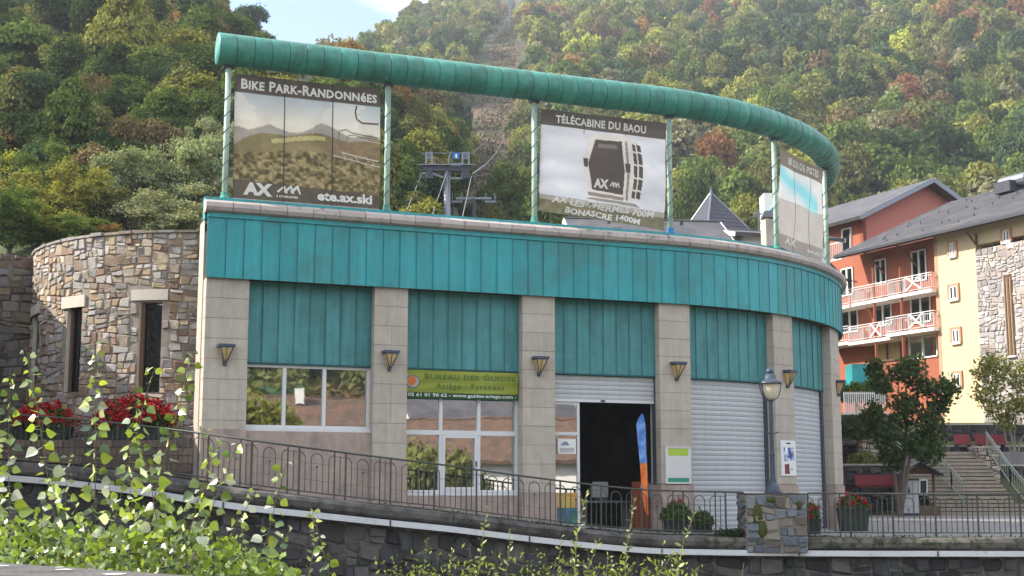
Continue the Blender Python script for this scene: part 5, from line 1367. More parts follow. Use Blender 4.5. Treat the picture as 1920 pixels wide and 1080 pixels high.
part('roof', MB().extrude([at(1432, 408, 66), at(1452, 385, 66), at(1475, 408, 66)], (0, 1.5, 0)), M['teal'], tt); part('wall', MB().box((tr.x + .2, 66.8, zat(440, 66)), (.9, 1.2, zat(410, 66) * .3)), M['wall_white'], tt)

# ------------------------------------------------------------------ steps, walls and benches on the right
st = thing('stone_steps', 'broad flight of stone steps climbing between handrails at the right', 'stairs', (19.6, 57.5, 0))
NS = 17
for i in range(NS):
    x0 = 17.2 if i > 6 else 17.8; x1 = 24.0 if i < 3 else 21.3
    y0 = 57.2 + i * .30; mb = MB().box(((x0 + x1) / 2, y0 + .19, (i + 1) * .165 - .0825 - .02), (x1 - x0, .40, .125)); part('step', mb, M['step'], st)
    part('riser', MB().box(((x0 + x1) / 2, y0 + .24, (i + 1) * .165 - .165), (x1 - x0 - .02, .36, .17)), M['mortar_dark'], st)
def handrail(label, pts, h=.95):
    r = thing('handrail', label, 'handrail', pts[0]); pts = [Vector(p) for p in pts]
    for hz, w_ in ((h, .05), (h - .14, .035), (.15, .035)): part('rail', MB().tube([p + Vector((0, 0, hz)) for p in pts], w_ / 2 + .008, 6), M['rail_light'], r)
    for a, b in zip(pts[:-1], pts[1:]):
        n = max(2, int((b - a).length / .28))
        for k in range(n + 1):
            p = a.lerp(b, k / n); part('baluster' if k % n else 'post', MB().bar(p + Vector((0, 0, .0 if k % n == 0 else .15)), p + Vector((0, 0, h - (.0 if k % n == 0 else .14))), .02 if k % n else .045), M['rail_light'], r)
    return r
handrail('pale green handrail descending the middle of the stone steps', [(18.05, 62.2, 2.75), (18.95, 58.9, 1.05), (19.0, 57.6, .45)])
handrail('pale handrail descending at the right edge beside the stone steps', [(21.5, 61.6, 2.7), (21.6, 59.2, 1.2), (21.5, 56.4, .02)])
handrail('thin stair rail rising behind the dark leaved tree', [at(1606, 790, 64), at(1655, 845, 62), at(1700, 880, 60.5)], .9)
def rubwall(label, x0, x1, y, z0, z1, cu=.5, cv=.28, pal=PAL_ROT, dep=.5, side=True, lim=120, name='stone_wall'):
    r = thing(name, label, 'wall', ((x0 + x1) / 2, y, z0)); part('wall_core', MB().box(((x0 + x1) / 2, y + dep / 2, (z0 + z1) / 2), (x1 - x0, dep, z1 - z0)), M['mortar_dark'], r)
    lay(rubble(x0, x1, z0, z1, cu, cv, .42, (), .03), lambda u_, v_, h_=0.0: Vector((u_, y - h_, v_)), pal, r, M['stone'], (.02, .05), limit=lim)
    if side: lay(rubble(y, y + dep, z0, z1, cu, cv, .42, (), .03), lambda u_, v_, h_=0.0: Vector((x0 - h_, u_, v_)), pal, r, M['stone'], (.02, .05), limit=40)
    part('coping', MB().box(((x0 + x1) / 2, y + dep / 2, z1 + .04), (x1 - x0 + .1, dep + .1, .08)), M['stone_block'], r)
    return r
def pxw(px, Y): return at(px, 900, Y).x
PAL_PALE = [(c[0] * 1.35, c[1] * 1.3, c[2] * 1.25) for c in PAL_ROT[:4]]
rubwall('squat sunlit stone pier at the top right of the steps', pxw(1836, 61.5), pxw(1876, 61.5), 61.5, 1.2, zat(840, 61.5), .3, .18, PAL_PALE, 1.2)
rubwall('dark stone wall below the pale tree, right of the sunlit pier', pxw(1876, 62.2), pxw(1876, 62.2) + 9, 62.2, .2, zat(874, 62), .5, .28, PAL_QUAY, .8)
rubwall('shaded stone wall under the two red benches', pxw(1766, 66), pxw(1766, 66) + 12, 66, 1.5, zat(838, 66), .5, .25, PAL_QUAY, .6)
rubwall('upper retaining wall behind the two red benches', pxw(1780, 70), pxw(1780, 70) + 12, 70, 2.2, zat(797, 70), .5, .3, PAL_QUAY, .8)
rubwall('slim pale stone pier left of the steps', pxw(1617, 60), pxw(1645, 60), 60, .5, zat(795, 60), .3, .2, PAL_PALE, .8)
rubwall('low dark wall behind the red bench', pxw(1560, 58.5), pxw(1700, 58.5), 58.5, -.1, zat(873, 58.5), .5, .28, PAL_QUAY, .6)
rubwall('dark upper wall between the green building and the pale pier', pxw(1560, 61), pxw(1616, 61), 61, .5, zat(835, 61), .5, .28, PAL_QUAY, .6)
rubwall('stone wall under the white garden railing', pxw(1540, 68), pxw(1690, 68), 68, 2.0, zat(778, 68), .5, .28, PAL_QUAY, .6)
def bench(label, px0, px1, py0, py1, Y, parts=2):
    x0, x1 = pxw(px0, Y), pxw(px1, Y); z1, z0 = zat(py0, Y), zat(py1, Y); r = thing('bench', label, 'bench', ((x0 + x1) / 2, Y, z0 - .3))
    part('backrest', MB().box(((x0 + x1) / 2, Y + .25, (z0 + z1) / 2), (x1 - x0, .06, z1 - z0), M=Matrix.Rotation(-.18, 3, 'X')), M['bench'], r)
    part('seat', MB().box(((x0 + x1) / 2, Y, z0 - .06), (x1 - x0, .45, .05)), M['bench'], r)
    for k in (.12, .88): part('leg', MB().box((lerp(x0, x1, k), Y + .1, z0 - .28), (.08, .4, .42)), M['galv_dark'], r)
bench('long dark red bench left of the dark tree trunk behind the fence', 1606, 1680, 890, 910, 57.4)
bench('left one of two red benches above the steps', 1795, 1825, 814, 831, 65.3); bench('right one of two red benches above the steps', 1835, 1892, 814, 831, 65.3)
# garden railing and hedge
gr = thing('garden_railing', 'white picket railing in front of the hedge below the hotel', 'railing', at(1620, 775, 68.1))
x0, x1 = pxw(1588, 68), pxw(1665, 68); z0, z1 = zat(777, 68), zat(735, 68)
for z in (z0 + .1, z1 - .08): part('rail', MB().bar((x0, 68, z), (x1, 68, z), .05), M['white'], gr)
n = 20
for k in range(n + 1): part('picket', MB().bar((lerp(x0, x1, k / n), 67.97, z0), (lerp(x0, x1, k / n), 67.97, z1), .045), M['white'], gr)
hc = at(1608, 724, 70.5); P, D = dome(2600, (hc.x, 70.5, hc.z - .6), (1.6, .8, 1.0)); V, T = soup(2600, P, NPR.uniform(.05, .09, 2600), D)
hg = tag(part('hedge', soup_mesh('hedge', V, T, M['bush']), None), 'clipped green hedge behind the white picket railing', 'hedge')
# notice hut
hx = pxw(1722, 56.6); hut = thing('notice_shelter', 'dark wooden notice shelter with a small roof before the steps', 'shelter', (hx, 56.6, 0))
for dx_ in (-.62, .62): part('post', MB().bar((hx + dx_, 56.6, 0), (hx + dx_, 56.6, 1.75), .09), M['wood'], hut)
for sx in (-1, 1): part('roof', MB().extrude([(hx, 56.2, 2.16), (hx + sx * .95, 56.2, 1.62), (hx + sx * .95, 57.1, 1.62), (hx, 57.1, 2.16)], (0, 0, .06)), M['slate_dark'], hut)
part('gable', MB().extrude([(hx - .6, 56.5, 1.7), (hx + .6, 56.5, 1.7), (hx, 56.5, 2.1)], (0, .05, 0)), M['wood'], hut)
part('base', MB().box((hx, 56.7, .2), (1.6, .5, .4)), M['wood'], hut)
fx = pxw(1731, 56.3)
pf = thing('framed_notice', 'small white framed notice hanging in the dark wooden shelter', 'notice', (fx, 56.4, zat(927, 56.3)))
for a_, b_ in (((1724, 900), (1738, 900)), ((1724, 927), (1738, 927)), ((1724, 900), (1724, 927)), ((1738, 900), (1738, 927))): part('frame_bar', MB().bar(at(*a_, 56.35), at(*b_, 56.35), .06), M['white'], pf)
part('sheet', MB().quad(at(1725, 926, 56.37), at(1737, 926, 56.37), at(1737, 901, 56.37), at(1725, 901, 56.37)), M['planter'], pf)
vx = pxw(1706, 56.0); vb = thing('electric_cabinet', 'tall grey-white service cabinet with dark marks beside the wooden shelter', 'cabinet', (vx, 56, 0))
zt2, zb2 = zat(901, 56), zat(962, 56)
part('cabinet_body', MB().box((vx, 56.2, (zt2 + zb2) / 2), (.66, .35, zt2 - zb2)), M['shutter'], vb); part('cabinet_cap', MB().box((vx, 56.2, zt2 + .05), (.74, .42, .08)), M['slate_dark'], vb); part('plinth', MB().box((vx, 56.2, zb2 / 2), (.6, .3, zb2)), M['galv_dark'], vb)
part('cabinet_mark', MB().add([(vx - .12, 56.015, zt2 - .55), (vx + .02, 56.015, zt2 - .55), (vx - .05, 56.015, zt2 - .2)], [(0, 1, 2)]), M['ink'], vb)
part('door_gap', MB().box((vx + .1, 56.018, (zt2 + zb2) / 2), (.012, .01, zt2 - zb2 - .1)), M['ink'], vb)
# upper ground behind the steps
struct('upper_terrace', MB().prism([(17.2, 62.3), (40, 62.3), (40, 66), (17.2, 66)], 2.2, 2.78), M['pave'])
# ------------------------------------------------------------------ terrain
TBY = [36, 44, 55, 80, 100, 130, 160, 220, 330]
TB = {-400: [560, 545, 520, 480, 440, 420, 410, 400, 420], -120: [560, 520, 440, 310, 215, 120, 60, 40, 130], 0: [560, 500, 430, 292, 195, 92, 30, 10, 110], 150: [560, 500, 440, 292, 195, 92, 34, 10, 110], 300: [560, 495, 432, 288, 200, 100, 50, 40, 120],  # leftmost column lies out of frame, lowered to let the sun in
      450: [560, 500, 436, 300, 215, 120, 92, 84, 140], 600: [560, 520, 450, 335, 262, 172, 142, 150, 200], 750: [560, 530, 470, 402, 335, 265, 222, 214, 300], 850: [560, 540, 500, 450, 405, 350, 312, 300, 380]}
TBX = sorted(TB)
def z_mtn(px, Y):
    s = np.interp(px, [600, 950, 1400, 1950], [.44, .43, .47, .53]); Y0 = np.interp(px, [600, 950, 1400, 1950], [117, 117, 125, 134])
    low = np.interp(Y, [30, 50, 60, 70, 80, 120, 180, 210], [0, .5, 3.2, 5, 7, 15, 30, 40]); lowr = np.interp(Y, [30, 56, 57.5, 62, 75, 95, 150, 210], [-.4, -.4, -.3, 1.6, 4.6, 5.5, 20, 40])
    k = np.clip((px - 1300) / 200, 0, 1); low = low * (1 - k) + lowr * k
    z = HEYE + s * (Y - Y0); z210 = HEYE + s * (210 - Y0)
    z = np.where(Y < 210, low * z210 / 40, z)
    # ridge line towards the sky at the upper left
    rt = np.interp(px, [400, 560, 620, 700, 760, 830, 900, 1200], [.24, .292, .316, .333, .349, .366, .40, .62]); Yr = Y0 / np.clip(1 - rt / s, .12, 1)
    cap = HEYE + rt * Yr - .25 * np.maximum(Y - Yr, 0)
    return np.where(Y > 250, np.minimum(z, cap), z)
def z_ter(X, Y):
    X = np.asarray(X, float); Y = np.asarray(Y, float); Yc = np.maximum(Y, 30)
    px = 960 + F * X / Yc / _c * 1.0                     # nominal column; only a way of parametrising the valley side
    zm = z_mtn(px, Yc)
    pxl = np.clip(px, -400, 850); g = np.zeros_like(px)
    cols = np.stack([np.interp(Yc, TBY, TB[k]) for k in TBX], -1)
    i = np.clip(np.searchsorted(TBX, pxl) - 1, 0, len(TBX) - 2); x0 = np.array(TBX)[i]; x1 = np.array(TBX)[i + 1]; t = (pxl - x0) / (x1 - x0)
    gy = np.take_along_axis(cols, i[..., None], -1)[..., 0] * (1 - t) + np.take_along_axis(cols, (i + 1)[..., None], -1)[..., 0] * t
    yc = (540 - gy) / F; b = (_s + yc * _c) / (_c - yc * _s); zl = HEYE + b * Yc
    zl = np.where(Yc > 330, np.minimum(zl, HEYE + .26 * Yc), zl)
    zl = np.where(Yc < 44, zl * np.clip((Yc - 34) / 10, 0, 1), zl)
    k = np.clip((px - 840) / 50, 0, 1); k = k * k * (3 - 2 * k)
    zz_ = zl * (1 - k) + zm * k
    far = np.clip((Yc - 230) / 120, 0, 1); zz_ = zz_ * (1 - far) + np.maximum(zl * (1 - k) + zm * k, zm) * far
    amp = np.clip((Yc - 150) / 200, 0, 1) * 15
    n = (fbm(X / 105 + 7.3, Yc / 170 + 2.1, 21, 4) - .47) * 2.0
    zz_ = zz_ + amp * n * np.clip((px - 680) / 350, .04, 1)
    return zz_
def ground_z(x, y): return float(z_ter(np.array([x]), np.array([y]))[0])
xs = np.concatenate([-np.geomspace(60, 700, 30)[::-1], np.arange(-58, 60, 2.5), np.geomspace(60, 900, 40)])
ys = np.concatenate([np.arange(36, 110, 2.5), np.geomspace(110, 1500, 90)])
GX, GY = np.meshgrid(xs, ys); GZ = z_ter(GX.ravel(), GY.ravel()).reshape(GX.shape)
# keep the ground below the station, the rotunda and the terrace
mask = (GY < 44) | ((GX > 4) & (GY < 57.8))
GZ = np.where(mask, np.minimum(GZ, -.3), GZ)
nx = len(xs); i = np.arange((len(ys) - 1) * (nx - 1)); r_ = i // (nx - 1); c_ = i % (nx - 1); a = r_ * nx + c_
me = bpy.data.meshes.new('hillside'); me.from_pydata(np.stack([GX.ravel(), GY.ravel(), GZ.ravel()], 1).tolist(), [], np.stack([a, a + 1, a + nx + 1, a + nx], 1).tolist()); me.shade_smooth()
me.materials.append(M['earth']); me.materials.append(M['piste'])
PCX = ([190, 240, 280, 330, 400, 600, 800, 950], [910, 918, 932, 932, 940, 960, 970, 975], [12, 24, 30, 30, 22, 10, 6, 6])   # Y, column, half width of the bare lift line
def piste_t(x, y):
    px = 960 + F * x / y / _c; return (px - np.interp(y, PCX[0], PCX[1])) / np.interp(y, PCX[0], PCX[2])
cx = (GX.ravel()[a] + GX.ravel()[a + 1]) / 2; cy = (GY.ravel()[a] + GY.ravel()[a + nx]) / 2
me.polygons.foreach_set('material_index', ((np.abs(piste_t(cx, cy)) < 1.5) & (cy > 150)).astype(np.int32))
o = link('hillside', me); o['kind'] = 'structure'
# flat ground: river bed, near bank
struct('river_bed', MB().quad((-400, 4, -3.6), (400, 4, -3.6), (400, 37, -3.6), (-400, 37, -3.6)), M['bed'])
struct('near_bank', MB().add([(-600, -400, -.56), (600, -400, -.56), (600, 2.2, -.56), (-600, 2.2, -.56), (-600, 5.5, -3.7), (600, 5.5, -3.7)], [(0, 1, 2, 3), (3, 2, 5, 4)]), M['earth'])
struct('distant_ground', MB().add([(-3000, -3000, -6), (3000, -3000, -6), (3000, 3000, -6), (-3000, 3000, -6)], [(0, 1, 2, 3)]), M['earth'])

# ------------------------------------------------------------------ trees
def crown(seed, nl, leaf, lobes=16, flat=1.0, spiky=0.0, droop=0.0, spread=.68, core=1.0):
    """unit crown: radius about 1, height about 2*flat, base at z=0; returns verts, tint"""
    g = np.random.default_rng(seed); C = []; R = []
    for k in range(lobes):
        d = g.normal(size=3); d /= np.linalg.norm(d); r = g.uniform(.25, spread) if k else .0
        c = d * np.array([1, 1, .95 * flat]) * r * 1.0; c[2] += flat
        C.append(c); R.append(g.uniform(.17, .46) * (core if spread > .7 else 1) if k else .52 * core)
    C = np.array(C); R = np.array(R); w = R ** 2; w /= w.sum(); idx = g.choice(lobes, nl, p=w)
    d = g.normal(size=(nl, 3)); d /= np.linalg.norm(d, axis=1)[:, None]; d[:, 2] = np.where(d[:, 2] < -.35, -d[:, 2] * .6, d[:, 2])
    rr = R[idx] * (1 - np.abs(g.normal(size=nl)) * .14) * (1 + spiky * g.random(nl) ** 3)
    P = C[idx] + d * rr[:, None] * np.array([1, 1, flat ** .5]); P[:, 2] -= droop * g.random(nl)
    V, T = soup(nl, P, g.uniform(.6, 1.4, nl) * leaf, d, .75, g, (.72, 1.28), .55)
    lob = np.repeat(g.uniform(.85, 1.15, lobes)[idx], 4); return V, T * lob
M['tree'] = mat_leaf('tree_crown_leaves', 'OBJECT', trans=.28); M['tree_far'] = mat_leaf('far_tree_leaves', 'INST', trans=.2)
M['tree_o'] = M['tree']
near_v = [soup_mesh('crown', *crown(100 + k, 9500, .050, 22, (.95, 1.15, .85, 1.3, 1.0)[k], .45), M['tree']) for k in range(5)]
fine_v = [soup_mesh('crown', *crown(140 + k, 13000, .030, 34, (1.0, 1.2, 1.1)[k], .9, 0, .88, .55), M['tree']) for k in range(3)]
mid_v = [soup_mesh('crown', *crown(200 + k, 2600, .072, 18, (.95, 1.1, .85, 1.25, 1.05, .9)[k], .35), M['tree']) for k in range(6)]
far_me = [soup_mesh('crown', *crown(300 + k, 2000, .080, 16, (.9, 1.05, .8, 1.2)[k], .3), M['tree_far']) for k in range(4)] + [soup_mesh('crown', *crown(400 + k, 8000, .048, 18, (.95, 1.15, .85)[k], .5), M['tree_far']) for k in range(3)]
def trunk_mesh(seed, n=6):
    g = random.Random(seed); mb = MB(); mb.tube([(0, 0, -.35), (.02, 0, .3), (g.uniform(-.06, .06), g.uniform(-.06, .06), .9), (g.uniform(-.1, .1), g.uniform(-.1, .1), 1.5)], [.075, .06, .045, .015], 7)
    for k in range(n):
        a = g.uniform(0, 6.28); z = g.uniform(.35, 1.1); L = g.uniform(.35, .7); mb.tube([(0, 0, z), (L * .5 * math.cos(a), L * .5 * math.sin(a), z + L * .45), (L * math.cos(a), L * math.sin(a), z + L * .8)], [.035, .02, .006], 5)
    return mb.mesh('trunk', M['bark'])
trunks = [trunk_mesh(k) for k in range(3)]
def tree(label, x, y, z, r, h, c, v='near', group=None, k=None, name='tree', trunk=True, cat='tree'):
    """crown radius r, total crown height h, standing with its base at z"""
    k = RND.randrange(100) if k is None else k
    pool = dict(near=near_v, fine=fine_v, mid=mid_v)[v]; me_ = pool[k % len(pool)]; hz = {0: 1}.get(0)
    root = thing(name, label, cat, (x, y, z), group)
    zmax = max(1.2, 2.0); co = bpy.data.objects.new('crown', me_); col.objects.link(co); co.parent = root
    ch = h * 1.04
    co.scale = (r, r, ch / 2.1); co.location = (0, 0, -.04 * h); co.rotation_euler = (RND.gauss(0, .10), RND.gauss(0, .10), RND.uniform(0, 6.28)); co.color = (*c, 1)
    if trunk:
        t = bpy.data.objects.new('trunk', trunks[k % 3]); col.objects.link(t); t.parent = root; t.scale = (r * .9, r * .9, h * .45); t.rotation_euler = (0, 0, RND.uniform(0, 6))
    return root
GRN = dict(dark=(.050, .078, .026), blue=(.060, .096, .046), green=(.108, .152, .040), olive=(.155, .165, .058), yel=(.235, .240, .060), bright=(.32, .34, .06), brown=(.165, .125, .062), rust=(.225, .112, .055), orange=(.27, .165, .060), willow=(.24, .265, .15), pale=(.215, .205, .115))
NMS = dict(dark='dark green', blue='bluish green', green='mid green', olive='olive green', yel='yellow-green', bright='bright yellow-green', brown='brown', rust='rust-red', orange='orange-brown', willow='silvery willow-like', pale='pale grey-green')
# px, py (crown centre), depth, width px, height px, colour, kind, extra words of the label
LT = [
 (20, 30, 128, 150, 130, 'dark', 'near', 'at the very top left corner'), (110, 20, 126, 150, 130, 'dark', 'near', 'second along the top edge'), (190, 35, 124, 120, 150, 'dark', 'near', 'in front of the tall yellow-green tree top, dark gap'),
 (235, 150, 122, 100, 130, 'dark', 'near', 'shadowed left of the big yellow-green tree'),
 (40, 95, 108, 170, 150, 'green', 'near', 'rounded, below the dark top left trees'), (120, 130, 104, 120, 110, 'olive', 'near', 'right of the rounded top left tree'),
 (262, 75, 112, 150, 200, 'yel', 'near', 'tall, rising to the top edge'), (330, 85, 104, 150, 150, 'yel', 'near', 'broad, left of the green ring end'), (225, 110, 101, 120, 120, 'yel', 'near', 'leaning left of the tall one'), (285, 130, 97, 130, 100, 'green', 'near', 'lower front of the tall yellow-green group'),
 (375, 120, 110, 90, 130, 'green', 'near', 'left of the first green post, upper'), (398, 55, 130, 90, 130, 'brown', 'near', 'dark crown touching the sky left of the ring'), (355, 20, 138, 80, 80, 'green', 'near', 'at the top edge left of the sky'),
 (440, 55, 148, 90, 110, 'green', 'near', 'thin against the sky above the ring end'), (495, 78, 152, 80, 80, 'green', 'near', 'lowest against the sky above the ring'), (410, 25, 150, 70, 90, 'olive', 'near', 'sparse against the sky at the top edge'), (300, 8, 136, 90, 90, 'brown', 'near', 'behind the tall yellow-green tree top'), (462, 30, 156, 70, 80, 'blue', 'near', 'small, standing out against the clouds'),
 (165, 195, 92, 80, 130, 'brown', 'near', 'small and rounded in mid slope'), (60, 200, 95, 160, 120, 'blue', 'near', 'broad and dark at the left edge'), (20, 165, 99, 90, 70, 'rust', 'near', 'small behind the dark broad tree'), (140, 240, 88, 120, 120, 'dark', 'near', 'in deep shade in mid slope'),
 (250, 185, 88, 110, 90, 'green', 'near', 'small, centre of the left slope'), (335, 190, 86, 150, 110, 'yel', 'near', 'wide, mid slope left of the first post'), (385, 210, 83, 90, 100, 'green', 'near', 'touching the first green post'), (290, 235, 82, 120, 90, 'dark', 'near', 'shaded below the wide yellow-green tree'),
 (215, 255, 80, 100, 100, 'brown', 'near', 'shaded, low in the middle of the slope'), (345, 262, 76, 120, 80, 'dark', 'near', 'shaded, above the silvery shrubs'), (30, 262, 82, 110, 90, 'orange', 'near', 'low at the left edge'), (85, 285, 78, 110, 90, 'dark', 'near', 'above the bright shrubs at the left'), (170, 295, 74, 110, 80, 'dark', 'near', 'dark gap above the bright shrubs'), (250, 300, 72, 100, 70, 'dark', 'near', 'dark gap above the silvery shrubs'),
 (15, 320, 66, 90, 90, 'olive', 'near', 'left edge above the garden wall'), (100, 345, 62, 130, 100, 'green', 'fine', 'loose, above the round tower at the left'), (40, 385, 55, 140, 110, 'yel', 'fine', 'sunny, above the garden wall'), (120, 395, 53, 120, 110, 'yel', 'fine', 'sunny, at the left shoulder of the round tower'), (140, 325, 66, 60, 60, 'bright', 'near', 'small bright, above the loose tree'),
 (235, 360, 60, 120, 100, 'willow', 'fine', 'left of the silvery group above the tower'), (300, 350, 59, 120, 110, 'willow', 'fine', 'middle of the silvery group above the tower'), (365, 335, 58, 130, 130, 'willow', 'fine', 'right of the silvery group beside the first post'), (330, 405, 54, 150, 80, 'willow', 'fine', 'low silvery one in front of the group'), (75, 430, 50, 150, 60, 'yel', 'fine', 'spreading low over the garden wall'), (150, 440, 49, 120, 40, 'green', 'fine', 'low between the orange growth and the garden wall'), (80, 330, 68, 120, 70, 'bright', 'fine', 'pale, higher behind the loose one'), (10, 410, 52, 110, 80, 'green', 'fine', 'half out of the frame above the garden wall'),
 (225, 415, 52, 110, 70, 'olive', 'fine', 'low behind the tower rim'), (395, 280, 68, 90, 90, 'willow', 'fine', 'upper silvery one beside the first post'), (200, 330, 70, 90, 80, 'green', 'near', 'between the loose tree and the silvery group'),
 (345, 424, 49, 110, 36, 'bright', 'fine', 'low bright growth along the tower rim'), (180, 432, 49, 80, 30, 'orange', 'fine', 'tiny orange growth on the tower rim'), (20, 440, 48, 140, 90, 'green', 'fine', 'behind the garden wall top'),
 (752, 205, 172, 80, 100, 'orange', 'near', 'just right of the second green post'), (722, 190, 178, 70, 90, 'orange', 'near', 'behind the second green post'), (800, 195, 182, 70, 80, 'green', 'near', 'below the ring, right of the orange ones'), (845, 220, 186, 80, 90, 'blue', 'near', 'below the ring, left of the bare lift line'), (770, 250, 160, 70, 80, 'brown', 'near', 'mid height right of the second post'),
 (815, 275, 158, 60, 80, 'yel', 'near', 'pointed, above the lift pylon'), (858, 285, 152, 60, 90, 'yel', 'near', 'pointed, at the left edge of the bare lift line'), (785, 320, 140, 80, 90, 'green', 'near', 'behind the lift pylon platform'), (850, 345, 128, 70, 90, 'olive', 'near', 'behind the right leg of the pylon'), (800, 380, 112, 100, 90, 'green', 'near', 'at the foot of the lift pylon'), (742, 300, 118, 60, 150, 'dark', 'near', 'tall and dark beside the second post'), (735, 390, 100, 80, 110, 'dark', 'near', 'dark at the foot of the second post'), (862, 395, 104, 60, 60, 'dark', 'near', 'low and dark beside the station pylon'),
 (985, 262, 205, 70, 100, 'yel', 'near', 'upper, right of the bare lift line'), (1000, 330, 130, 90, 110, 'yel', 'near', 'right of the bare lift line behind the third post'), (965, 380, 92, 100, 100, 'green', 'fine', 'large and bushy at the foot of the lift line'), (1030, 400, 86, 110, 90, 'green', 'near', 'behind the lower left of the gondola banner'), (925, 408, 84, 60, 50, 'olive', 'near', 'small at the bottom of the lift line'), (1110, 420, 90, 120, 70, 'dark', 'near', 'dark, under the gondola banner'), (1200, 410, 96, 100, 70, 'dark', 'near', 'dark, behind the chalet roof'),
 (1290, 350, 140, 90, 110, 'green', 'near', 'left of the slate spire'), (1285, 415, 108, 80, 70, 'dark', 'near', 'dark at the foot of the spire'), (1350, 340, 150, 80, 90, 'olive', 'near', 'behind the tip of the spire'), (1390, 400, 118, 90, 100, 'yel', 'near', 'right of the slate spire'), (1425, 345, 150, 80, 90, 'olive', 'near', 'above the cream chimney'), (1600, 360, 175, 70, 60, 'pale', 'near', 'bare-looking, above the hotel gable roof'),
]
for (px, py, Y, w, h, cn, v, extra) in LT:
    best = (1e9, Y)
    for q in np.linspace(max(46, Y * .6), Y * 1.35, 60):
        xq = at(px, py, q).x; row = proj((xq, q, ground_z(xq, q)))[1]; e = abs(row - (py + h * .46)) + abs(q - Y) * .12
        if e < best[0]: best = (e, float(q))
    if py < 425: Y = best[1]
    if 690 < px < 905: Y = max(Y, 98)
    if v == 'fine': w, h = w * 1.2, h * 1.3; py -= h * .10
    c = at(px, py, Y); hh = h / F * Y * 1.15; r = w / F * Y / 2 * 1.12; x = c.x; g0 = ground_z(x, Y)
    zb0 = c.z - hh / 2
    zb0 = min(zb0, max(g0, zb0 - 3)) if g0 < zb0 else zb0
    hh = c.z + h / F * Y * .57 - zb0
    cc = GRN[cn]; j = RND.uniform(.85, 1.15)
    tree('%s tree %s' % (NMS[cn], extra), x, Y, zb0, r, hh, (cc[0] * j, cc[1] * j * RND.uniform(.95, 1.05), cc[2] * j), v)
# trees by the steps
def branchy(name, label, base, tips, crown_pts, leafc, leafmat, nleaf, lsize, barkm, spread, rtr=.09, cat='tree', trans=None):
    r = thing(name, label, cat, base)
    for k, tp in enumerate(tips):
        mid = Vector(base).lerp(Vector(tp), .5) + Vector((RND.uniform(-.15, .15), RND.uniform(-.1, .1), .1)); part('trunk' if k == 0 else 'limb', MB().tube([base, Vector(base).lerp(mid, .5), mid, tp], [rtr, rtr * .8, rtr * .55, rtr * .2], 7), barkm, r)
    Ps, Ds = [], []
    wts = np.array([q[3] for q in crown_pts]) ** 2; wts /= wts.sum(); idx = NPR.choice(len(crown_pts), nleaf, p=wts)
    C = np.array([q[:3] for q in crown_pts])[idx]; R = np.array([q[3] for q in crown_pts])[idx]
    d = NPR.normal(size=(nleaf, 3)); d /= np.linalg.norm(d, axis=1)[:, None]; P = C + d * (R * NPR.uniform(.35, 1.08, nleaf))[:, None]
    V, T = soup(nleaf, P, NPR.uniform(.6, 1.4, nleaf) * lsize, d, .6, None, (.6, 1.4), .8); o = part('crown', soup_mesh('crown', V, T, leafmat), None, r); o.color = (*leafc, 1); return r
Yt = 54.5; bs_ = at(1688, 968, Yt); bs_.z = 0
cps = [(at(px, py, Yt + RND.uniform(-.5, .5))) for px, py in ((1690, 700), (1650, 720), (1730, 725), (1760, 760), (1640, 770), (1700, 760), (1745, 790), (1665, 820), (1715, 830), (1690, 790), (1770, 730), (1630, 800), (1675, 860), (1740, 840), (1710, 690), (1640, 690))]
branchy('leafy_tree', 'dark leafy tree with a leaning trunk in front of the hotel', (bs_.x, Yt, 0), [at(1693, 850, Yt), at(1665, 780, Yt), at(1725, 770, Yt), at(1700, 730, Yt)], [(p.x, p.y, p.z, RND.uniform(.45, .72)) for p in cps], (.062, .095, .034), M['tree'], 5200, .105, M['bark'], 1, .11)
Yt = 63.5; bs_ = at(1905, 868, Yt)
cps = [at(px, py, Yt + RND.uniform(-.6, .6)) for px, py in ((1850, 740), (1880, 700), (1915, 720), (1840, 700), (1900, 760), (1870, 770), (1930, 690), (1855, 680), (1885, 790), (1930, 760), (1960, 730), (1945, 790))]
branchy('pale_tree', 'pale yellow-green young tree with forked bare trunks at the right edge', bs_, [at(1880, 790, Yt), at(1905, 780, Yt), at(1935, 790, Yt), at(1890, 750, Yt)], [(p.x, p.y, p.z, RND.uniform(.5, .85)) for p in cps], (.21, .215, .06), M['tree'], 3800, .09, M['bark_pale'], 1, .07)
for (px, py, Y, w, n, cn, lb) in ((1606, 800, 60.3, .95, 1900, 'dark', 'dark shrub between the green building and the pale stone pier'), (1618, 862, 59.2, .7, 900, 'olive', 'low olive shrub behind the red bench'), (1690, 835, 62, .8, 900, 'dark', 'dark shrub behind the leafy tree beside the steps'), (1645, 720, 72, .8, 1300, 'green', 'rounded green shrub at the right end of the hedge')):
    c = at(px, py, Y); r = thing('shrub', lb, 'shrub', (c.x, Y, c.z - w)); P, D = dome(n, (c.x, Y, c.z - w * .3), (w, w * .8, w)); V, T = soup(n, P, NPR.uniform(.05, .10, n), D)
    o = part('foliage', soup_mesh('foliage', V, T, M['tree']), None, r); o.color = (*GRN[cn], 1); part('stem', MB().tube([(c.x, Y, c.z - w * 1.2), (c.x, Y, c.z)], .04, 5), M['bark'], r)

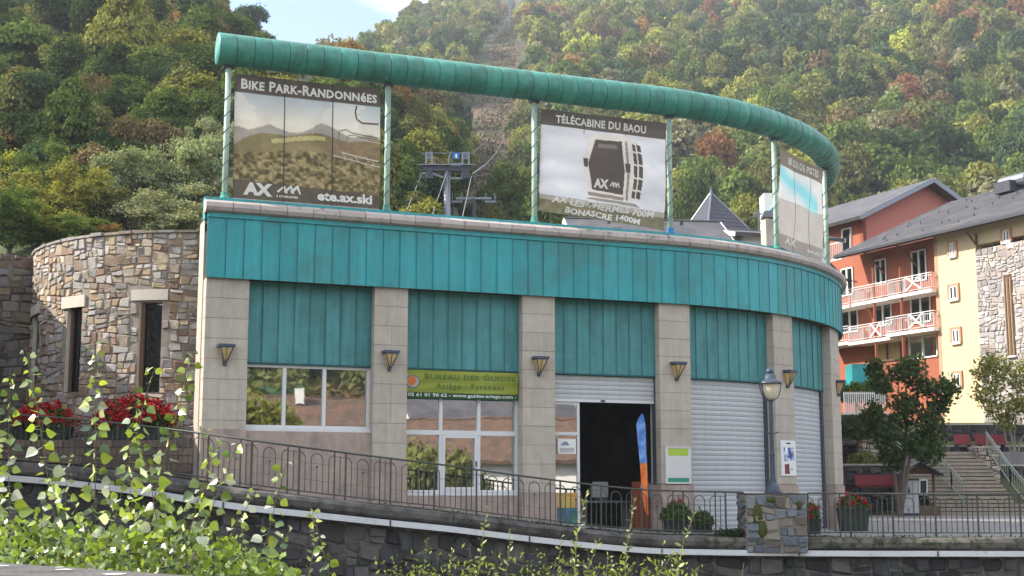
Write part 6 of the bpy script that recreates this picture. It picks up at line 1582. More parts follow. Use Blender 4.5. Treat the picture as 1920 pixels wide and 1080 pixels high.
# the forest on the mountain: the nearest 300 are objects, the rest one mass
pts = []
g = np.random.default_rng(5)
yy = 198.0
while yy < 960:
    stp = 7.4 + yy * .0030; xx = -.26 * yy
    while xx < .42 * yy:
        x = xx + g.uniform(-.5, .5) * stp; y = yy + g.uniform(-.5, .5) * stp; xx += stp * g.uniform(.85, 1.2)
        t = abs(float(piste_t(x, y)))
        if t < 1.0 + (3.6 * F / y) / np.interp(y, PCX[0], PCX[2]) + .1 * g.random(): continue
        if y > 230 and g.random() < .04: continue
        pts.append((x, y))
    yy += stp * .88
pts = np.array(pts); Zp = z_ter(pts[:, 0], pts[:, 1])
PX = 960 + F * pts[:, 0] / (pts[:, 1] * _c + (Zp - HEYE) * _s); dd = pts[:, 1] * _c + (Zp - HEYE) * _s; PY = 540 - F * (-pts[:, 1] * _s + (Zp - HEYE) * _c) / dd
# rough visibility: keep trees that are not far below the local horizon line, and inside a margin of the frame
SKX, SKY = [300, 360, 400, 440, 480, 520, 560, 600, 620, 700, 760, 800, 830], [-200, -60, -20, 20, 42, 62, 80, 82, 80, 46, 16, -5, -90]
keep = (PY - 11.5 * F / pts[:, 1] > np.interp(PX, SKX, SKY)) & (PX > 360) & (PX < 2050) & (PY > -80) & (PY < 560)
pts, Zp, PX, PY = pts[keep], Zp[keep], PX[keep], PY[keep]
names = list(GRN)
base_w = dict(dark=.05, blue=.10, green=.26, olive=.30, yel=.16, bright=.004, brown=.03, rust=.002, orange=.003, willow=.0, pale=.07)
nA = fbm(pts[:, 0] / 38 + 3, pts[:, 1] / 60, 31, 3); nB = fbm(pts[:, 0] / 30 + 9, pts[:, 1] / 50 + 4, 37, 3)
cols = []; cls = []
for k in range(len(pts)):
    w = dict(base_w); x, y = PX[k], PY[k]
    w['rust'] += max(0, nA[k] - .62) * .7; w['orange'] += max(0, nA[k] - .60) * .6; w['brown'] += max(0, nB[k] - .54) * 1.6; w['dark'] += max(0, .42 - nA[k]) * 1.6; w['yel'] += max(0, .45 - nB[k]) * 1.2
    for (cx_, cy_, rx, ry, q, am) in ((1880, 55, 60, 45, 'rust', 1.6), (1800, 45, 60, 30, 'orange', 1.0), (1340, 45, 40, 30, 'rust', .9), (1740, 240, 40, 30, 'rust', 1.2), (1720, 300, 50, 30, 'brown', 1.0), (1630, 265, 25, 20, 'orange', 1.2), (1480, 60, 110, 70, 'dark', 1.0), (1450, 150, 80, 50, 'blue', .9), (1060, 40, 70, 40, 'orange', .5), (1180, 20, 90, 30, 'rust', .5), (1085, 115, 14, 16, 'bright', 3.0), (1560, 200, 90, 70, 'yel', .6), (1350, 240, 90, 50, 'dark', .4), (1500, 330, 120, 50, 'yel', .6), (1330, 300, 80, 60, 'brown', .4), (720, 40, 110, 50, 'yel', .5)):  # upper dark and bluish patches put the gully shade into crown colours
        d_ = ((x - cx_) / rx) ** 2 + ((y - cy_) / ry) ** 2
        if d_ < 4: w[q] += am * math.exp(-d_)
    ws_ = np.array([w[n] for n in names]); ws_ /= ws_.sum(); cn = names[g.choice(len(names), p=ws_)]; cls.append(cn)
    j = g.uniform(.8, 1.25); c = GRN[cn]; cols.append((c[0] * j, c[1] * j, c[2] * j))
cols = np.array(cols)
# bushes and young trees filling the near hillside on the left
fl = []
yy = 46.0
while yy < 240:
    stp = 2.6 + yy * .018; xx = -.45 * yy
    while xx < -.03 * yy:
        x = xx + g.uniform(-.5, .5) * stp; y = yy + g.uniform(-.5, .5) * stp; xx += stp
        q = 960 + F * x / y / _c
        if q > 880 or (690 < q < 790 and y < 62) or (q >= 790 and y < 90) or (170 < q < 430 and y < 72) or (q <= 170 and y < 64): continue
        if 400 < q < 690 and y > 150: continue
        fl.append((x, y))
    yy += stp * .9
fl = np.array(fl); fz = z_ter(fl[:, 0], fl[:, 1]); fy_ = np.array([proj((a, b, c + 4.5))[1] for a, b, c in zip(fl[:, 0], fl[:, 1], fz)]); fx_ = np.array([proj((a, b, c))[0] for a, b, c in zip(fl[:, 0], fl[:, 1], fz)]); kk = fy_ > np.interp(fx_, SKX, SKY) + 6; fl, fz = fl[kk], fz[kk]; fk = fbm(fl[:, 0] / 9 + 3, fl[:, 1] / 14, 51, 3)
fcol = np.array([np.array(GRN[g.choice(['dark', 'green', 'olive', 'blue', 'brown', 'yel', 'orange'], p=[.30, .25, .15, .1, .09, .08, .03]) if q < .5 else g.choice(['dark', 'green', 'olive', 'yel', 'orange'], p=[.25, .30, .20, .20, .05])]) * g.uniform(.75, 1.2) for q in fk])
# visibility of individuals: march down the columns from near to far
order = np.argsort(pts[:, 1]); hor = {}; vis = []
for k in order:
    b = int(PX[k] // 14); top = PY[k] - 7.0 * F / pts[k, 1]
    lim = min(470 if 1000 < PX[k] < 1550 else 400, 999)
    blocked = top > hor.get(b, 999) - 2
    if not blocked and top < lim and PY[k] - 4 * F / pts[k, 1] > -5:
        vis.append(k)
    hor[b] = min(hor.get(b, 999), top)
ind = set(vis[:298])
def where(px, py, Y):
    c = next(t for q, t in ((700, 'left of the second post'), (880, 'left of the bare lift line'), (1010, 'right of the bare lift line'), (1150, 'above the gondola banner'), (1260, 'right above the gondola banner'), (1345, 'left of the slate spire tip'), (1450, 'right of the slate spire tip'), (1560, 'over the narrow banner'), (1650, 'over the hotel gable slope'), (1730, 'over the hotel gable tip'), (1820, 'over the hotel roof valley'), (9999, 'over the hotel chimney')) if px < q)
    b = 'low down' if py > 360 else 'a little higher' if py > 290 else 'halfway up' if py > 220 else 'high up'
    return '%s on the mountain, %s' % (b, c)
for k in ind:
    c = cols[k]; r = g.uniform(4.2, 6.3); h = g.uniform(9.5, 14.5)
    wh = where(PX[k], PY[k], 0)
    tree('%s tree %s' % (NMS[cls[k]], wh), float(pts[k, 0]), float(pts[k, 1]), float(Zp[k]) - .4, r, h, tuple(c), 'mid', '%s trees %s' % (NMS[cls[k]], wh), k=int(k), name='mountain_tree')
rest = np.array([k for k in range(len(pts)) if k not in ind])
me = bpy.data.meshes.new('forest'); me.vertices.add(len(rest) + len(fl)); me.vertices.foreach_set('co', np.concatenate([np.stack([pts[rest, 0], pts[rest, 1], Zp[rest] + .3], 1), np.stack([fl[:, 0], fl[:, 1], fz - .2], 1)]).astype(np.float32).ravel())
for nm, ty, dat in (('tcol', 'FLOAT_COLOR', np.concatenate([np.concatenate([cols[rest], fcol]), np.ones((len(rest) + len(fl), 1))], 1)),):
    a_ = me.attributes.new(nm, ty, 'POINT'); a_.data.foreach_set('color', dat.astype(np.float32).ravel())
rr = g.uniform(3.9, 6.2, len(rest)); sc_ = np.stack([rr, rr, g.uniform(4.8, 7.0, len(rest))], 1); fr_ = (.9 + fl[:, 1] * .010) * g.uniform(.75, 1.3, len(fl)); sc_ = np.concatenate([sc_, np.stack([fr_, fr_, fr_ * g.uniform(.9, 1.4, len(fl))], 1)]); rr = sc_[:, 0]
a_ = me.attributes.new('scl', 'FLOAT_VECTOR', 'POINT'); a_.data.foreach_set('vector', sc_.astype(np.float32).ravel())
a_ = me.attributes.new('rot', 'FLOAT_VECTOR', 'POINT'); a_.data.foreach_set('vector', np.stack([0 * rr, 0 * rr, g.uniform(0, 6.28, len(rr))], 1).astype(np.float32).ravel())
a_ = me.attributes.new('kind_i', 'INT', 'POINT'); a_.data.foreach_set('value', np.concatenate([g.integers(0, 4, len(rest)), g.integers(4, 7, len(fl))]).astype(np.int32))
fo = link('forest', me); fo['kind'] = 'stuff'; fo['label'] = 'dense autumn forest covering the mountainside behind the village'; fo['category'] = 'forest'
ng = bpy.data.node_groups.new('forest_scatter', 'GeometryNodeTree'); ng.interface.new_socket('Geometry', in_out='INPUT', socket_type='NodeSocketGeometry'); ng.interface.new_socket('Geometry', in_out='OUTPUT', socket_type='NodeSocketGeometry')
N = ng.nodes; Lk = ng.links; gi = N.new('NodeGroupInput'); go_ = N.new('NodeGroupOutput'); jn = N.new('GeometryNodeJoinGeometry')
def attr(nm, ty):
    q = N.new('GeometryNodeInputNamedAttribute'); q.data_type = ty; q.inputs['Name'].default_value = nm; return q.outputs['Attribute']
A_s, A_r, A_k = attr('scl', 'FLOAT_VECTOR'), attr('rot', 'FLOAT_VECTOR'), attr('kind_i', 'INT')
for k in range(7):
    so = bpy.data.objects.new('crown_source', far_me[k]); oi = N.new('GeometryNodeObjectInfo'); oi.inputs['Object'].default_value = so; oi.inputs['As Instance'].default_value = True
    cmpn = N.new('FunctionNodeCompare'); cmpn.data_type = 'INT'; cmpn.operation = 'EQUAL'; Lk.new(A_k, cmpn.inputs[2]); cmpn.inputs[3].default_value = k
    ip = N.new('GeometryNodeInstanceOnPoints'); Lk.new(gi.outputs[0], ip.inputs['Points']); Lk.new(cmpn.outputs[0], ip.inputs['Selection']); Lk.new(oi.outputs['Geometry'], ip.inputs['Instance']); Lk.new(A_s, ip.inputs['Scale']); Lk.new(A_r, ip.inputs['Rotation'])
    Lk.new(ip.outputs[0], jn.inputs[0])
Lk.new(jn.outputs[0], go_.inputs[0]); md = fo.modifiers.new('scatter', 'NODES'); md.node_group = ng
# scrub on the bare lift line
n = 2400; y = g.uniform(200, 760, n) ; t = g.uniform(-1.3, 1.3, n); pxx = np.interp(y, PCX[0], PCX[1]) + t * np.interp(y, PCX[0], PCX[2]); x = (pxx - 960) * y * _c / F
z = z_ter(x, y); V = []; T = []
for k in range(n):
    m_ = 10; P = np.array([[x[k], y[k], z[k]]]) + g.normal(size=(m_, 3)) * np.array([.8, .8, .3]); V.append(P); 
P = np.concatenate(V); V, T = soup(len(P), P, g.uniform(.15, .45, len(P)), None, .7, g); o = part('lift_line_scrub', soup_mesh('lift_line_scrub', V, T, mat_leaf('scrub_leaf', 'CONST', c=(.10, .095, .04), trans=.1)), None); o['kind'] = 'stuff'; o['label'] = 'brown scrub on the bare lift line'; o['category'] = 'scrub'

# ------------------------------------------------------------------ gondola lift
YP = 86.0
def big_pylon():
    r = thing('lift_pylon', 'large grey T-shaped gondola pylon with a blue number sign above the parapet', 'pylon', at(838, 420, YP)); p0 = at(838, 560, YP); p1 = at(838, 322, YP)
    part('mast', MB().tube([p0, p1], [.27, .21], 14), M['galv'], r, smooth=True)
    q = lambda px, py, d=0.0: at(px, py, YP + d)
    part('crossarm', MB().bar(q(793, 317), q(882, 317), .42, .34), M['galv_dark'], r)
    for a, b in (((838, 335), (800, 322)), ((838, 335), (878, 334))): part('strut', MB().bar(q(*a), q(*b), .12), M['galv'], r)
    for x0, x1 in ((799, 810), (867, 879)):
        for x_ in (x0, x1): part('guard_post', MB().bar(q(x_, 334), q(x_, 286), .10), M['galv'], r)
        for a, b in (((x0, 286), (x1, 296)), ((x0, 296), (x1, 286)), ((x0, 286), (x1, 286)), ((x0, 297), (x1, 297))): part('brace', MB().bar(q(*a), q(*b), .07), M['galv'], r)
        part('sheave_box', MB().bar(q(x0, 326), q(x1, 326), .5, .7), M['galv_dark'], r)
    for x_ in (790, 885):
        for k in range(5): part('sheave', MB().lathe([(.04, -.06), (.17, -.05), (.17, .05), (.04, .06)], (0, 0, 0), 10), M['galv_dark'], r).matrix_basis = Matrix.Translation(q(x_ + (k - 2) * 1.5, 330 + abs(k - 2) * .5 + k * 1.2) - wloc(r)) @ Matrix.Rotation(math.pi / 2, 4, 'Y')
    part('walkway_rail', MB().bar(q(790, 287), q(890, 287), .04), M['galv'], r)
    part('walkway', MB().box(q(838, 311), (3.8, .8, .06)), M['galv'], r)
    sg = part('number_sign', MB().box(q(855, 292), (.42, .06, .40)), M['blue_sign'], r)
    lettering('number', '1', q(854, 296, -.04), (1, 0, 0), (0, 0, 1), .10, .26, M['paper'], sg, off=.03)
    part('notice_plate', MB().box(q(856, 309, -.3), (.8, .04, .2)), M['galv'], r)
    part('antenna', MB().tube([q(843, 320), q(841, 300), q(844, 286), q(848, 284)], .05, 5), M['galv'], r)
    for k in range(12): part('ladder_rung', MB().bar(q(832, 335 + k * 7, -.35), q(836, 335 + k * 7, -.35), .04), M['galv_dark'], r)
    part('ladder_rail', MB().bar(q(832, 330, -.35), q(832, 420, -.35), .04), M['galv_dark'], r)
big_pylon()
def small_pylon(label, px, pyt, pyb, Y, dark=False, k_=1.0):
    r = thing('lift_pylon', label, 'pylon', at(px, pyb, Y)); q = lambda a, b: at(a, b, Y); s_ = F / Y * k_
    part('mast', MB().tube([q(px, pyb + 8), q(px, pyt)], [.42 * k_, .32 * k_], 8), M['galv_dark'] if dark else M['galv'], r)
    part('crossarm', MB().bar(q(px - 3.2 * s_, pyt), q(px + 3.2 * s_, pyt), .4 * k_), M['galv'], r)
    for sx in (-3, 3):
        part('sheave_train', MB().bar(q(px + sx * s_ - 1.0 * s_, pyt + .6 * s_), q(px + sx * s_ + 1.0 * s_, pyt + .6 * s_), .35 * k_), M['galv'], r)
        for d_ in (-.8, .8): part('guard_post', MB().bar(q(px + (sx + d_) * s_, pyt + .4 * s_), q(px + (sx + d_) * s_, pyt - .9 * s_), .15 * k_), M['galv'], r)
small_pylon('distant grey gondola pylon standing on the bare lift line', 937, 243, 286, 330)
small_pylon('tall thin gondola pylon at the very top of the picture', 951, 2, 82, 720)
small_pylon('dark station pylon just above the parapet right of the large pylon', 888, 372, 430, 92, True, .38)
def cabin(label, px, py, Y, s=1.0):
    c = at(px, py, Y); r = thing('gondola_cabin', label, 'gondola', c, None)
    b = part('cabin_body', MB().lathe([(.7, -1.05), (.95, -.6), (1.0, .1), (.85, .8), (.6, 1.0)], c, 8), M['cabin_white'], r)
    part('cabin_window', MB().box(c + Vector((0, -.93, .05)), (1.15, .2, .95)), M['glass_dark'], b)
    part('cabin_window', MB().box(c + Vector((-.93, 0, .05)), (.2, 1.0, .95)), M['glass_dark'], b)
    part('hanger', MB().tube([c + Vector((0, 0, 1.0)), c + Vector((.25, 0, 1.8)), c + Vector((0, 0, 3.0))], .09, 5), M['galv'], r)
for q in (('left of the two lower gondola cabins above the brown clearing', 925, 297, 360), ('right of the two lower gondola cabins above the brown clearing', 948, 288, 330), ('left of the two gondola cabins above the ring', 940, 100, 560), ('right of the two gondola cabins above the ring', 955, 99, 580), ('tiny gondola cabin lowest above the ring', 947, 121, 520)): cabin(*q)
cb = thing('lift_cables', 'thin grey gondola cables running up the bare lift line', 'cables', at(940, 243, 330))
def cable(a, b, w=.05, sag=1.0):
    a = Vector(a); b = Vector(b); pts_ = []
    for k in range(9): p = a.lerp(b, k / 8); p.z -= sag * 4 * (k / 8) * (1 - k / 8); pts_.append(p)
    part('cable', MB().tube(pts_, w, 4), M['cable'], cb)
for a, b, w, sg_ in (((790, 328, YP), (760, 400, 60), .022, 0), ((884, 330, YP), (866, 412, 62), .022, 0), ((838, 322, YP), (808, 410, 60), .022, 0), ((791, 326, YP), (926, 243, 330), .05, 1.5), ((886, 326, YP), (948, 243, 330), .05, 1.5), ((926, 243, 330), (945, 6, 720), .09, 4), ((948, 243, 330), (957, 6, 720), .09, 4), ((930, 243, 330), (948, 3, 720), .07, 3), ((945, 243, 330), (954, 3, 720), .07, 3)):
    cable(at(*a), at(*b), w, sg_)
for a, b in (((926, 243, 330), (922, 295, 240)), ((948, 243, 330), (950, 285, 240))): pass
# ------------------------------------------------------------------ near bank: parapet and shoots in front of the camera
A = at(-120, 1048, 3.95); B = at(470, 1086, 3.0)
dv = (B - A); dv.z = 0; dv.normalize(); nn = Vector((dv.y, -dv.x, 0)); zc = zat(1052, 3.8)
ql = thing('parapet', 'grey concrete parapet cap along the bottom left edge, blotched with lichen', 'parapet', (A.x, A.y, zc))
P0 = Vector((A.x, A.y, 0)) - dv * 1.5; P1 = P0 + dv * 3.6
mcap = mat('parapet_concrete', (.105, .098, .092), .95, var=.3, scale=14, bump=.6, bscale=70, c2=(.05, .048, .045), c2scale=6, c2pos=(.5, .66))
part('parapet_cap', MB().extrude([P0 + Vector((0, 0, zc)), P1 + Vector((0, 0, zc)), P1 + nn * .45 + Vector((0, 0, zc)), P0 + nn * .45 + Vector((0, 0, zc))], (0, 0, -.09)), mcap, ql)
part('parapet_body', MB().extrude([P0 + nn * .05 + Vector((0, 0, zc - .092)), P1 + nn * .05 + Vector((0, 0, zc - .092)), P1 + nn * .4 + Vector((0, 0, zc - .092)), P0 + nn * .4 + Vector((0, 0, zc - .092))], (0, 0, -1.2)), mcap, ql)
lich = mat('pale_lichen', (.62, .60, .55), .95, var=.3, scale=60)
for (t, s_, r_) in ((1.62, .09, .030), (1.78, .03, .018), (2.02, .10, .035), (2.3, .07, .022), (2.55, .09, .03), (2.2, .02, .014)):
    c = P0 + dv * t + nn * s_ + Vector((0, 0, zc + .0015)); n = 12
    part('lichen_patch', MB().add([c + (dv * math.cos(q * 2 * math.pi / n) + nn * math.sin(q * 2 * math.pi / n)) * r_ * RND.uniform(.7, 1.2) for q in range(n)], [tuple(range(n))]), lich, ql)

def leaf_mesh(name, kind, m, fold=.12):
    """flat leaf in the xy plane, stalk at the origin, tip towards +y"""
    if kind == 'poplar': o = [(0, 0), (.30, .05), (.52, .28), (.46, .52), (.22, .82), (0, 1.08), (-.22, .82), (-.46, .52), (-.52, .28), (-.30, .05)]
    else: o = [(0, 0), (.14, .2), (.2, .45), (.16, .7), (0, 1.0), (-.16, .7), (-.2, .45), (-.14, .2)]
    n = len(o); mid = n // 2
    vs = [(x, y, abs(x) * fold * 2 + .05 * math.sin(y * 3)) for x, y in o] + [(0, .5, 0)]
    mb = MB().add(vs, [(i, (i + 1) % n, n) for i in range(n)])
    if kind == 'poplar': mb.add([(-.022, 0, .0), (.022, 0, .0), (.015, -.55, -.05), (-.015, -.55, -.05)], [(0, 1, 2, 3)])
    me_ = bpy.data.meshes.new(name); me_.from_pydata(mb.v, [], mb.f); me_.materials.append(m); me_.shade_smooth()
    ca = me_.color_attributes.new('tint', 'FLOAT_COLOR', 'POINT'); ca.data.foreach_set('color', [1.0] * (4 * len(mb.v))); return me_
M['poplar'] = mat_leaf('poplar_leaf', 'OBJECT', trans=.42, gloss=True, rough=.30); M['willowl'] = mat_leaf('willow_leaf', 'OBJECT', trans=.35, gloss=True, rough=.42)
LP = [leaf_mesh('leaf', 'poplar', M['poplar'], f) for f in (.08, .2, -.12)]; LW = [leaf_mesh('leaf', 'willow', M['willowl'], f) for f in (.15, -.1)]
stemm = mat('green_brown_stem', (.16, .10, .06), .6, var=.2); stemw = mat('willow_stem', (.22, .20, .10), .6, var=.2)
def shoot(name, label, pts, Y, leaf, size, step, colr, stem_m, cat, group=None, upto=1.0, rad=.012, side=None, lim=90, whorl=1):
    """a slender shoot through pixel points (bottom first) at depth Y; leaves alternate along it"""
    W_ = [at(p[0], p[1], Y + (p[2] if len(p) > 2 else 0)) for p in pts]
    if W_[0].z > -2.5: W_.insert(0, Vector((W_[0].x * 1.0, W_[0].y, -3.5)))
    r = thing(name, label, cat, W_[0], group)
    n = 24; ctrl = W_; L = [0]
    for a, b in zip(ctrl[:-1], ctrl[1:]): L.append(L[-1] + (b - a).length)
    def P(t):
        d = t * L[-1]; k = max(0, min(len(L) - 2, int(np.searchsorted(L, d)) - 1)); return ctrl[k].lerp(ctrl[k + 1], (d - L[k]) / max(1e-6, L[k + 1] - L[k]))
    part('stem', MB().tube([P(i / n) for i in range(n + 1)], [lerp(rad, rad * .18, i / n) for i in range(n + 1)], 5), stem_m, r)
    vis_from = next((i / n for i in range(n + 1) if proj(P(i / n))[1] < 1100), 0)
    d = vis_from * L[-1]; k = 0; golden = RND.uniform(0, 6)
    while d < L[-1] and k < lim:
        t = d / L[-1]; p = P(t); s = size * RND.uniform(.6, 1.2) * (1 if t < .85 else lerp(1, .45, (t - .85) / .15))
        golden += 2.4 + RND.uniform(-.5, .5); tx = (P(min(1, t + .01)) - P(max(0, t - .01))).normalized()
        out = Vector((math.cos(golden), math.sin(golden) * .8, RND.uniform(-.1, .55))).normalized()
        pl = s * RND.uniform(.35, .7) if leaf == 'poplar' else s * .06
        b0 = p + out * pl
        y = (out + Vector((0, 0, RND.uniform(-1.1, -.2) if leaf == 'poplar' else RND.uniform(.1, .8))) + Vector((RND.uniform(-.3, .3), RND.uniform(-.3, .3), 0))).normalized()
        z = Vector((RND.gauss(-.3, .6), RND.gauss(-.9, .6), RND.gauss(.4, .5))); z = (z - y * z.dot(y)).normalized(); x = y.cross(z)
        Mx = Matrix((( x.x * s, y.x * s, z.x * s, b0.x), (x.y * s, y.y * s, z.y * s, b0.y), (x.z * s, y.z * s, z.z * s, b0.z), (0, 0, 0, 1)))
        lf = inst('leaf', RND.choice(LP if leaf == 'poplar' else LW), r, Mx); c = RND.choice(colr); lf.color = (*c, 1)
        d += step * RND.uniform(.6, 1.3); k += 1
    return r
PC = [(.22, .30, .045), (.26, .34, .06), (.17, .24, .045), (.12, .18, .045), (.08, .13, .05), (.32, .40, .07), (.55, .58, .48)]  # palest tone stands for white glints and pale leaf undersides
WC = [(.24, .27, .07), (.18, .22, .06), (.30, .32, .12), (.14, .18, .05)]
PSH = [('tall leafy poplar shoot at the left edge', [(120, 1090), (75, 800), (48, 650)], 7.6), ('second poplar shoot reaching up to the red geraniums', [(185, 1090), (255, 820), (285, 690), (288, 695)], 7.3),
       ('tallest poplar shoot whose tip crosses the rubble tower', [(250, 1090), (290, 930), (335, 760), (372, 640), (180 + 0, 632)][:3] + [(356, 700), (362, 655)], 7.0), ('poplar shoot in front of the large red flowers', [(300, 1090), (350, 960), (430, 860)][:2] + [(392, 905)], 7.1),
       ('poplar shoot with its tip before the second flower trough', [(255, 1085), (300, 960), (250, 800), (255, 755)], 6.9), ('poplar shoot left of the bright pillar corner', [(330, 1090), (365, 960), (405, 830), (382, 800)], 7.2),
       ('poplar shoot in front of the first pillar', [(345, 1090), (395, 960), (430, 870), (448, 825)], 6.8), ('leaning poplar shoot beside the fence start', [(470, 1090), (505, 1000), (530, 880), (538, 868)], 6.9),
       ('short poplar shoot under the white strip', [(400, 1090), (430, 1010), (480, 920)], 7.4), ('small poplar shoot low at the bottom', [(620, 1090), (600, 1010), (585, 960)], 7.1), ('poplar shoot behind the tall left edge one', [(20, 1090), (15, 820), (20, 690)], 8.0),
       ('poplar shoot crossing the middle of the white strip at left', [(140, 1090), (180, 930), (178, 640)], 7.6), ('low poplar shoot left of the small one', [(540, 1095), (520, 1030), (545, 985)], 7.3)]
for k, (lb, pts_, Y) in enumerate(PSH):
    shoot('poplar_shoot', lb, pts_, Y, 'poplar', .072, .025, PC, stemm, 'sapling', 'poplar shoots in the foreground', rad=.009, lim=110)
for k, (x0, x1, yt) in enumerate(((10, -5, 830), (60, 95, 890), (110, 130, 850), (160, 135, 930), (215, 205, 905), (240, 265, 960), (300, 318, 930), (345, 330, 985), (390, 372, 960), (425, 455, 990), (450, 440, 1010), (490, 500, 1040), (280, 240, 870), (95, 60, 960))):
    shoot('poplar_shoot', '%s poplar shoot low in the thicket, %s along the parapet' % (('short', 'leaning', 'slender')[k % 3], ('first', 'third', 'fourth', 'fifth', 'sixth', 'seventh', 'ninth', 'tenth', 'eleventh', 'twelfth', 'thirteenth', 'last', 'eighth', 'second')[k]), [(x0, 1095), ((x0 + x1) / 2 + RND.uniform(-12, 12), (1090 + yt) / 2), (x1, yt)], RND.uniform(6.7, 7.9), 'poplar', .062, .022, PC, stemm, 'sapling', 'poplar shoots in the foreground', rad=.007, lim=70)
# bushy base of the poplars
n = 2400; px_ = NPR.uniform(-40, 560, n); lowb = np.interp(px_, [-40, 100, 250, 400, 470, 560], [955, 975, 985, 990, 1030, 1070]); py_ = lowb + (1085 - lowb) * NPR.uniform(0, 1, n) ** .7; Yv = NPR.uniform(6.6, 8.2, n)
P = np.array([tuple(at(a, b, c)) for a, b, c in zip(px_, py_, Yv)]); dn = NPR.normal(size=(n, 3)); V, T = soup(n, P, NPR.uniform(.010, .028, n), dn, .8, None, (.25, 1.5))
o = part('poplar_thicket', soup_mesh('poplar_thicket', V, T, mat_leaf('thicket_leaf', 'CONST', c=(.17, .25, .04), trans=.4, gloss=True, rough=.35)), None); o['kind'] = 'stuff'; o['label'] = 'dense low poplar leaves above the parapet at the bottom left'; o['category'] = 'undergrowth'
WSH = [('willow shoot right of the small poplar, tip under the iron fence', [(575, 1095), (590, 1020), (586, 955)]), ('willow shoot with its tip over the white strip below the lime banner', [(895, 1090), (905, 1010), (915, 945)]), ('short willow shoot left of the doorway', [(945, 1090), (955, 1040), (957, 995)]), ('low willow shoot at the bottom centre', [(790, 1090), (805, 1040), (800, 1010)]),
       ('tall willow shoot reaching into the dark doorway', [(1075, 1090), (1082, 1000), (1100, 925)]), ('tall willow shoot in front of the beach flag', [(1170, 1090), (1178, 1010), (1190, 932)]), ('slanting willow shoot left of the stone pier', [(1265, 1090), (1280, 1020), (1306, 952)]), ('thin willow shoot crossing the white strip left of the doorway', [(1045, 1090), (1050, 1030), (1053, 1005)]),
       ('slanting willow shoot between the two tall ones', [(1095, 1090), (1110, 1040), (1125, 1010)]), ('short bushy willow shoot below the notice', [(1225, 1090), (1240, 1060), (1262, 1040)]), ('tiny willow shoot at the bottom right of centre', [(1385, 1100), (1390, 1070), (1395, 1055)]), ('low willow shoot at the bottom left of centre', [(840, 1090), (850, 1050), (848, 1030)]), ('willow sprig beside the low bottom centre one', [(750, 1090), (742, 1060), (735, 1045)]), ('willow sprig between the doorway shoots', [(1135, 1090), (1148, 1060), (1140, 1040)])]
for lb, pts_ in WSH: shoot('willow_shoot', lb, pts_, 7.2 + RND.uniform(-.3, .3), 'willow', .056, .017, WC, stemw, 'sapling', 'willow shoots in the foreground', rad=.006, lim=80)
n = 650; cx_ = np.array([745, 795, 850, 895, 945, 1050, 1085, 1150, 1175, 1240, 1270, 1000])[NPR.integers(0, 12, n)] + NPR.normal(0, 22, n); py_ = 1090 - np.abs(NPR.normal(0, 24, n)); P = np.array([tuple(at(a, b, 7.2 + NPR.uniform(-.5, .5))) for a, b in zip(cx_, py_)])
V, T = soup(n, P, NPR.uniform(.008, .02, n), None, .4, None, (.5, 1.4)); o = part('willow_thicket', soup_mesh('willow_thicket', V, T, mat_leaf('willow_thicket_leaf', 'CONST', c=(.22, .26, .07), trans=.35)), None); o['kind'] = 'stuff'; o['label'] = 'low willow leaves along the bottom edge'; o['category'] = 'undergrowth'

# ------------------------------------------------------------------ the far bank town seen in the window reflections
def town(label, cx_, cy_, w, L, ze_, zr2, ang, roofm, wallm):
    r, P = house('town_house', label, (cx_, cy_), w, L, -.56, ze_, zr2, ang, roofm, wallm); return r, P
r, P = town('terracotta roofed house behind the camera, mirrored in the three-light window', 26, -16, 10, 15, 3.4, 6.4, .55, M['terracotta'], M['wall_white'])
for k in range(3): part('chimney', MB().box(P(-5 + k * 4.5, 1.0, 6.5), (.6, .6, 1.1), .55), M['wall_white'], r)
town('grey roofed house behind the camera, mirrored at the right of the three-light window', 31, -6, 9, 10, 3.6, 6.4, .3, M['slate_h'], M['wall_white'])
town('white house with terracotta roof mirrored in the tall window', 25.5, 1.5, 7, 9, 2.4, 4.4, .75, M['terracotta'], M['wall_white'])
town('yellow house mirrored in the side light of the open door', 36, 4.5, 8, 8, 7.5, 9.8, .75, M['terracotta'], M['yellow_wall'])
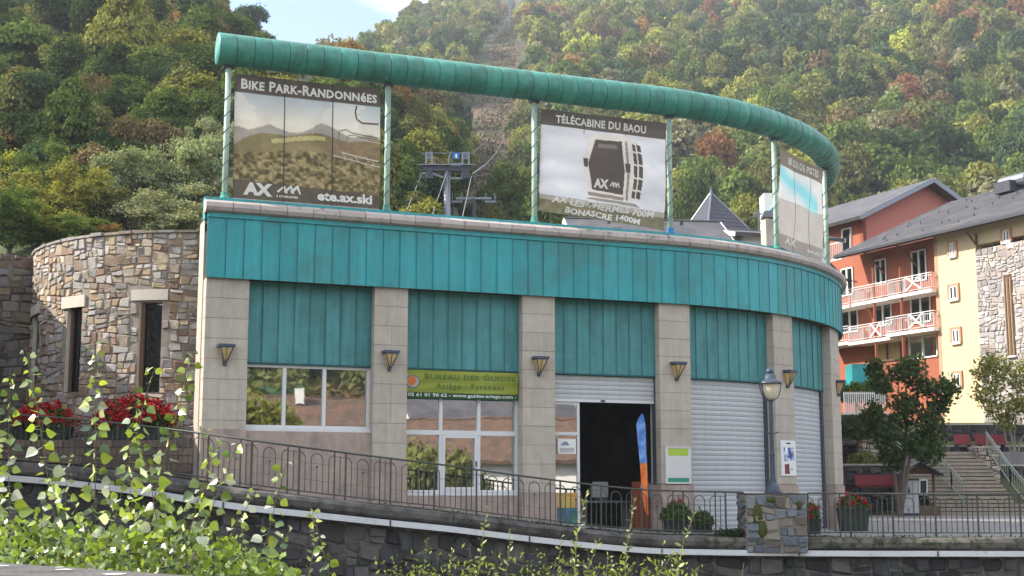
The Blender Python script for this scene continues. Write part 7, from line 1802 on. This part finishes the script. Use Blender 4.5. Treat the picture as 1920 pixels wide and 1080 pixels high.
for k, (x, y, r_, h, cn) in enumerate(((16.5, 8.5, 2.3, 5.6, 'olive'), (17.5, 6.0, 2.0, 4.6, 'green'), (14, -4, 2.8, 6.4, 'yel'), (17.2, -4.8, 2.6, 5.6, 'brown'), (20.5, -4, 2.4, 5.0, 'olive'))):
    tree('%s tree on the near bank behind the camera, mirrored in the windows, number of leaves %s' % (NMS[cn], ('dense', 'loose', 'broad', 'rusty', 'low')[k]) if False else '%s %s tree on the near bank, mirrored in the windows' % (('dense', 'loose', 'broad', 'rusty', 'low')[k], NMS[cn]), x, y, -.56 if y < 2 else -3.0, r_, h + (0 if y < 2 else 2.4), GRN[cn], 'near')
hx_ = np.linspace(-60, 260, 30); hy_ = np.linspace(-300, -45, 24); mb = MB(); 
for y in hy_:
    for x in hx_: mb.v.append((x, y, -.6 + max(0, -y - 45) * .30 + 3 * math.sin(x * .05)))
for j in range(23):
    for i in range(29): mb.f.append((j * 30 + i, j * 30 + i + 1, j * 30 + i + 31, j * 30 + i + 30))
struct('opposite_hillside', mb, M['earth'])
k = 0
for y in np.arange(-50, -200, -11):
    for x in np.arange(10, 190, 11):
        if not (.35 < x / (28 - y) < 1.05): continue
        k += 1; cn = RND.choice(['green', 'olive', 'yel', 'dark', 'brown', 'blue']); zz0 = -.6 + max(0, -y - 45) * .30
        tree('%s tree on the opposite hillside, mirrored in the windows' % NMS[cn], x + RND.uniform(-4, 4), y + RND.uniform(-4, 4), zz0, RND.uniform(5, 7.5), RND.uniform(10, 15), GRN[cn], 'mid', '%s trees on the opposite hillside' % NMS[cn], name='hillside_tree', trunk=False)

# ------------------------------------------------------------------ haze
HAZE = 0.00030
if HAZE:
    hz = MB().box((150, 400, 190), (2600, 2300, 420)); me_ = hz.mesh('haze'); hm = bpy.data.materials.new('haze'); hm.use_nodes = True; hn = hm.node_tree.nodes; hn.clear()
    ho = hn.new('ShaderNodeOutputMaterial'); pv = hn.new('ShaderNodeVolumePrincipled'); pv.inputs['Density'].default_value = HAZE; pv.inputs['Color'].default_value = (.80, .86, .95, 1); pv.inputs['Anisotropy'].default_value = .2
    hm.node_tree.links.new(pv.outputs[0], ho.inputs['Volume']); me_.materials.append(hm); o = link('haze', me_); o['kind'] = 'stuff'; o['label'] = 'thin pale haze filling the valley air'
